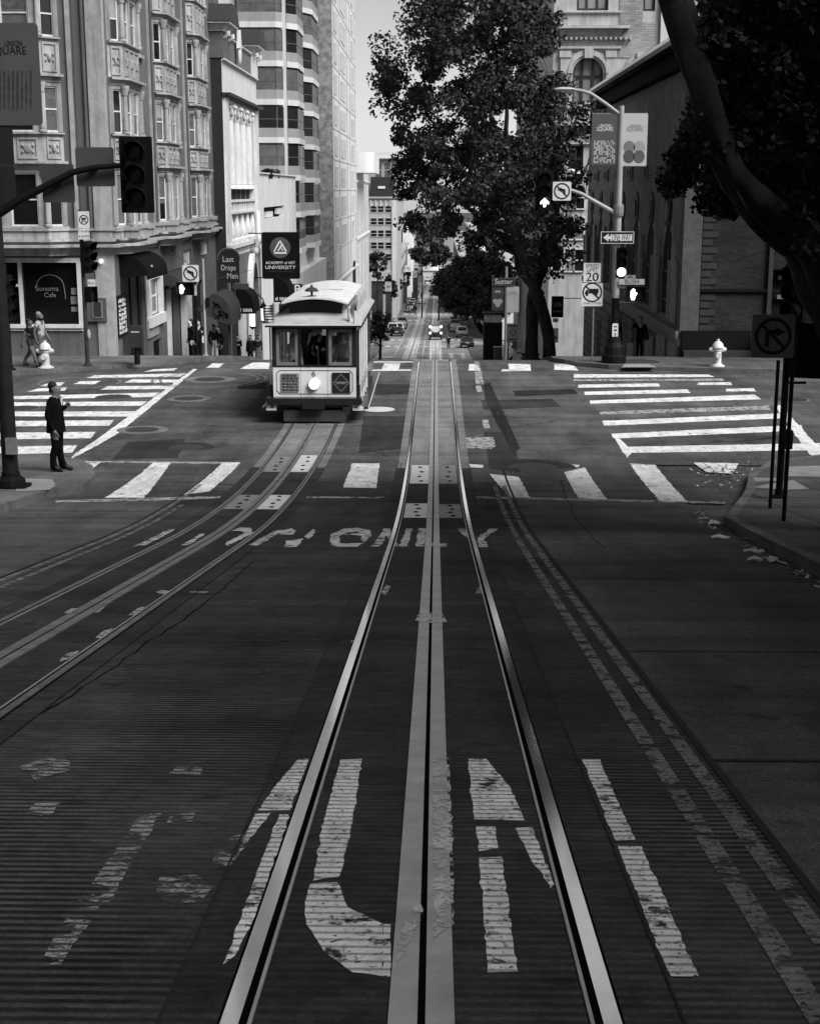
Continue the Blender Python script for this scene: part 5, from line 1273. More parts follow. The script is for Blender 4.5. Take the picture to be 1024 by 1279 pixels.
q.limb([P(1058,425,19.8), P(1052,300,21), P(1040,210,22), P(1020,110,22.5), P(1010,10,23)], [.24,.22,.2,.17,.15], 18, .085, 82)
q.limb([P(990,268,21), P(1005,190,20), P(985,110,19.6), P(968,20,19.4)], [.24,.2,.17,.13], 18, .085, 80)
q.limb([P(1008,325,20.5), P(968,300,19.2), P(930,262,18.8), P(905,215,18.6), P(880,190,18.4)], [.12,.11,.09,.07,.05], 10, .1, 5)
q.limb([P(985,275,21), P(990,215,20), P(955,150,19.5), P(940,90,19.3), P(915,20,19.2), P(905,-40,19)], [.15,.13,.12,.1,.09,.08], 10, .1, 6)
q.limb([P(958,212,21.5), P(925,190,20.8), P(885,178,20.4), P(858,200,20.2)], [.1,.08,.06,.04], 8, .1, 7)
for s, d, L in ((P(905,60,22),(-.3,0,.9),2.4),(P(862,40,20.5),(-.4,.2,.7),2.2),(P(935,130,22),(.2,.3,.8),2.2),(P(1020,110,22.5),(.2,.2,.9),2.2),(P(968,20,19.4),(-.2,-.2,1),2.2),(P(985,110,19.6),(.2,-.6,.5),2),(P(820,-60,19),(-.3,-.4,.8),2.2),(P(1010,10,23),(.1,0,1),2.2),(P(845,20,18.8),(-.4,-.3,.8),2.0)): grow(q, s, d, L, .1, 2, t3, rg)
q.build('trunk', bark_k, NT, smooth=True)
cl = []; cnt = 0
reg = [(870,60),(905,110),(860,140),(848,200),(838,235),(868,262),(905,268),(935,250),(985,290),(1024,320),(1100,320),(1120,-80),(890,-80)]
while cnt < 620:
    px, row, Y = rg.uniform(820,1120), rg.uniform(-80,330), rg.uniform(18.6,25)
    if not inside(px, row, reg): continue
    p = at(px, row, Y); cl.append((p.x, p.y, p.z, rg.uniform(.14,.34))); cnt += 1
while cnt < 900:      # unseen crown above the frame, filled out to shade pavement and lane
    x, y, z_ = rg.uniform(2.2, 12), rg.uniform(12, 26), rg.uniform(2.2, 7.5)
    if ((x-7.0)/5)**2+((y-19)/7.5)**2+((z_-4.2)/3.4)**2 > 1 or z_ < (238-(-40))/1780*y*1.0 and x/y < .28: continue
    cl.append((x, y, z_, rg.uniform(.35,.7))); cnt += 1
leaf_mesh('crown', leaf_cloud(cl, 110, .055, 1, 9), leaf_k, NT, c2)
# ---- bushes on the garage roof, greenery down the left side, far street trees
def bush(name, label, cat, px, row, Y, rx, rz, n, sz, m=leaf_k, trunk=True, group=None):
    c = at(px, row, Y); b = Vector((c.x, Y, c.z - rz)); o = thing(name, b, label, cat, group); cl = []
    for k in range(n):
        a = Vector((rg.gauss(0,1), rg.gauss(0,1), rg.gauss(0,1))).normalized()*rg.random()**.4
        cl.append((c.x+a.x*rx, Y+a.y*rx, c.z+a.z*rz, rx*rg.uniform(.22,.42)))
    leaf_mesh('crown' if trunk else 'foliage', leaf_cloud(cl, 46, sz, 1, n), m, o, b)
    q = MB(); g_ = gz(Y) if trunk else b.z-.1
    for k in range(1 if trunk else 3):
        x = c.x + (0 if trunk else rg.uniform(-.3,.3)); q.tube([(x, Y, g_-.2), (x+.1, Y, (g_+c.z)/2), (c.x, Y, c.z)], [.18,.14,.08] if trunk else [.04,.03,.02], 7)
    q.build('trunk' if trunk else 'stem', bark_k, o, smooth=True); return o
bush('roof_bush', 'dark rounded bush on the garage roof beside the tower', 'bush', 341, 218, 104, .75, .55, 16, .09, trunk=False)
bush('roof_bush', 'smaller dark bush on the garage roof nearer the columns', 'bush', 334, 219, 98, .5, .45, 10, .08, trunk=False)
bush('pavement_tree', 'dark bushy young tree on the left pavement right behind the cable car', 'tree', 474, 408, 150, 1.3, 2.0, 40, .13)
bush('pavement_tree', 'dark bushy tree between the cable car roof and the far window block', 'tree', 471, 330, 235, 1.7, 2.3, 40, .17)
bush('far_tree', 'far dark tree hanging over the end of the street', 'tree', 527, 318, 300, 2.6, 2.2, 34, .3)
bush('far_tree', 'far dark tree right above the domed end building', 'tree', 548, 318, 290, 2.4, 2.2, 34, .3)
for px_, r_, Y_2, lb in ((487,360,262,'small dark far tree on the left just past the shop posters'),(494,352,330,'small dark far tree on the left beside the crossing crowd'),(500,349,372,'small dark far tree under the HOTEL sign'),(507,349,425,'small dark far tree right of the HOTEL sign'),(517,346,480,'small dark far tree furthest down the left side')):
    bush('far_tree', lb, 'tree', px_, r_, Y_2, 1.5, 2.0, 22, .28, group='small trees far down the left side')
# ============================================================ signs, lamps, signals and other street furniture
def ringpoly(r0, r1, n=28):
    return [(r1*math.cos(2*math.pi*k/n), r1*math.sin(2*math.pi*k/n)) for k in range(n+1)] + [(r0*math.cos(2*math.pi*k/n), r0*math.sin(2*math.pi*k/n)) for k in range(n, -1, -1)]
def rbox(w, h, r=.04, n=4):
    out = []
    for cx, cy, a0 in ((w/2-r, h/2-r, 0), (-w/2+r, h/2-r, 90), (-w/2+r, -h/2+r, 180), (w/2-r, -h/2+r, 270)):
        out += [(cx+r*math.cos(R(a0+90*k/n)), cy+r*math.sin(R(a0+90*k/n))) for k in range(n+1)]
    return out
def flat(q, poly, c, t=.004, off=0.0):
    """poly as thin plate facing the camera side (-y) with its front at c.y-off-t"""
    q.prism(poly, (c.x, c.y-off, c.z), X_, Z_, (0, -t, 0)); return q
def line(a, b, w):
    a, b = Vector(a), Vector(b); d = (b-a).normalized(); n = Vector((-d.y, d.x))*w/2; return [tuple(a+n), tuple(b+n), tuple(b-n), tuple(a-n)]
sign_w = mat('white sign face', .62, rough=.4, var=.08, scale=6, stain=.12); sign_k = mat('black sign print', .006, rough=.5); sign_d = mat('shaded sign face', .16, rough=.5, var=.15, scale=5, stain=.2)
def plate(name, px0, px1, r0, r1, Y, label, cat, face, group=None, back=mid_p, t=.02, rim=None):
    a = at((px0+px1)/2, (r0+r1)/2, Y); w = at(px1, r0, Y).x - at(px0, r0, Y).x; h = at(px0, r0, Y).z - at(px0, r1, Y).z
    o = thing(name, a, label, cat, group)
    q = MB(); q.prism(rbox(w, h, min(w,h)*.06), a, X_, Z_, (0, t, 0)); q.build('panel', face, o)
    if rim:
        q = MB(); W, H = w*.97, h*.97; e = min(w,h)*.045
        for poly in ([(-W/2,H/2-e),(W/2,H/2-e),(W/2,H/2),(-W/2,H/2)], [(-W/2,-H/2),(W/2,-H/2),(W/2,-H/2+e),(-W/2,-H/2+e)], [(-W/2,-H/2+e),(-W/2+e,-H/2+e),(-W/2+e,H/2-e),(-W/2,H/2-e)], [(W/2-e,-H/2+e),(W/2,-H/2+e),(W/2,H/2-e),(W/2-e,H/2-e)]): flat(q, poly, a)
        q.build('border', rim, o)
    return o, a, w, h
def arrow_r(s): return [line((-.34*s,-.62*s),(-.34*s,.36*s),.26*s), line((-.46*s,.25*s),(.25*s,.25*s),.24*s), [(.15*s,-.05*s),(.68*s,.25*s),(.15*s,.55*s)]]
def arrow_bent(s): return [line((.34*s,-.5*s),(.34*s,.12*s),.26*s), line((.40*s,.12*s),(-.1*s,.22*s),.26*s), [(-.08*s,-.08*s),(-.62*s,.2*s),(-.08*s,.5*s)]]
def no_turn(o, c, r, arrow, k=sign_k):
    q = MB(); flat(q, ringpoly(r*.82, r), c); q.build('prohibition_ring', k, o)
    q = MB()
    for i, p in enumerate(arrow): flat(q, p, c, .003, .0005*i)
    q.build('arrow', k, o)
    q = MB(); flat(q, line((-.62*r,.62*r),(.62*r,-.62*r),.17*r), c, .0025, .002); q.build('slash', k, o)
def post(name, px, rb, Y=None, top_row=300, r=.03, label='', cat='post', m=mid_p, group=None, base=True, dz=.15):
    b = gp(px, rb, dz) if Y is None else Vector((at(px, rb, Y).x, Y, gz(Y)+dz))
    o = thing(name, b, label, cat, group); zt = at(px, top_row, b.y).z
    q = MB(); q.cyl((b.x, b.y, b.z), (b.x, b.y, zt), r, r*.95, n=10); q.build('pole', m, o)
    if base:
        q = MB(); q.lathe(b, [(r*2.2,0),(r*2.2,.04),(r*1.3,.06),(r*1.2,.15)], 12); q.build('base', m, o)
    return o, b
lens_m = mat('dark lens', .010, rough=.35, spec=.25)
def traffic_light(c, w, h, label, ry=0.0, lit=None, arrow=False, backplate=True, group='traffic lights', visor=.22):
    """three-lens head centred at c, built facing -y then turned by ry about z"""
    o = thing('traffic_light', c, label, 'traffic light', group, rz=ry)
    q = MB(); hw = w*.32 if backplate else w*.5
    q.box(-hw, hw, 0, .16, -h/2+.02, h/2-.02); q.build('housing', black_p, o, local=True)
    if backplate:
        q = MB(); q.prism(rbox(w, h, .03), (0, .05, 0), X_, Z_, (0,.012,0)); q.build('backplate', mat('flat black plate', .005, rough=.7, spec=.1), o, local=True)
    rr = min(hw*.82, h/7.2)
    for k in range(3):
        z0 = h*.30 - k*h*.30
        q = MB(); q.ball((0, .0, z0), (rr, .04, rr), 14, 8); ln = q.build('lens', emit('lit lens', .9, 3.5) if (lit == k and not arrow) else lens_m, o, local=True, smooth=True)
        q = MB(); n = 14; vs = []; fs = []
        for i in range(n+1):
            a = R(-35 + 250*i/n); x, z_ = math.cos(a)*rr*1.12, math.sin(a)*rr*1.12
            vs += [(x, .0, z0+z_), (x, -visor*(.55+.45*max(0, math.sin(a))), z0+z_), (x*1.05, .0, z0+z_*1.05+.0), (x*1.05, -visor*(.55+.45*max(0, math.sin(a))), z0+z_*1.05)]
        for i in range(n):
            a = 4*i; fs += [[a,a+1,a+5,a+4],[a+2,a+6,a+7,a+3],[a+1,a+3,a+7,a+5]]
        q.add(vs, fs); q.build('visor', black_p, o, local=True)
        if arrow and lit == k:
            q = MB(); s = rr*1.5; q.prism([(-.16*s,-.55*s),(.16*s,-.55*s),(.16*s,.0),(.55*s,-.2*s),(.55*s,.1*s),(0,.62*s),(-.55*s,.1*s),(-.55*s,-.2*s),(-.16*s,.0)], (0,-.05,z0), X_, Z_, (0,-.01,0)); q.build('lit_arrow', emit('lit arrow', .9, 4), o, local=True)
    return o
def ped_signal(c, w, h, label, group='pedestrian signals', hand=True, hx=0.0, ry=0.0):
    o = thing('pedestrian_signal', c, label, 'pedestrian signal', group, rz=ry)
    q = MB(); q.box(-w/2, w/2, 0, .2, -h/2, h/2); q.build('housing', black_p, o, local=True)
    q = MB(); q.box(-w/2-.02, w/2+.02, -.16, .02, h/2, h/2+.02); q.box(-w/2-.02, -w/2, -.16, .02, -h/2, h/2); q.box(w/2, w/2+.02, -.16, .02, -h/2, h/2); q.build('hood', black_p, o, local=True)
    if hand:
        q = MB(); s = h*.42; e = .01
        poly = [(-.35,-1),(.3,-1),(.45,-.4),(.85,.15),(.7,.3),(.42,.0),(.42,.8),(.27,.85),(.2,.25),(.15,.95),(0,1),(-.05,.25),(-.12,.9),(-.27,.9),(-.28,.2),(-.36,.65),(-.5,.6),(-.5,-.4)]
        q.prism([(hx+a*s*.75, b*s*.9) for a, b in poly], (0,-.012,0), X_, Z_, (0,-.008,0)); q.build('lit_hand', emit('lit hand', .9, 3.0), o, local=True)
    return o
# ---------------- near left: signal pole with mast arm, banner, light, blank sign backs
b = gp(15, 609, .15); YP = b.y
NP = thing('signal_pole', b, 'thick dark signal pole on the left corner with an arm curving over the street', 'pole')
q = MB(); q.cyl(b, (b.x, b.y, 4.5), .145, .10, n=16); q.build('pole', mat('near pole paint', .014, rough=.6, var=.3, scale=5, spec=.15), NP, smooth=True)
q = MB(); q.prism(rbox(.62,.5,.04), b, X_, Y_, (0,0,.05)); q.lathe(b, [(.27,.05),(.25,.16),(.17,.22),(.16,.3)], 14); q.build('base', black_p, NP)
q = MB(); q.tube([at(-25,282,YP), at(0,266,YP), at(25,250,YP), at(53,235,YP), at(92,215,YP), at(120,209,YP), at(152,206.5,YP)], [.085,.08,.072,.066,.058,.05,.045], 10); q.build('mast_arm', black_p, NP, smooth=True)
q = MB(); q.box(b.x-.0, b.x+.2, b.y-.22, b.y-.14, at(5,565,YP).z, at(5,545,YP).z); q.build('sticker_plate', mid_p, NP)
q = MB(); q.box(b.x+.08, b.x+.2, b.y-.18, b.y-.06, at(15,500,YP).z, at(15,470,YP).z); q.build('junction_box', dark_p, NP) if False else None
c = at(171, 218.5, YP); traffic_light(c+Vector((0,-.05,0)), .575, 1.29, 'large unlit traffic light hanging from the arm at upper left')
sg = mat('grey sign back', .06, rough=.55, var=.12, scale=3, stain=.2); sg2 = mat('darker sign back', .05, rough=.55, var=.15, scale=3); sg3 = mat('black sign back', .012, rough=.6, var=.2)
for px0, px1, r0, r1, m, lb in ((95,143,184,233,sg,'blank grey sign back on the mast arm next to the large traffic light'),(53,93,205,253,sg2,'darker blank sign back under the arm, in front of the cafe upper windows'),(-32,17,155,206,sg3,'black sign back right below the banner at the left edge'),(-32,20,207,262,sg3,'black sign back under the other one at the left edge')):
    o, a, w, h = plate('blank_sign', px0, px1, r0, r1, YP+.12, lb, 'sign', m, 'sign backs on the near pole')
    q = MB(); q.box(a.x-w*.1, a.x+w*.1, a.y-.06, a.y-.001, a.z-.03, a.z+.03); q.build('bracket', dark_p, o)
o, a, w, h = plate('street_banner', -40, 51, 29, 157, YP+.1, 'grey translucent banner with dots at the left edge, lettered in black', 'banner', mat('grey banner cloth', .065, rough=.8, var=.1, scale=2), 'street banners', t=.012)
q = MB(); q.text('UNION', at(17.5, 54.5, YP+.1), X_, Z_, .13, (0,-.006,0), fit=.30); q.text('SQUARE', at(11, 63.5, YP+.1), X_, Z_, .19, (0,-.006,0), fit=.62); q.build('lettering', sign_k, o)
q = MB()
for i in range(15):
    for j in range(14):
        cc = at(-38+i*5.5, 90+j*3.5, YP+.1); s_ = (.020 if rnd.random() < .6 else .012); flat(q, [(-s_,-s_*1.3),(s_,-s_*1.3),(s_,s_*1.3),(-s_,s_*1.3)], cc, .003)
q.build('dot_marking', mat('banner dots', .035), o)
# ---------------- far left corner
o, b = post('signal_post', 13, 462, top_row=330, r=.09, label='dark post at the far left with traffic lights seen from the side', cat='post', m=black_p)
traffic_light(Vector((b.x+.16, b.y-.1, at(12,372,b.y).z)), .34, 1.5, 'side view traffic light with three hoods at the far left edge', ry=R(60), backplate=False, visor=.3)
o, b = post('signal_post', 110, 457, top_row=262, r=.07, label='slim dark signal post in front of the cafe corner', cat='post', m=dark_p)
q = MB(); q.ball((b.x+.1, b.y-.06, at(112,417,b.y).z), (.06,.04,.16), 8, 6); q.build('push_button', pale_p, o)
traffic_light(Vector((b.x+.24, b.y-.1, at(118,321,b.y).z)), .36, 1.08, 'black traffic light facing the side street, on the post at the cafe corner', ry=R(58), backplate=False, visor=.34)
o, a, w, h = plate('turn_sign', 98, 112, 264, 285, b.y-.12, 'small white no right turn sign above the cafe corner post', 'sign', sign_w, 'turn prohibition signs'); no_turn(o, a, w*.42, arrow_r(w*.40))
o, a, w, h = plate('turn_sign', 98, 112, 285.6, 299, b.y-.12, 'white hours plate hanging below the small no right turn sign', 'sign', sign_w, 'turn prohibition signs')
q = MB(); q.text('7-9 AM', a+Vector((0,0,.08)), X_, Z_, .12, (0,-.003,0)); q.build('lettering', sign_k, o); q = MB(); q.text('4-6 PM', a+Vector((0,0,-.08)), X_, Z_, .12, (0,-.003,0)); q.build('lettering', sign_k, o)
o, a, w, h = plate('street_sign', 110, 119.5, 349, 358, b.y-.12, 'tiny white plate on the post at the cafe corner', 'sign', sign_w)
q = MB(); q.text('Bush', a, X_, Z_, .11, (0,-.003,0)); q.build('lettering', sign_k, o)
ped_signal(at(114.5, 368, b.y-.1), .24, .5, 'dark pedestrian signal below the tiny white plate', hand=False, ry=R(50))
c = gp(172, 455, .15); o = thing('call_box', c, 'dark box on a short post by the cafe door', 'call box')
q = MB(); q.cyl(c, c+Vector((0,0,.62)), .10, .09, n=10); q.build('post', black_p, o)
q = MB(); q.prism(rbox(.44,.72,.06), c+Vector((0,-.16,.94)), X_, Z_, (0,.34,0)); q.build('box', mat('call box paint', .028, rough=.5, var=.25, scale=4), o)
q = MB(); q.box(c.x-.14, c.x+.14, c.y-.175, c.y-.162, c.z+1.08, c.z+1.13); q.build('label_plate', pale_p, o)
# ---------------- left side, past the crest
o, b = post('sign_post', 247, 450, 54.5, top_row=334, r=.05, label='dark post carrying the no left turn sign by the shop front', cat='post', m=black_p)
o, a, w, h = plate('turn_sign', 228, 248.5, 331, 352, b.y-.12, 'white no left turn sign with a bold ring on the left side of the street', 'sign', sign_w, 'turn prohibition signs'); no_turn(o, a, w*.44, arrow_bent(w*.42))
ped_signal(at(232, 361, b.y-.3), .62, .46, 'pedestrian signal with lit hand under the no left turn sign', hx=-.15)
o, a, w, h = plate('shop_sign', 238, 246, 356, 369, b.y-.05, 'small pale notice beside the lit hand on the left', 'sign', mat('grey notice', .4, var=.4, scale=8))
o, b = post('sign_post', 257.5, 450, 55.5, top_row=323, r=.055, label='slender pale grey pole left of the white trousers pedestrian', cat='post', m=mat('galvanised pole', .3, rough=.45))
q = MB(); q.box(b.x+.08, b.x+.2, b.y-.1, b.y+.1, at(258,384,b.y).z, at(258,372,b.y).z); q.box(b.x+.04, b.x+.1, b.y-.03, b.y+.03, at(258,380,b.y).z, at(258,378,b.y).z); q.build('meter_box', black_p, o)
q = MB(); q.tube([(b.x, b.y, at(257,352,b.y).z), (b.x+1.1, b.y+6, at(276,338,61).z)], .012, 5); q.tube([(b.x, b.y, at(257,341,b.y).z), (b.x-1.6, b.y+1, at(205,312,56).z)], .012, 5); q.build('cable', dark_p, o)
# arched tavern sign on a post
YT = 66.0; b = Vector((at(292,400,YT).x, YT, gz(YT)+.15)); o = thing('tavern_sign', b, 'arched dark hanging board with pale lettering beside the columned building', 'sign')
q = MB(); q.box(b.x-.09, b.x+.09, b.y, b.y+.14, b.z, at(292,350,YT).z); q.build('post', mat('brown post', .035), o)
pc = at(286.5, 340, YT); hw_ = .47; q = MB(); arc_ = [(hw_*math.cos(R(t)), .62+.42*math.sin(R(t))) for t in range(0,181,15)]
q.prism([(hw_,-.48)] + arc_ + [(-hw_,-.48)], (pc.x, YT-.06, pc.z), X_, Z_, (0,.1,0)); bd = q.build('board', mat('sign board dark', .012), o)
q = MB(); q.tube([(pc.x+(hw_+.03)*math.cos(R(t)), YT-.02, pc.z+.62+.46*math.sin(R(t))) for t in range(-10,191,10)], .04, 6); q.build('board_frame', mat('board frame', .10), bd)
q = MB()
for t_, dx, dz, ft in (('Last', -.02, .58, .5), ('Drops', -.02, .2, .66), ('Men', .16, -.18, .5)): q.text(t_, (pc.x+dx, YT-.06, pc.z+dz), X_, Z_, .36, (0,-.006,0), fit=ft)
q.build('lettering', mat('sign lettering', .5), bd)
q = MB(); q.box(b.x-.0, b.x+.75, b.y-.05, b.y-.02, at(292,361,YT).z, at(292,354,YT).z); q.build('cross_panel', mat('cross panel', .05), o)
# patterned shop awning
YA = 61.5; pa = at(266, 400, YA); o = thing('shop_awning', (XW, YA, pa.z), 'half barrel awning with a leafy pattern over the shop front', 'awning')
ca = mat('awning canvas grey', .028, var=.2, scale=2)
xa0, xa1 = at(260,372,YA).x, at(288,372,YA).x
q = MB(); n = 8; zt, zb = at(270,367,YA).z, at(270,392,YA).z
q.prism([(xa0-.5, zb+.2)] + [(xa0+.2, zt)] + [(xa0+.2+(xa1-xa0-.2)*math.sin(R(90*k/n)), zb-.1+(zt-zb+.1)*math.cos(R(90*k/n))) for k in range(1, n+1)] + [(xa1, zb-.5), (xa0+.35, zb-.3)], (0, YA, 0), X_, Z_, (0, 3.2, 0)); q.build('canopy', ca, o)
q = MB(); r2 = random.Random(2)
for k in range(46):
    u_, v_ = r2.random(), r2.random(); cc = Vector((xa0+.2+u_*(xa1-xa0-.35), YA-.004, zb-.2+v_*(zt-zb)*(1-u_*.8))); t_ = r2.uniform(0,3.1); flat(q, [(.10*math.cos(t_),.10*math.sin(t_)),(-.035*math.sin(t_),.035*math.cos(t_)),(-.10*math.cos(t_),-.10*math.sin(t_)),(.035*math.sin(t_),-.035*math.cos(t_))], cc, .004)
q.build('leaf_pattern', sign_k, o)
q = MB(); q.prism([(xa0+.35, zb-.32),(xa1, zb-.5),(xa1,-11),(xa0+.35,-11)], (0, YA+3.3, 0), X_, Z_, (0,.1,0)); q.v = [(min(p[0], xa1-.5), p[1], p[2]) for p in q.v]; q.build('side_screen', mat('side screen', .05), o)
# university banner on the columned building
YU = 86.0
o, a, w, h = plate('university_banner', 327, 374.5, 290, 348.5, YU, 'big black banner with triangle emblem hung from the columned building', 'banner', canvas_k, t=.05)
q = MB(); flat(q, [(.27*w*math.cos(R(t)), .27*w*math.sin(R(t))) for t in range(0,360,12)], a+Vector((-.01*w,0,.17*h)), .006); q.build('emblem_disc', mat('emblem grey', .07), o)
q = MB(); cc = a+Vector((-.01*w,0,.17*h)); s = w*.16
for p in (line((-1.0*s,-.62*s),(-.02*s,1.12*s),.22*s), line((1.0*s,-.62*s),(-.02*s,1.12*s),.22*s), line((-.35*s,-.55*s),(.22*s,.45*s),.2*s), line((.45*s,-.55*s),(.10*s,.1*s),.16*s)): flat(q, p, cc, .004, .008)
flat(q, line((-1.02*s,-.85*s),(1.02*s,-.85*s),.26*s), cc, .004, .008); q.build('emblem', white_p, o)
q = MB(); q.text('ACADEMY of ART', a+Vector((-.01*w,0,-.155*h)), X_, Z_, .10*w, (0,-.008,0), fit=.78*w); q.text('UNIVERSITY', a+Vector((-.01*w,0,-.255*h)), X_, Z_, .125*w, (0,-.008,0), fit=.80*w); q.build('lettering', white_p, o)
q = MB(); q.text('FOUNDED IN SAN FRANCISCO', a+Vector((-.01*w,0,-.34*h)), X_, Z_, .05*w, (0,-.008,0)); q.build('small_lettering', mat('faint lettering', .05), o)
q = MB()
for r_ in (291.5, 347): 
    p = at(350, r_, YU); q.cyl((XC, YU+.03, p.z), (a.x+w/2, YU+.03, p.z), .035, n=6)
q.build('bracket', black_p, o)
o, a, w, h = plate('parking_sign', 363, 378, 354.5, 386, 100, 'dark parking sign with a white P standing behind the cable car roof', 'sign', mat('parking sign face', .02), t=.1)
q = MB(); q.text('P', a+Vector((.05,0,.33*h-.1)), X_, Z_, .85, (0,-.006,0)); flat(q, line((-.2,-.8),(.05,-.2),.16), a, .004); flat(q, line((.3,-.8),(.05,-.2),.16), a, .004); q.build('lettering', white_p, o)
q = MB(); q.cyl((a.x, 100.05, gz(100)), (a.x, 100.05, a.z-h/2), .06, n=8); q.build('pole', mid_p, o)
o, a, w, h = plate('blade_sign', 350, 357.5, 358, 386, 99, 'narrow upright sign left of the dark parking sign', 'sign', mat('blade sign face', .07), t=.1)
q = MB(); q.text('GARAGE', a+Vector((0,0,-.1)), -Z_, X_, .28, (0,-.006,0)); q.build('lettering', pale_p, o)
q = MB(); q.cyl((a.x, 99.05, gz(99)), (a.x, 99.05, a.z-h/2), .05, n=8); q.build('pole', mid_p, o)
# ---------------- right corner: lamp pole with arms, banners, signals, signs
b = gp(766, 453, .15); YL = b.y
LP = thing('street_lamp', b, 'tall pale street lamp with two banners on the right corner', 'street lamp')
lm = mat('lamp pole paint', .30, rough=.45, var=.15, scale=3)
q = MB(); zb_ = at(765,372,YL).z; zt_ = at(774,132,YL).z; q.cyl((b.x, b.y, b.z+.2), (b.x, b.y, zb_), .15, .13, n=14); q.build('pole_base', black_p, LP)
q = MB(); q.cyl((b.x, b.y, zb_), (b.x, b.y, zt_), .125, .085, n=14); q.build('pole', lm, LP, smooth=True)
q = MB(); q.lathe(b, [(.42,0),(.42,.25),(.36,.3),(.33,.55),(.24,.7),(.2,.95),(.17,1.1)], 14); q.build('base_casting', black_p, LP)
q = MB(); q.tube([at(773,142,YL), at(757,130,YL), at(738,117,YL), at(725,113,YL), at(714,112,YL)], .055, 8); q.build('lamp_arm', lm, LP, smooth=True)
c = at(705, 111.5, YL); q = MB(); q.ball(c, (.36,.16,.075), 14, 8); q.ball(c+Vector((.05,0,-.05)), (.22,.12,.08), 12, 6); q.build('lamp_head', pale_p, LP, smooth=True)
q = MB(); q.tube([at(768,266,YL), at(745,253,YL), at(726,242,YL), at(712,237,YL), at(690,236,YL)], [.075,.068,.06,.055,.05], 8); q.build('signal_arm', lm, LP, smooth=True)
q = MB(); q.lathe(Vector((b.x,b.y,at(768,270,YL).z)), [(.16,0),(.18,.1),(.18,.3),(.16,.4)], 12); q.build('collar', mid_p, LP)
q = MB(); p_ = at(768,412.5,YL-.2); q.prism(rbox(.2,.46,.05), p_, X_, Z_, (0,.02,0)); st_ = q.build('sticker', sign_w, LP)
q = MB(); flat(q, line((-.05,.12),(.05,.12),.04), p_); flat(q, line((-.05,0),(.05,.0),.05), p_); flat(q, line((0,-.1),(0,-.18),.04), p_); q.build('sticker_print', sign_k, st_)
o, a, w, h = plate('street_banner', 738.5, 771, 142, 206.5, YL-.02, 'dark grey banner with a white pattern block on the lamp pole', 'banner', mat('dark banner cloth', .075, rough=.8, var=.08), 'street banners', t=.02)
q = MB(); q.text('UNION', a+Vector((0,0,.265*h)), X_, Z_, .14, (0,-.006,0), fit=.38); q.text('SQUARE', a+Vector((0,0,.20*h)), X_, Z_, .18, (0,-.006,0), fit=.54); q.build('lettering', white_p, o)
q = MB(); r2 = random.Random(9)
for i in range(13):
    for j in range(11):
        if r2.random() < .62: cc = a+Vector(((i-6)*.055, 0, -.24*h+(j-5)*.066)); flat(q, [(-.02,-.03),(.02,-.03),(.02,.03),(-.02,.03)], cc, .004)
q.build('pattern_block', pale_p, o)
q = MB(); q.cyl((a.x-w/2, YL+.03, a.z-h/2), (a.x+w/2+.2, YL+.03, a.z-h/2), .02, n=6); q.cyl((a.x-w/2, YL+.03, a.z+h/2), (a.x+w/2+.2, YL+.03, a.z+h/2), .02, n=6); q.build('rod', mid_p, o)
o, a, w, h = plate('street_banner', 776, 808, 142, 207.5, YL-.02, 'pale banner with four overlapping discs on the lamp pole', 'banner', mat('pale banner cloth', .42, rough=.8, var=.06), 'street banners', t=.02)
q = MB(); q.text('UNION', a+Vector((0,0,.265*h)), X_, Z_, .14, (0,-.006,0), fit=.38); q.text('SQUARE', a+Vector((0,0,.20*h)), X_, Z_, .18, (0,-.006,0), fit=.54); q.build('lettering', mid_p, o)
for dx, dz, v in ((-.2,-.14,.16),(.2,-.14,.28),(-.2,-.32,.07),(.2,-.32,.09)):
    q = MB(); flat(q, [(.19*math.cos(R(t)), .21*math.sin(R(t))) for t in range(0,360,15)], a+Vector((dx*w*.95/.95,0,dz*h)), .004 if dz > -.2 else .006); q.build('disc', mat('banner disc %.2f' % v, v), o)
q = MB(); q.cyl((a.x-w/2-.2, YL+.03, a.z-h/2), (a.x+w/2, YL+.03, a.z-h/2), .02, n=6); q.cyl((a.x-w/2-.2, YL+.03, a.z+h/2), (a.x+w/2, YL+.03, a.z+h/2), .02, n=6); q.build('rod', mid_p, o)
o, a, w, h = plate('turn_sign', 690, 713, 227, 250.5, YL-.15, 'white no left turn sign hanging on the right lamp arm', 'sign', sign_w, 'turn prohibition signs'); no_turn(o, a, w*.44, arrow_bent(w*.42))
traffic_light(at(680, 238, YL-.1), .62, 1.32, 'traffic light with lit straight arrow on the right lamp arm', lit=2, arrow=True, visor=.28)
q = MB()
o, a, w, h = plate('one_way_sign', 749.5, 792, 289, 304.5, YL-.2, 'black and white one way sign with arrow pointing left', 'sign', sign_k, rim=sign_w, t=.02)
q = MB(); flat(q, [(-.42*w,0),(-.26*w,.33*h),(-.26*w,.12*h),(-.2*w,.12*h),(-.2*w,-.12*h),(-.26*w,-.12*h),(-.26*w,-.33*h)], a); flat(q, [(-.2*w,.27*h),(.43*w,.27*h),(.43*w,-.27*h),(-.2*w,-.27*h)], a, .0035); q.build('arrow', sign_w, o)
q = MB(); q.text('ONE WAY', a+Vector((.115*w,-.004,0)), X_, Z_, .36, (0,-.003,0), fit=.56*w); q.build('lettering', sign_k, o)
traffic_light(at(776, 328, YL-.12), .36, 1.05, 'traffic light with bright round lamp lit, on the right lamp pole', lit=2, backplate=False)
ped_signal(at(794, 367.5, YL-.25), .62, .5, 'pedestrian signal with lit hand on the right lamp pole', hx=-.1)
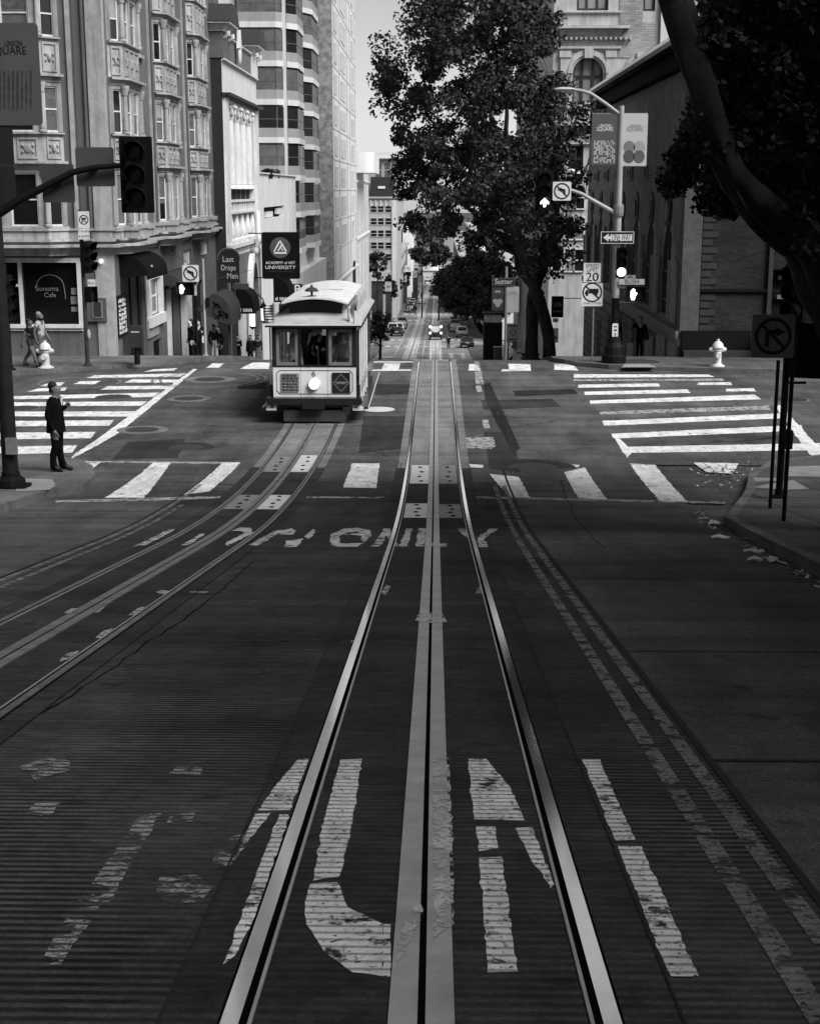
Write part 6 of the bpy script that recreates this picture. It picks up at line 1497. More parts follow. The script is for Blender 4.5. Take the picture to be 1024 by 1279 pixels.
q = MB(); q.box(b.x, at(794,367,YL).x, YL-.06, YL-.02, at(780,360,YL).z, at(780,357.5,YL).z); q.build('signal_bracket', pale_p, LP); q = MB(); q.box(b.x, at(794,367,YL).x, YL-.06, YL-.02, at(780,378,YL).z, at(780,376.5,YL).z); q.build('signal_bracket', pale_p, LP)
o, a, w, h = plate('street_sign', 773, 804.5, 348.5, 355.5, YL-.2, 'grey street name plate reading Bush above the lit hand on the right', 'sign', mat('street sign face', .33, var=.1))
q = MB(); q.text('BUSH', a, X_, Z_, .2, (0,-.003,0)); q.build('lettering', sign_k, o)
q = MB(); flat(q, [(-.2,0),(.17,0),(.17,.13),(-.2,.13)], a+Vector((-.05,.01,h/2)), .012); nb = q.build('number_plate', mat('number plate', .22), o)
q = MB(); q.text('600', a+Vector((-.06,-.003,h/2+.065)), X_, Z_, .12, (0,-.006,0)); q.build('lettering', sign_k, nb)
# speed limit and no trucks
o, b2 = post('sign_post', 739, 452, top_row=330, r=.03, label='thin post of the speed limit sign before the clubhouse', cat='post', m=mid_p, base=False)
o, a, w, h = plate('speed_sign', 728.5, 750, 328.5, 352.5, b2.y-.08, 'white speed limit 20 sign on a thin post', 'sign', sign_w, rim=None)
q = MB(); q.text('SPEED', a+Vector((0,0,.34*h)), X_, Z_, .19, (0,-.003,0), fit=.78*w); q.text('LIMIT', a+Vector((0,0,.12*h)), X_, Z_, .17, (0,-.003,0), fit=.66*w); q.text('20', a+Vector((0,0,-.25*h)), X_, Z_, .42, (0,-.003,0), fit=.72*w); q.text('20', a+Vector((.008,-.001,-.245*h)), X_, Z_, .42, (0,-.003,0), fit=.74*w); q.build('lettering', sign_k, o)
o, a, w, h = plate('truck_sign', 726, 752.5, 353.5, 382.5, b2.y-.08, 'white no trucks sign below the speed limit sign', 'sign', sign_w)
c = a+Vector((0,0,.1*h)); q = MB(); flat(q, ringpoly(.285,.335), c); q.build('prohibition_ring', sign_k, o)
q = MB(); flat(q, [(-.12,-.04),(.21,-.04),(.21,.12),(-.12,.12)], c); flat(q, [(-.25,-.06),(-.13,-.06),(-.13,.08),(-.19,.08),(-.25,.0)], c); flat(q, [(.05*math.cos(R(t))-.18,.05*math.sin(R(t))-.08) for t in range(0,360,30)], c, .003); flat(q, [(.05*math.cos(R(t))+.13,.05*math.sin(R(t))-.07) for t in range(0,360,30)], c, .003); q.build('truck_symbol', sign_k, o)
q = MB(); flat(q, line((-.22,.2),(.22,-.2),.05), c, .0025, .004); q.build('slash', sign_k, o)
q = MB(); q.text('OVER 3 TONS', a+Vector((0,0,-.38*h)), X_, Z_, .10, (0,-.003,0)); q.build('lettering', sign_k, o)
# ---------------- near right posts
o, b3 = post('sign_post', 978, 651, top_row=415, r=.032, label='thin dark post nearest the right kerb holding the no right turn sign', cat='post', m=black_p, base=False)
o, a, w, h = plate('turn_sign', 938, 992, 393, 447, b3.y-.08, 'large shaded no right turn sign on the near right corner', 'sign', sign_d, 'turn prohibition signs'); no_turn(o, a, w*.43, arrow_r(w*.40))
o, b4 = post('sign_post', 961, 635, top_row=450, r=.03, label='thin dark post left of the thicker one on the near right corner', cat='post', m=black_p, base=False)
o, b5 = post('signal_post', 972, 622, top_row=333, r=.06, label='thicker dark post with base behind the large no right turn sign', cat='post', m=black_p)
q = MB(); q.box(b5.x-.02, b5.x+.16, b5.y-.1, b5.y+.1, at(972,560,b5.y).z, at(972,537,b5.y).z); q.build('push_button', black_p, o)
traffic_light(Vector((at(990,366,b5.y).x, b5.y-.05, at(985,366,b5.y).z)), .36, .98, 'dark traffic light with pale hood tops above the large no right turn sign', ry=R(-42), backplate=False, visor=.28)
q = MB()
o = ped_signal(Vector((at(1006,438,b5.y).x, b5.y-.05, at(1006,438,b5.y).z)), .52, .92, 'big black signal box right of the large no right turn sign', hand=False, ry=R(-20))
q = MB(); q.tube([(b5.x, b5.y, at(972,478,b5.y).z), (at(1006,478,b5.y).x, b5.y, at(1006,478,b5.y).z)], .025, 6); q.tube([(b5.x, b5.y, at(972,345,b5.y).z), (at(990,345,b5.y).x, b5.y, at(990,345,b5.y).z)], .02, 6); q.build('bracket', black_p, bpy.data.objects['signal_post.002'] if 'signal_post.002' in bpy.data.objects else LP)
# ---------------- hydrants
def hydrant(px, row, label, s=1.0):
    c = gp(px, row, .15); o = thing('fire_hydrant', c, label, 'fire hydrant', 'white fire hydrants'); hm = mat('hydrant paint', .62, rough=.45, var=.15, scale=9, stain=.3)
    q = MB(); q.lathe(c, [(.2,0),(.2,.06),(.14,.09),(.13,.2),(.125,.5),(.15,.53),(.15,.58),(.13,.62)], 14); q.build('barrel', hm, o, smooth=True)
    q = MB(); q.lathe(c+Vector((0,0,.62)), [(.2,0),(.2,.04),(.18,.08),(.16,.14),(.10,.2),(.05,.23),(.05,.29)], 14); q.build('bonnet', hm, o, smooth=True)
    for s_ in (-1, 1):
        q = MB(); q.cyl(c+Vector((s_*.1,0,.56)), c+Vector((s_*.24,0,.56)), .085, .08, n=10); q.cyl(c+Vector((s_*.24,0,.56)), c+Vector((s_*.28,0,.56)), .06, n=8); q.build('side_cap', hm, o)
    q = MB(); q.cyl(c+Vector((0,-.1,.38)), c+Vector((0,-.26,.38)), .10, .095, n=10); q.build('outlet_cap', hm, o)
    q = MB(); q.lathe(c, [(.26,0),(.26,.03),(.2,.04)], 14); q.build('base_flange', hm, o)
hydrant(895, 457.5, 'white fire hydrant on the right pavement before the clubhouse'); hydrant(58, 459.5, 'white fire hydrant in front of the walking couple')
# ---------------- down the right pavement: lamp with Sutter plate, banners, signs, kiosk
YS = 96.0; b = Vector((at(631,430,YS).x, YS, gz(YS)+.15)); o = thing('street_lamp', b, 'slim street lamp carrying the Sutter plate down the right pavement', 'street lamp')
q = MB(); q.cyl(b, (b.x, YS, at(631,333,YS).z), .11, .08, n=10); q.build('pole', lm, o)
o2, a, w, h = plate('street_sign', 614, 643.5, 347, 357, YS-.15, 'wide dark Sutter sign on the slim lamp down the street', 'sign', mat('sutter plate', .035), rim=mid_p)
q = MB(); q.text('Sutter', a, X_, Z_, .48, (0,-.006,0)); q.build('lettering', white_p, o2)
o2, a, w, h = plate('street_banner', 614, 629, 357.5, 388, YS-.1, 'dark banner with pale heart of discs under the Sutter sign', 'banner', mat('dark banner cloth 2', .06), 'street banners')
q = MB()
for dx, dz in ((-.15,-.12),(.15,-.12),(0,-.26)): flat(q, [(.17*math.cos(R(t)), .17*math.sin(R(t))) for t in range(0,360,20)], a+Vector((dx,0,dz*h)), .004+.002*(dx > 0)+.001*(dx == 0))
flat(q, line((-.2,.28*h),(.2,.28*h),.12), a); q.build('disc', mat('banner disc pale', .35), o2)
o2, a, w, h = plate('street_banner', 632.5, 648, 358, 390, YS-.1, 'white banner right of the pole under the Sutter sign', 'banner', mat('white banner cloth', .5), 'street banners')
q = MB(); q.text('UNION', a+Vector((0,0,.3*h)), X_, Z_, .13, (0,-.004,0)); q.text('SQUARE', a+Vector((0,0,.22*h)), X_, Z_, .17, (0,-.004,0)); q.build('lettering', mid_p, o2)
YR = 88.0
o2, a, w, h = plate('shop_board', 632.5, 647, 404, 428.5, YR, 'white board with a ring emblem above the parked motorcycle', 'sign', sign_w, t=.06)
q = MB(); flat(q, ringpoly(.14,.2), a+Vector((.03,0,.05))); flat(q, line((-.3,.45),(.3,.45),.12), a); flat(q, line((-.3,-.38),(.25,-.38),.1), a); q.build('print', mid_p, o2)
q = MB(); q.cyl((a.x-.25, YR+.1, gz(YR)), (a.x-.25, YR+.1, a.z), .04, n=6); q.build('leg', dark_p, o2)
o2, a, w, h = plate('blade_sign', 688.5, 703.5, 370, 396.5, 90, 'black hanging sign with pale numerals at the foot of the ornate building', 'sign', canvas_k, t=.12)
q = MB(); q.text('535', a+Vector((0,0,.1*h)), X_, Z_, .34, (0,-.006,0)); q.text('POWELL', a+Vector((0,0,-.22*h)), X_, Z_, .15, (0,-.006,0)); q.build('lettering', pale_p, o2)
q = MB(); q.cyl((a.x+w/2, 90.06, a.z+h*.4), (9.2, 90.06, a.z+h*.4), .03, n=6); q.build('bracket', black_p, o2)
for (r0, r1, lb) in ((397.5,402.5,'small white lamp box directly under the black hanging sign'),(410,428,'pale poster frame below the black hanging sign')):
    o2, a, w, h = plate('notice_frame', 690, 697, r0, r1, 90.5, lb, 'notice', mat('lit notice', .6) if r0 < 400 else sign_w, t=.08)
    q = MB(); flat(q, line((-w*.3,-h*.15),(w*.3,-h*.15),h*.2), a); q.build('print', mid_p, o2)
# dark kiosk with pale windows, grey cabinet
YK = 112.0; b = Vector((at(615,430,YK).x, YK, gz(YK)+.15)); o = thing('kiosk', b, 'dark street kiosk with bright roof window strip under the round tree', 'kiosk')
q = MB(); q.box(b.x-.7, b.x+.75, YK, YK+1.6, b.z, at(615,403,YK).z); q.build('cabin', black_p, o)
q = MB(); q.box(b.x-.62, b.x+.68, YK+.1, YK+1.5, at(615,403,YK).z, at(615,393,YK).z); q.build('lantern_roof', pale_p, o)
q = MB(); q.box(b.x-.8, b.x+.85, YK-.1, YK+1.7, at(615,393,YK).z, at(615,391,YK).z); q.build('roof', black_p, o)
YC = 82.0; b = Vector((at(621.5,440,YC).x, YC, gz(YC)+.15)); o = thing('utility_cabinet', b, 'grey utility cabinet left of the slim lamp', 'cabinet')
q = MB(); q.prism(rbox(.42, 1.1, .03), (b.x, YC, b.z+.6), X_, Z_, (0,.5,0)); q.build('body', mat('cabinet grey', .11), o)
q = MB(); q.box(b.x-.25, b.x+.25, YC-.04, YC+.54, b.z+1.15, b.z+1.2); q.build('lid', mid_p, o)
q = MB(); q.box(b.x+.08, b.x+.12, YC-.03, YC, b.z+.55, b.z+.75); q.build('handle', black_p, o)
# far pedestrian-crossing lamp, hotel sign and shop clutter on the left
o, b = post('street_lamp', 606.5, 440, 120, top_row=412, r=.06, label='dark short lamp post with pale globe at the kerb under the round tree', cat='street lamp', m=black_p)
q = MB(); q.ball((b.x, b.y, at(607,424,120).z), .3, 10, 8); q.build('globe', pale_p, o)
YH = 400
o2, a, w, h = plate('hotel_sign', 500, 512.5, 331.5, 339.5, YH, 'white HOTEL sign far down the left side', 'sign', white_p, t=.3)
q = MB(); q.text('HOTEL', a, X_, Z_, .95, (0,-.02,0)); q.build('lettering', sign_k, o2)
q = MB(); q.box(a.x-1.8, a.x+1.6, YH+.3, YH+.5, a.z-2.2, a.z-h/2); q.box(a.x-3.2, a.x-1.4, YH+.2, YH+.7, a.z-.9, a.z+.0); q.build('bracket', black_p, o2)
for px0, px1, r0, r1, Y, lb, v in ((463,479,339,351,250,'pale shop fascia at street level below the far window block',.5),(483,488.5,337,347,290,'small pale shop sign right of the shop fascia',.45),(481,489,352,364,250,'tall pale shop poster left of the far crowd',.4),(517,522,329,335,420,'tiny pale sign right of the HOTEL sign',.5),(503,508,344,352,380,'far pale shop sign under the HOTEL sign',.45),(515,521,338,347,380,'far grey shop sign near the end of the street',.3),(530,538,343,350,700,'small far bus end sign near the end of the street',.5)):
    o2, a, w, h = plate('shop_sign', px0, px1, r0, r1, Y, lb, 'sign', mat('shop sign %.2f' % v, v, var=.3, scale=1.5), t=.15)
    q = MB(); flat(q, line((-w*.3,0),(w*.3,0),h*.25), a); q.build('print', mid_p, o2)
    q = MB(); q.box(a.x-w*.45, a.x+w*.45, Y+.16, Y+.4, gz(Y)-1, a.z-h*.5); q.build('shop_front', mat('shop front dark', .03, var=.6, scale=.8), o2)
# ============================================================ cable car (built in local space: front at y=0, x to the right, z up)
pf = gp(391.5, 531.5); CX0 = SLOT_L + .0
CC = thing('cable_car', (CX0, pf.y, gz(pf.y+3)), 'old cable car numbered 6 with its headlight on, climbing the left track', 'cable car')
cream = mat('cream car paint', .68, rough=.4, var=.07, scale=3, stain=.12, coat=.3); wood = mat('dark varnished wood', .03, rough=.4, var=.35, scale=6, coat=.3); carb = mat('dark car paint', .012, rough=.4, var=.2, coat=.3)
roofm = mat('car roof canvas', .58, rough=.75, var=.1, scale=2, stain=.25); brass = mat('brass fittings', .45, rough=.35, metal=1.0); greyw = mat('grey window wood', .17, rough=.5, var=.2, scale=5)
def B(nm, m, fn, parent=CC, smooth=False):
    q = MB(); fn(q); return q.build(nm, m, parent, local=True, smooth=smooth)
LEN = 8.3; HW = 1.06
def thin_glass():
    if 'thin glass' in _mats: return _mats['thin glass']
    m = bpy.data.materials.new('thin glass'); m.use_nodes = True; n = m.node_tree.nodes; l = m.node_tree.links
    t = n.new('ShaderNodeBsdfTransparent'); t.inputs[0].default_value = (.75,.75,.75,1); g = n.new('ShaderNodeBsdfGlossy'); g.inputs['Roughness'].default_value = .03; x = n.new('ShaderNodeMixShader'); x.inputs[0].default_value = .12
    l.new(t.outputs[0], x.inputs[1]); l.new(g.outputs[0], x.inputs[2]); l.new(x.outputs[0], n['Material Output'].inputs['Surface']); _mats['thin glass'] = m; return m
# dash panel
def f_(q):
    for x0, x1 in ((-1.06,-.365),(-.355,.325),(.335,1.06)): q.box(x0, x1, .34, .44, .69, 1.46)
dash = B('dash_panel', cream, f_)
def f_(q):
    o = [(-.98,.84),(-.9,.76),(.9,.76),(.98,.84),(.98,1.3),(.9,1.38),(-.9,1.38),(-.98,1.3)]; i = [(a*.985, 1.07+(b-1.07)*.95) for a, b in o]
    q.prism(o + [o[0]] + [i[0]] + list(reversed(i)), (0,.338,0), X_, Z_, (0,-.004,0))
B('coach_line', carb, f_, dash)
def f_(q): q.prism(rbox(.47,.48,.02), (-.63,.338,1.06), X_, Z_, (0,-.02,0))
p1 = B('poster', mat('pale poster', .22, var=.35, scale=9), f_, dash)
def f_(q):
    r2 = random.Random(4)
    for k in range(6):
        z = 1.25-k*.075
        x = -.83
        while x < -.45:
            w_ = r2.uniform(.03,.09); q.box(x, min(x+w_, -.43), .312, .317, z-.022-.012*(k < 2), z+.022); x += w_+.02
B('poster_print', dark_p, f_, dash)
def f_(q): q.prism(rbox(.46,.52,.02), (.68,.338,1.06), X_, Z_, (0,-.02,0))
B('poster', carb, f_, dash)
def f_(q):
    d = [(0,.23),(.21,0),(0,-.23),(-.21,0)]; e = [(a*.93,b*.93) for a, b in d]
    q.prism(d+[d[0]]+[e[0]]+list(reversed(e)), (.68,.317,1.06), X_, Z_, (0,-.004,0)); q.box(.52,.84,.312,.317,1.065,1.085); q.box(.56,.8,.312,.317,1.03,1.045)
B('poster_print', mat('poster pale ink', .25), f_, dash)
def f_(q): q.text('6', (-.02,.336,1.285), X_, Z_, .22, (0,-.006,0))
B('number', dark_p, f_, dash)
def f_(q): q.lathe((0,0,0), [(.15,0),(.15,.05),(.12,.1)], 18)
q = MB(); n = 20; q.tube([(-.01,.34,1.03),(-.01,.24,1.03)], [.15,.14], 20); hl = q.build('headlight_rim', cream, CC, local=True)
q = MB(); q.tube([(-.01,.238,1.03),(-.01,.222,1.03)], [.115,.10], 20); q.build('headlight', emit('headlight glow', .9, 4.0), hl, local=True)
B('bumper', carb, lambda q: (q.box(-1.21, 1.21, .12, .5, .52, .685), q.box(-.3,.28,.02,.12,.42,.6)))
B('pilot_board', mat('pilot board', .04, rough=.7, var=.3), lambda q: (q.box(-.8, .8, .25, .32, .07, .36),))
B('truck', carb, lambda q: (q.box(-.72, .72, .5, 2.6, .15, .5), q.box(-.72,.72,5.6,7.7,.15,.5), q.box(-.9,.9,.4,8.1,.42,.55)))
for y in (.95, 2.1, 6.1, 7.3):
    for s in (-1, 1): B('wheel', iron, lambda q: q.tube([(s*.5,y,.28),(s*.62,y,.28)], [.28,.28], 18))
B('floor', carb, lambda q: q.box(-1.15, 1.15, .45, LEN-.2, .55, .70))
# steps and guards at the front corners
for s in (-1, 1):
    B('step', cream, lambda q: (q.box(min(s*.98,s*1.24), max(s*.98,s*1.24), .2, .5, .36, .42), q.box(min(s*.98,s*1.04), max(s*.98,s*1.04), .2, .5, .42, .52)))
    B('running_board', wood, lambda q: q.box(min(s*1.08,s*1.36), max(s*1.08,s*1.36), .6, 7.9, .34, .40))
    B('board_edge', cream, lambda q: q.box(min(s*1.36,s*1.375), max(s*1.36,s*1.375), .6, 7.9, .36, .40))
    B('side_sill', carb, lambda q: q.box(min(s*1.05,s*1.16), max(s*1.05,s*1.16), .5, LEN-.2, .70, .98))
    B('fender_lamp', brass, lambda q: q.ball((s*1.1, .32, .46), .06, 8, 6))
# front frame: posts, header, window sashes
B('front_frame', carb, lambda q: (q.box(-1.08,-.98,.34,.46,1.46,2.5), q.box(.98,1.08,.34,.46,1.46,2.5), q.box(-.40,-.35,.34,.46,1.46,2.42), q.box(.31,.36,.34,.46,1.46,2.42), q.box(-1.08,1.08,.34,.46,2.42,2.55), q.box(-1.08,1.08,.33,.47,1.462,1.50)))
for x0, x1 in ((-.97,-.41),(.37,.97)):
    def f_(q):
        e = .075; q.box(x0,x1,.36,.42,1.5,1.5+e); q.box(x0,x1,.36,.42,2.42-e,2.42); q.box(x0,x0+e,.36,.42,1.5+e,2.42-e); q.box(x1-e,x1,.36,.42,1.5+e,2.42-e)
    sh = B('window_frame', greyw, f_); B('pane', thin_glass(), lambda q: q.quad((x0+.07,.40,1.57),(x1-.07,.40,1.57),(x1-.07,.40,2.35),(x0+.07,.40,2.35)), sh)
# interior: bulkhead, benches, grip lever, poles
B('bulkhead', wood, lambda q: (q.box(-1.0,-.3,4.3,4.4,.7,2.5), q.box(.3,1.0,4.3,4.4,.7,2.5), q.box(-.3,.3,4.3,4.4,2.2,2.5)))
B('bench', wood, lambda q: (q.box(-.75,-.35,1.2,4.2,.7,1.12), q.box(.35,.75,1.2,4.2,.7,1.12), q.box(-.42,-.34,1.2,4.2,1.12,1.7), q.box(.34,.42,1.2,4.2,1.12,1.7), q.box(-.9,-.5,4.6,7.8,.7,1.12), q.box(.5,.9,4.6,7.8,.7,1.12)))
B('grip_lever', steel, lambda q: (q.tube([(.05,1.6,.7),(.0,1.3,1.9)], .03, 8), q.tube([(-.1,1.9,.7),(-.15,1.75,1.7)], .025, 8)))
for s in (-1, 1):
    B('cabin_side', mat('maroon car side', .045, rough=.4, coat=.3), lambda q: (q.box(min(s*1.02,s*1.08), max(s*1.02,s*1.08), 4.35, 8.0, .98, 1.46),))
    B('cabin_side_top', carb, lambda q: q.box(min(s*1.02,s*1.08), max(s*1.02,s*1.08), .46, 8.1, 2.36, 2.55))
    for y in (.62, 1.5, 2.4, 3.3, 4.2): B('grab_pole', cream, lambda q: q.cyl((s*1.15,y,.42),(s*1.15,y,2.5), .022, n=8))
    for y in (4.9, 5.9, 6.9, 7.9): B('window_post', mat('maroon car side', .045), lambda q: q.box(min(s*1.02,s*1.09), max(s*1.02,s*1.09), y-.06, y+.06, 1.46, 2.36))
    B('side_window', glass('car glass', .015), lambda q: q.box(min(s*1.03,s*1.05), max(s*1.03,s*1.05), 4.5, 7.9, 1.46, 2.3))
B('rear_wall', wood, lambda q: (q.box(-1.05,1.05,8.0,8.08,.7,1.5), q.box(-1.05,-.7,8.0,8.08,1.5,2.5), q.box(.7,1.05,8.0,8.08,1.5,2.5)))
# roof: lower curved roof, clerestory, upper roof
def f_(q):
    n = 14; secs = []
    for y, sc, drop in ((.18, 1.0, .0), (.5, 1.0, .10), (.98, 1.0, .24), (LEN-.6, 1.0, .24), (LEN-.1, 1.0, .06)):
        secs.append([(1.215*math.sin(R(-90+180*k/n)), y, 2.555 + drop*math.cos(R(-90+180*k/n))**.7 if abs(-90+180*k/n) < 89.9 else 2.555) for k in range(n+1)])
    vs = [p for s_ in secs for p in s_]; m = n+1; fs = []
    for i in range(len(secs)-1):
        for k in range(n): fs.append([i*m+k, i*m+k+1, (i+1)*m+k+1, (i+1)*m+k])
    q.add(vs, fs)
    vs2 = [(a,b,c-.05) for a,b,c in vs]; q.add(vs2, [list(reversed(f)) for f in fs])
rf = B('roof', mat('car lower roof', .36, rough=.7, var=.12, scale=2, stain=.2), f_, smooth=True)
B('roof_fascia', carb, lambda q: (q.box(-1.22,1.22,.15,.19,2.49,2.553), q.box(-1.225,-1.19,.19,LEN-.1,2.48,2.553), q.box(1.19,1.225,.19,LEN-.1,2.48,2.553)), rf)
B('roof_edge_trim', cream, lambda q: (q.box(-1.22,1.22,.135,.148,2.535,2.565)), rf)
cs_ = B('clerestory', carb, lambda q: q.box(-.68, .68, 1.0, 7.3, 2.7, 3.08), rf)
B('clerestory_window', glass('car glass', .015), lambda q: [q.box(sx*.685-.008, sx*.685+.008, 1.3+.85*k, 1.95+.85*k, 2.86, 3.04) for sx in (-1,1) for k in range(7)] and None, rf)
def f_(q):
    n = 10; secs = []
    for y, sc in ((.62,.97),(.75,1.0),(7.6,1.0),(7.75,.97)):
        secs.append([(.86*sc*(-1+2*k/n), y, 3.075+.13*(1-(-1+2*k/n)**2)) for k in range(n+1)])
    vs = [p for s_ in secs for p in s_]; m = n+1; fs = []
    for i in range(3):
        for k in range(n): fs.append([i*m+k, i*m+k+1, (i+1)*m+k+1, (i+1)*m+k])
    q.add(vs, fs); q.add([(a,b,c-.045) for a,b,c in vs], [list(reversed(f)) for f in fs])
    for (i0, i1) in ((0, 0), (3, 3)):
        for k in range(n):
            a, b = secs[i0][k], secs[i0][k+1]; q.quad(a, b, (b[0],b[1],b[2]-.045), (a[0],a[1],a[2]-.045))
    for k in (0, n):
        for i in range(3):
            a, b = secs[i][k], secs[i+1][k]; q.quad(a, b, (b[0],b[1],b[2]-.045), (a[0],a[1],a[2]-.045))
B('upper_roof', roofm, f_, rf)
bell = B('bell', iron, lambda q: (q.lathe((-.1,1.05,3.2), [(.13,0),(.13,.02),(.03,.03),(.03,.14)], 12), q.lathe((-.1,1.05,3.33), [(.03,0),(.17,.0),(.18,.03),(.12,.08),(.04,.11),(.02,.17)], 14)), rf)
B('roof_seam', mat('seam', .2), lambda q: q.box(-.1,.55,3.6,3.63,3.198,3.21), rf)
def flag(sx, m, y0=.3):
    x = sx*1.02
    fl = B('flag', m, lambda q: None or q.add([(x+sx*(-.02)-.30*i/4*1.0*(1 if sx < 0 else .5), y0+.1*math.sin(i*1.3+j*.4)+.25*i/4, 3.06-.42*j/4-.10*i/4) for i in range(5) for j in range(5)], [[5*i+j, 5*i+j+1, 5*i+j+6, 5*i+j+5] for i in range(4) for j in range(4)]), rf)
    B('flag_pole', brass, lambda q: q.tube([(x,y0,2.55),(x,y0,3.1)], .014, 6), rf)
    return fl
def stripe_mat():
    m = bpy.data.materials.new('striped flag cloth'); m.use_nodes = True; n = m.node_tree.nodes; l = m.node_tree.links
    t = n.new('ShaderNodeTexCoord'); w_ = n.new('ShaderNodeTexWave'); w_.bands_direction = 'Z'; w_.inputs['Scale'].default_value = 4.6; l.new(t.outputs['Object'], w_.inputs['Vector'])
    r = n.new('ShaderNodeMapRange'); r.inputs['From Min'].default_value = .45; r.inputs['From Max'].default_value = .55; r.inputs['To Min'].default_value = .02; r.inputs['To Max'].default_value = .55
    l.new(w_.outputs['Fac'], r.inputs['Value']); l.new(r.outputs['Result'], n['Principled BSDF'].inputs['Base Color']); n['Principled BSDF'].inputs['Roughness'].default_value = .8; return m
flag(-1, stripe_mat()); flag(1, mat('white flag cloth', .62, rough=.8, var=.2, scale=5))
B('roof_board', mat('roof advert board', .38, var=.4, scale=2), lambda q: q.prism([(0,0),(.04,0),(.04,.4),(0,.4)], (.98,2.4,2.62), X_, Z_, (0,4.4,0)), rf)
B('roof_board', mat('roof board dark', .05, var=.5, scale=3), lambda q: q.prism([(0,0),(.04,0),(.04,.34),(0,.34)], (-1.02,1.6,2.62), X_, Z_, (0,5.2,0)), rf)
# ============================================================ cars
rubber = mat('tyre rubber', .012, rough=.85); chrome = mat('wheel metal', .4, rough=.35, metal=.8); lampg = mat('tail lamp glass', .12, rough=.2); cglass = glass('car window', .012, rough=.05)
def car(label, x, y, paint, kind='sedan', rz=0.0, group='cars in the street below', W=1.8, pale_top=None):
    """nose towards +y in local space, so the camera sees the tail"""
    g = gz(y+2.2); sl = math.atan((gz(y+4.4)-gz(y))/4.4)
    o = thing('parked_car' if kind != 'traffic' else 'car', (x, y, g - (gz(y+2.2)-gz(y))), label, 'car', group, rz=rz); o.rotation_euler = (sl, 0, rz)
    L = 4.5; H = 1.45
    if kind == 'van': prof = [(0,.35),(0,1.0),(.05,1.95),(.3,2.05),(3.3,2.05),(4.0,1.25),(4.6,1.05),(4.7,.35)]; win = (1.2,1.85,.1,3.3)
    elif kind == 'suv': prof = [(0,.35),(0,.95),(.25,1.0),(.5,1.7),(.8,1.78),(2.6,1.75),(3.3,1.15),(4.3,1.0),(4.5,.7),(4.5,.35)]; win = (1.05,1.66,.3,2.7)
    else: prof = [(0,.32),(-.02,.7),(.08,.95),(.75,1.02),(1.35,1.42),(2.5,1.42),(3.3,1.0),(4.3,.85),(4.5,.62),(4.48,.32)]; win = (1.0,1.36,.75,2.6)
    q = MB(); vs = []; n = len(prof)
    for s in (-1, -.88, .88, 1):
        for a, b in prof:
            t = 1.0 if b < .98 else 1-.22*min(1, (b-.98)/.5)
            vs.append((s*W/2*t*(1.0), a if abs(s) < 1 else a*.98+.04, b if abs(s) < 1 else .35+(b-.35)*.94))
    fs = []
    for i in range(3):
        for k in range(n): fs.append([i*n+k, i*n+(k+1)%n, (i+1)*n+(k+1)%n, (i+1)*n+k])
    fs.append(list(range(n))); fs.append([3*n+k for k in reversed(range(n))]); q.add(vs, fs); body = q.build('body', paint, o, local=True)
    z0, z1, ya, yb = win
    q = MB(); t0, t1 = .80, .66
    if kind == 'sedan' or kind == 'traffic':
        q.quad((-W*.38,.82,1.05),(W*.38,.82,1.05),(W*.31,1.30,1.39),(-W*.31,1.30,1.39)); q.quad((W*.38,3.22,1.04),(-W*.38,3.22,1.04),(-W*.31,2.54,1.40),(W*.31,2.54,1.40))
    elif kind == 'suv': q.quad((-W*.38,.24,1.08),(W*.38,.24,1.08),(W*.33,.46,1.62),(-W*.33,.46,1.62))
    else: q.quad((-W*.40,-.02,1.2),(W*.40,-.02,1.2),(W*.36,.03,1.8),(-W*.36,.03,1.8))
    q.build('rear_window', cglass, body, local=True)
    q = MB()
    for s in (-1, 1):
        q.quad((s*W*.475, ya+.35, z0+.02), (s*W*.475, yb, z0+.02), (s*W*.40, yb-.45, z1-.02), (s*W*.40, ya+.6, z1-.02))
    q.build('side_window', cglass, body, local=True)
    for yy in (.85, 3.6):
        for s in (-1, 1):
            q = MB(); q.tube([(s*(W/2-.2),yy,.33),(s*(W/2+.01),yy,.33)], [.33,.33], 16); wl = q.build('wheel', rubber, o, local=True)
            q = MB(); q.tube([(s*(W/2+.0),yy,.33),(s*(W/2+.02),yy,.33)], [.2,.18], 12); q.build('rim', chrome, wl, local=True)
    for s in (-1, 1):
        q = MB(); q.box(s*W*.42-.14, s*W*.42+.14, -.05, .02, .72, .9); q.build('tail_lamp', lampg, o, local=True)
    q = MB(); q.box(-W*.47, W*.47, -.1, .05, .4, .58); q.build('bumper', paint if kind != 'suv' else carb, o, local=True)
    q = MB(); q.box(-.26, .26, -.07, -.03, .66, .8); q.build('number_plate', pale_p, o, local=True)
    return o
ck = mat('dark car body', .015, rough=.3, var=.1, coat=.5); cw = mat('white car body', .55, rough=.3, var=.06, coat=.4); cs = mat('silver car body', .28, rough=.3, var=.06, coat=.4)
def cpos(px, row): p = gp(px, row); return p.x, p.y
x, y = cpos(583.5, 435); car('dark parked sedan nearest on the right side of the far street', x, y, ck)
x, y = cpos(577, 422); car('white parked car directly beyond the dark sedan on the right', x, y, cw, 'suv')
x, y = cpos(580, 409); car('tall pale van with dark tail parked beyond the white car on the right', x, y, cs, 'van', W=2.0)
x, y = cpos(490.5, 417); car('white parked car nearest on the left side of the far street', x, y, cw, 'suv')
x, y = cpos(497, 407.5); car('silver parked car just beyond the white one on the left', x, y, cs)
x, y = cpos(488, 389); car('pale van parked left of the crossing crowd', x, y, cw, 'van', W=2.0)
x, y = cpos(486, 382); car('dark parked car beyond the pale van on the left', x, y, ck)
x, y = cpos(527, 380); car('white car driving ahead on the left track beyond the crossing', x, y, cw, 'traffic', group='cars driving down the street')
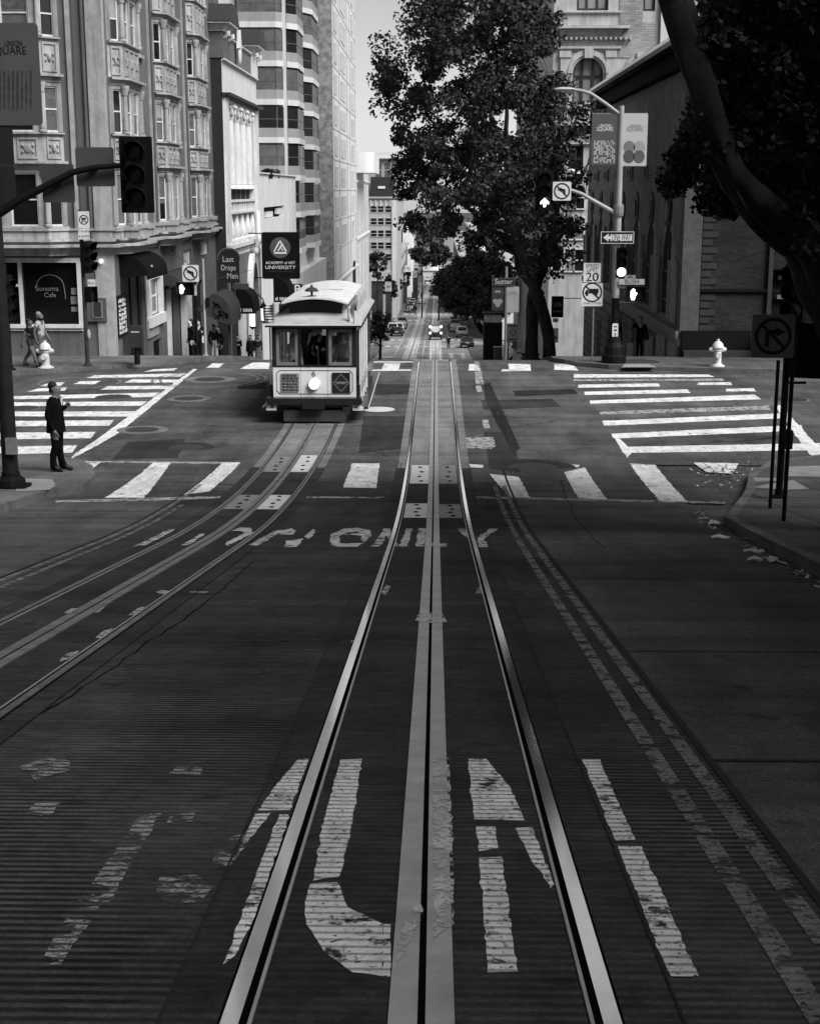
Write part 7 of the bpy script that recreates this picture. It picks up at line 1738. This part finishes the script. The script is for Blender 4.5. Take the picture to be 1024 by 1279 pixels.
x, y = cpos(534, 356); car('small far white car at the end of the tracks', x, y, cw, 'traffic', group='cars driving down the street')
r2 = random.Random(11); pn = (ck, cw, cs, ck, cs)
for k, y in enumerate((222, 232, 250, 258, 326, 334, 343, 352, 361, 372)):
    car('%s parked %s by the %s kerb, %s of the far street' % (('black','white','silver','black','silver')[k % 5], ('sedan','hatchback')[k % 2], 'left', ('just before the crossing','one length before the crossing','close to the crossing','at the crossing edge','past the crossing','second past the crossing','third past the crossing','fourth past the crossing','fifth past the crossing','last visible')[k]), -6.1, y, pn[k % 5], ('sedan','suv')[k % 2])
for k, y in enumerate((238, 247, 256, 264, 328, 340, 352)):
    car('%s parked %s by the right kerb, %s' % (('white','black','silver')[k % 3], ('sedan','hatchback')[k % 2], ('in front of the pale van row','second before the crossing','nearest the crossing','at the crossing edge','past the crossing','second past the crossing','last visible past the crossing')[k]), 3.3, y, (cw, ck, cs)[k % 3], ('sedan','suv')[k % 2])
# jeep-like open car with white top on the right track
x, y = cpos(543.5, 425); JX = SLOT_R
J = thing('open_car', (JX, y, gz(y)), 'dark open-topped car with white roof and round lamps on the right track', 'car', 'cars driving down the street'); J.rotation_euler = (math.atan((gz(y+3)-gz(y))/3), 0, 0)
q = MB(); q.prism([(-.85,.4),(-.9,1.0),(-.7,1.12),(.7,1.12),(.9,1.0),(.85,.4)], (0,0,0), X_, Z_, (0,3.6,0)); q.build('body', ck, J, local=True)
q = MB(); q.prism([(-.8,1.75),(-.7,1.95),(0,2.02),(.7,1.95),(.8,1.75),(.45,1.3),(0,1.15),(-.45,1.3)], (0,.1,0), X_, Z_, (0,.25,0)); q.box(-.82,.82,.2,2.4,1.86,1.98); q.build('canopy', cw, J, local=True)
for s in (-1, 1):
    for z_, r_ in ((1.98,.2),(1.05,.18)): q = MB(); q.ball((s*.8,-.02,z_), (r_,.1,r_), 12, 8); q.build('lamp', emit('white car lamp', .9, .8), J, local=True)
    for yy in (.6, 2.9):
        q = MB(); q.tube([(s*.68,yy,.36),(s*.92,yy,.36)], [.36,.36], 16); q.build('wheel', rubber, J, local=True)
    q = MB(); q.cyl((s*.78,.3,1.1),(s*.78,.3,1.9), .03, n=6); q.cyl((s*.78,2.3,1.1),(s*.78,2.3,1.9), .03, n=6); q.build('roof_post', carb, J, local=True)
q = MB(); q.box(-.9,.9,-.14,.02,.45,.62); q.build('bumper', carb, J, local=True)
q = MB(); q.ball((0,-.08,.85), (.3,.12,.3), 12, 8); q.build('spare_wheel', rubber, J, local=True)
# motorcycle on the right kerb
def motorcycle(px, row, Y, label, rz):
    p = Vector((at(px,row,Y).x, Y, gz(Y)+.0)); o = thing('motorcycle', p, label, 'motorcycle', 'motorcycles at the right kerb', rz=rz)
    for yy in (-.62, .62):
        q = MB(); pts = [(0, yy+.27*math.cos(2*math.pi*k/18), .3+.27*math.sin(2*math.pi*k/18)) for k in range(19)]; q.tube(pts, .055, 6, caps=False); wl = q.build('wheel', rubber, o, local=True)
        q = MB(); q.tube([(-.06,yy,.3),(.06,yy,.3)], [.14,.14], 12); q.build('rim', chrome, wl, local=True)
    q = MB(); q.prism([(-.55,.45),(-.25,.3),(.35,.35),(.5,.55),(.35,.85),(.0,.72),(-.5,.8),(-.7,.72)], (-.14,0,0), Y_, Z_, (.28,0,0)); q.build('body', cw if rz < 1 else ck, o, local=True)
    q = MB(); q.box(-.13,.13,-.7,0,.74,.84); q.build('seat', carb, o, local=True)
    q = MB(); q.tube([(0,.66,.3),(0,.48,1.0)], .035, 6); q.tube([(-.32,.42,1.06),(0,.48,1.02),(.32,.42,1.06)], .02, 6); q.build('handlebar', chrome, o, local=True)
    q = MB(); q.prism([(-.16,0),(.16,0),(.12,.36),(-.12,.36)], (0,.56,.95), X_, Z_, (0,.04,0)); q.build('windscreen', pale_p, o, local=True)
    for s in (-1, 1):
        q = MB(); q.ball((s*.34,.44,1.18), (.07,.03,.05), 8, 6); q.build('mirror', pale_p, o, local=True)
    return o
motorcycle(648, 440, 70.5, 'white motor scooter with small windscreen parked left of the tree stems', .35)
motorcycle(656, 440, 73, 'black motorcycle half hidden behind the white scooter', 1.2)
# ============================================================ people
def person(label, pos, rz, h=1.72, top=.03, legs=.02, skin=.32, shoe=.01, hair=.01, pose=None, group=None, skirt=None, jacket=None, sleeves=True, bare_legs=False, hair_len=0, female=False, bag=None, collar=False, detail=1, base=None):
    P = dict(lk=(0,0), rk=(0,0), la=(0,0), ra=(0,0), le=(.03,.06), lw=(.02,-.05), re=(.03,.06), rw=(.02,-.05), lez=1.13, lwz=.88, rez=1.13, rwz=.88, lean=0.0, hd=0.0)
    if pose: P.update(pose)
    ln = P['lean']
    V = []; E = []; RR = []; T = []; T_ = ['']
    def v(p, r, t, parent=None):
        V.append(p); k_ = 1.0 if T_[0] == 'fine' else 1.30; RR.append((r[0]*k_, r[1]*k_) if hasattr(r, '__len__') else (r*k_, r*k_)); T.append(t)
        if parent is not None: E.append((parent, len(V)-1))
        return len(V)-1
    sw = .165 if female else .185
    pel = v((0,0,.95), (.135,.10) if not female else (.14,.10), 'legs' if not jacket else 'top')
    wai = v((0,-ln*.3,1.12), (.122,.092) if not female else (.105,.085), 'top', pel)
    che = v((0,-ln*.7,1.32), (.15,.105) if not female else (.13,.10), 'top', wai)
    nec = v((0,-ln-.005,1.475), .052, 'skin', che)
    jaw = v((0,-ln-.03-P['hd']*.03,1.555), (.06,.072), 'skin', nec)
    T_[0] = 'head'; hdm = v((0,-ln-.02-P['hd']*.05,1.635), (.078,.095), 'skin', jaw)
    hdt = v((0,-ln-.01-P['hd']*.05,1.70), (.06,.075), 'skin', hdm)
    nose = v((0,-ln-.122-P['hd']*.05,1.61), .013, 'skin', hdm)
    for s, k, a, e, w_, ez, wz in ((-1,'lk','la','le','lw','lez','lwz'), (1,'rk','ra','re','rw','rez','rwz')):
        T_[0] = ''; kx, ky = 0, P[k][1]; ax, ay = P[a][0], P[a][1]
        hip = v((s*.085,0,.90), .088, 'legs', pel)
        kz = .50 + P[k][0]; az = .09 + P[a][0]
        kn = v((s*.095,ky,kz), .060, 'legs' if not bare_legs else 'skin', hip)
        cf = v((s*.10,ky*.45+ay*.55+.02,kz*.58+az*.42), .056, 'legs' if not bare_legs else 'skin', kn)
        an = v((s*.10,ay,az), .04, 'legs' if not bare_legs else 'skin', cf)
        to = v((s*.115,ay-.15,az-.05), .034, 'shoe', an); v((s*.12,ay-.21,az-.055), .026, 'shoe', to)
        hl_ = v((s*.10,ay+.04,az-.05), .032, 'shoe', an)
        sh = v((s*sw,-ln,1.405), .058, 'top', che)
        el = v((s*(sw+.03+P[e][0]), P[e][1]-ln, P[ez]), .043, 'top' if sleeves else 'skin', sh)
        wr = v((s*(sw+.03+P[w_][0]), P[w_][1]-ln, P[wz]), .031, 'top' if sleeves else 'skin', el)
        d = Vector(V[wr]) - Vector(V[el]); d.normalize()
        side = d.cross(Vector((s,0,0))); side = side.normalized() if side.length > .1 else Vector((0,1,0))
        pc = Vector(V[wr]) + d*.055; pm = v(tuple(pc), (.036,.022), 'skin', wr)
        T_[0] = 'fine'
        for fi in range(4):
            o_ = side*((fi-1.5)*.021); L_ = (.075,.085,.08,.062)[fi]; kb = pc + d*.045 + o_; inw = Vector((-s,0,0))*.022
            f0 = v(tuple(kb), .0115, 'skin', pm); f1 = v(tuple(kb + d*L_*.5 + inw*.5), .010, 'skin', f0); v(tuple(kb + d*L_*.85 + inw*1.5), .0085, 'skin', f1)
        t0 = v(tuple(pc + side*.035 - d*.01), .0125, 'skin', pm); v(tuple(pc + side*.062 + d*.035 + Vector((-s,0,0))*.015), .010, 'skin', t0)
    S = h/1.76
    me = bpy.data.meshes.new('tmp'); me.from_pydata([Vector(p)*S for p in V], E, []); ob = bpy.data.objects.new('tmp', me); col.objects.link(ob)
    sk = ob.modifiers.new('s', 'SKIN'); sk.use_smooth_shade = True
    if not me.skin_vertices: 
        bm = bmesh.new(); bm.from_mesh(me); bm.verts.layers.skin.verify(); bm.to_mesh(me); bm.free()
    for i, d_ in enumerate(me.skin_vertices[0].data): d_.radius = (RR[i][0]*S, RR[i][1]*S); d_.use_root = (i == 0)
    sb = ob.modifiers.new('u', 'SUBSURF'); sb.levels = detail; sb.render_levels = detail
    dg = bpy.context.evaluated_depsgraph_get(); dg.update()
    bm_ = bpy.data.meshes.new_from_object(ob.evaluated_get(dg)); bpy.data.objects.remove(ob); bpy.data.meshes.remove(me)
    def gm(nm, v_, **k): return mat('%s %.3f' % (nm, v_), v_, **k)
    mm = {'top': gm('cloth', top, rough=.95, var=.25, scale=9, spec=.06), 'legs': gm('cloth', legs, rough=.95, var=.25, scale=9, spec=.06), 'skin': gm('skin', skin, rough=.55, var=.1), 'shoe': gm('shoe leather', shoe, rough=.4)}
    bm_.materials.clear(); keys = ['top','legs','skin','shoe']
    for k in keys: bm_.materials.append(mm[k])
    SV = [Vector(p)*S for p in V]; segs = [(SV[a], SV[b], T[b], T[a]) for a, b in E]
    for p in bm_.polygons:
        c = p.center; best = 9; bt = 'top'
        for a, b2, t, ta in segs:
            ab = b2-a; t_ = max(0, min(1, (c-a).dot(ab)/max(ab.length_squared, 1e-9))); dd = (a+ab*t_-c).length
            if dd < best: best = dd; bt = t if t_ > .35 else ta
        p.material_index = keys.index(bt); p.use_smooth = True
    bm_.update(); bm_.name = 'person'
    o = bpy.data.objects.new('person', bm_); col.objects.link(o); o.location = pos; o.rotation_euler = (0,0,rz); tag(o, label, 'person', group)
    def part(nm, m, fn, smooth=True):
        q = MB(); fn(q); q.v = [tuple(Vector(p)*S) for p in q.v]; return q.build(nm, m, o, local=True, smooth=smooth)
    hy = -ln-P['hd']*.05
    def hairf(q):
        q.ball((0,hy+.03,1.682), (.086,.092,.082), 12, 8)
        if hair_len: q.ball((0,hy+.06,1.60-hair_len*.5), (.085,.06,.08+hair_len*.5), 10, 8)
        else: q.ball((0,hy+.05,1.60), (.075,.05,.07), 10, 6)
    part('hair', gm('hair', hair, rough=.6, var=.4, scale=20), hairf)
    part('eyes', gm('eye', .01), lambda q: (q.ball((-.032,hy-.105,1.645), .011, 6, 4), q.ball((.032,hy-.105,1.645), .011, 6, 4)))
    part('mouth', gm('lips', skin*.55), lambda q: q.ball((0,hy-.092,1.563), (.024,.012,.007), 8, 4))
    part('ears', mm['skin'], lambda q: (q.ball((-.08,hy-.005,1.625), (.012,.022,.032), 6, 5), q.ball((.08,hy-.005,1.625), (.012,.022,.032), 6, 5)))
    if jacket:
        z0 = jacket
        def jf(q):
            pr = [(z0,.225,.178),(z0+.12,.22,.172),(.98,.205,.165),(1.12,.19,.152),(1.28,.215,.155),(1.38,.22,.14),(1.45,.13,.09)]
            n = 18; vs = []; fs = []
            for z_, a, b2 in pr:
                for k in range(n):
                    t = 2*math.pi*k/n; vs.append((a*math.cos(t), b2*math.sin(t)+.012-ln*(z_-.95)*2 if z_ > .95 else b2*math.sin(t)*(1.0)+.012, z_))
            for i in range(len(pr)-1):
                for k in range(n): fs.append([i*n+k, i*n+(k+1)%n, (i+1)*n+(k+1)%n, (i+1)*n+k])
            q.add(vs, fs)
        part('jacket', mm['top'], jf)
    if skirt: part('skirt', mm['legs'], lambda q: q.lathe((0,0,skirt), [(.2,0),(.165,.15),(.14,1.05-skirt)], 14))
    if collar: part('shirt_collar', gm('cloth', .6), lambda q: (q.tube([(-.06,-.045-ln,1.46),(-.065,.01-ln,1.478),(0,.05-ln,1.485),(.065,.01-ln,1.478),(.06,-.045-ln,1.46)], .016, 6), q.prism([(-.05,1.45),(.05,1.45),(.0,1.2)], (0,-.125-ln,0), X_, Z_, (0,-.012,0))))
    if bag: 
        bx, bz, v_ = bag
        part('bag', gm('bag leather', v_, rough=.5), lambda q: (q.obox((bx,.02,bz), .12,.3,.26), q.tube([(bx,-.08,bz+.12),(bx*.8,0,1.38),(bx,.1,bz+.12)], .012, 5)))
    return o
def onw(px, row, dz=.0): p = gp(px, row, dz); return Vector((p.x, p.y, gz(p.y)+dz))
# man in a dark suit on the near left corner, facing across the street with a raised hand
person('man in dark suit waiting on the left corner, hand raised to his chest', onw(74, 588.5, .15), R(82), 1.80, top=.005, legs=.005, skin=.16, shoe=.004, hair=.004,
       pose=dict(re=(.04,.06), rw=(-.10,-.17), rez=1.13, rwz=1.27, le=(.03,.08), lw=(.02,-.04), lez=1.12, lwz=.86, ra=(0,-.04), la=(0,.07), hd=-.2), jacket=.78, collar=True, detail=2)
# couple walking by the cafe
person('woman in black top and shorts striding beside the cafe window', onw(40, 459, .15), R(78), 1.62, top=.008, legs=.03, skin=.10, shoe=.01, hair=.012, pose=dict(lk=(.02,-.16), la=(.02,-.30), rk=(0,.10), ra=(.05,.34), le=(.02,.14), lw=(.02,.2), re=(.02,-.02), rw=(.02,-.16)), sleeves=False, bare_legs=True, female=True, hair_len=.22, group=None)
person('man in white shirt walking past the cafe behind the hydrant', onw(53, 457.5, .15), R(80), 1.82, top=.34, legs=.09, skin=.10, shoe=.02, hair=.2, pose=dict(lk=(.01,-.12), la=(.0,-.2), rk=(0,.08), ra=(.04,.26), le=(.03,.10), lw=(.02,.05), re=(.03,-.02), rw=(.02,-.18)), sleeves=False)
def pslope(px, head_row, h):
    """place a person on the left or right pavement so that the top of the head meets this image row"""
    best = None
    for Y in np.arange(53.5, 100, .25):
        p = at(px, head_row, Y); d = abs(p.z - (gz(Y)+.15+h))
        if best is None or d < best[0]: best = (d, Vector((p.x, Y, gz(Y)+.15)))
    return best[1]
person('person in white trousers and dark jacket by the slender grey pole', pslope(267, 405, 1.72), R(10), 1.72, top=.03, legs=.6, skin=.25, pose=dict(lw=(.0,-.1)), female=True, hair_len=.2)
person('person in black coat behind the white trousers pedestrian', pslope(272, 407, 1.75), R(-20), 1.75, top=.01, legs=.01)
person('person in long dark coat holding a phone below the arched sign', pslope(297, 418, 1.68), R(5), 1.68, top=.012, legs=.012, skin=.3, pose=dict(re=(.0,-.05), rw=(-.1,-.28), rez=1.12, rwz=1.2, le=(.0,-.05), lw=(-.1,-.28), lez=1.12, lwz=1.18), skirt=.35, female=True, hair_len=.2)
person('long haired woman in dark jacket, left one of two before the portal', pslope(312.5, 418, 1.68), R(-15), 1.68, top=.02, legs=.03, skin=.3, female=True, hair_len=.34, jacket=.8)
person('long haired woman in grey skirt, next to the cable car', pslope(322, 418, 1.66), R(20), 1.66, top=.03, legs=.2, skin=.3, female=True, hair_len=.34, skirt=.5)
person('person in black outside the shop door, pale face turned left', pslope(238, 398, 1.78), R(-60), 1.78, top=.01, legs=.01, skin=.5)
person('person in black carrying a white paper, beside the shop door', pslope(247, 399, 1.76), R(20), 1.76, top=.01, legs=.01, skin=.35, pose=dict(re=(.0,-.06), rw=(-.08,-.28), rez=1.12, rwz=1.22), bag=(.2,.9,.5))
person('dark dressed person shading the eyes on the right pavement', pslope(800, 395, 1.75), R(-20), 1.75, top=.012, legs=.012, skin=.36, pose=dict(le=(.10,-.10), lw=(-.06,-.16), lez=1.30, lwz=1.52, rk=(.01,-.1), ra=(.02,-.16)), sleeves=True, bag=(.27,.95,.01))
person('dark dressed person standing right behind the lamp base', pslope(786-14, 398, 1.7), R(120), 1.7, top=.01, legs=.01, skin=.2)
# walker in the roadway and crossing pedestrians far down
def far(px, row, label, rz, h=1.75, **k):
    p = gp(px, row); return person(label, Vector((p.x, p.y, gz(p.y))), rz, h, detail=1, **k)
far(560, 436, 'lone dark walker on the roadway beside the parked sedan', R(170), 1.8, top=.012, legs=.012, pose=dict(lk=(0,-.1), la=(0,-.18), ra=(.03,.2)))
lab = ['dark coated pedestrian at the left end of the far crossing group', 'second dark pedestrian in the far crossing group', 'white shirted pedestrian in the middle of the far crossing group', 'dark pedestrian right of the white shirt in the far crossing group', 'tall dark pedestrian at the right end of the far crossing group']
for k, (px, rw) in enumerate(((507.5,391),(510.5,392),(514,391.5),(516.5,391),(519,392))): far(px, rw, lab[k], R(60+40*k), 2.05, top=.5 if k == 2 else .006, legs=.006, skin=.08, group='pedestrians in the far crossing', pose=dict(lk=(0,-.12), la=(0,-.2), ra=(.03,.22)))
protos = [far(492+5*k, 371, 'small pedestrian in the crowd on the far left pavement', R(40*k), 1.9, top=(.008,.3,.02)[k], legs=.008, skin=.1, group='crowd on the far left pavement') for k in range(3)]
r2 = random.Random(6)
for k in range(34):
    px, rw = r2.uniform(488, 527), r2.uniform(366, 374); p = gp(px, rw); c = copy_tree(protos[k % 3]); c.location = Vector((p.x, p.y, gz(p.y)+.1)); c.rotation_euler = (0,0,r2.uniform(0,6.28))
for i, k in enumerate((1,)): protos[1]['label'] = 'small pedestrian in the crowd on the far left pavement'
# riders inside the cable car
fl = CC.location
def rider(x, y, label, rz, **k): return person(label, Vector((fl.x+x, fl.y+y, fl.z+.70)), rz, k.pop('h', 1.68), **k)
rider(.02, 1.75, 'gripman in dark uniform behind the open middle window of the cable car', R(0), top=.02, legs=.015, skin=.28, pose=dict(re=(.02,-.12), rw=(-.05,-.36), rez=1.14, rwz=1.15, le=(.06,-.05), lw=(-.05,-.32), lez=1.14, lwz=1.05))
rider(-.62, 1.0, 'rider in pale shirt leaning behind the left window of the cable car', R(30), top=.4, legs=.03, skin=.3, h=1.55, pose=dict(lean=.1))
rider(.62, 2.0, 'shorter rider in dark top behind the right window of the cable car', R(-10), top=.05, legs=.03, skin=.25, h=1.5)
rider(-.2, 3.2, 'standing rider with white shirt deep inside the cable car', R(60), top=.45, legs=.03, skin=.25)

for a in () and ((800,395,1.75),(297,418,1.68),(312.5,418,1.68),(322,418,1.66),(772,398,1.7),(238,398,1.78)): print('PS', a, pslope(*a))
# ============================================================ world, light, camera
SUN_EL, SUN_AZ = R(47), R(130)     # azimuth measured clockwise from +Y
w = bpy.data.worlds.new('World'); scene.world = w; w.use_nodes = True
n = w.node_tree.nodes; l = w.node_tree.links
sk = n.new('ShaderNodeTexSky'); sk.sky_type = 'NISHITA'; sk.sun_disc = False
sk.sun_elevation = SUN_EL; sk.sun_rotation = SUN_AZ; sk.altitude = 30; sk.air_density = 1.0; sk.dust_density = 0.4; sk.ozone_density = 1.0
bw = n.new('ShaderNodeRGBToBW'); l.new(sk.outputs['Color'], bw.inputs['Color']); l.new(bw.outputs['Val'], n['Background'].inputs['Color'])
n['Background'].inputs['Strength'].default_value = SKY_S
ld = bpy.data.lights.new('sun', 'SUN'); ld.energy = SUN_S; ld.angle = R(36); ld.color = (1, 1, 1)
lo = bpy.data.objects.new('sun', ld); col.objects.link(lo)
dv = Vector((math.sin(SUN_AZ)*math.cos(SUN_EL), math.cos(SUN_AZ)*math.cos(SUN_EL), math.sin(SUN_EL)))
lo.rotation_euler = dv.to_track_quat('Z', 'Y').to_euler(); lo.location = dv*60
cam = bpy.data.cameras.new('camera'); co = bpy.data.objects.new('camera', cam); col.objects.link(co)
co.location = (0,0,0); co.rotation_euler = (math.pi/2 - PITCH, 0, YAW)
cam.sensor_fit = 'VERTICAL'; cam.sensor_height = 36; cam.lens = 36*FPX/1279; cam.clip_start = .1; cam.clip_end = 6000
scene.camera = co
v = scene.view_settings; v.view_transform = 'Standard'; v.look = 'None'; v.exposure = EXPO; v.gamma = 1; v.use_curve_mapping = False
scene.cycles.use_denoising = True
scene.cycles.max_bounces = 6; scene.cycles.diffuse_bounces = 3; scene.cycles.transparent_max_bounces = 8; scene.cycles.glossy_bounces = 3
scene.cycles.use_adaptive_sampling = True; scene.cycles.adaptive_threshold = .012
scene.cycles.caustics_reflective = False; scene.cycles.caustics_refractive = False
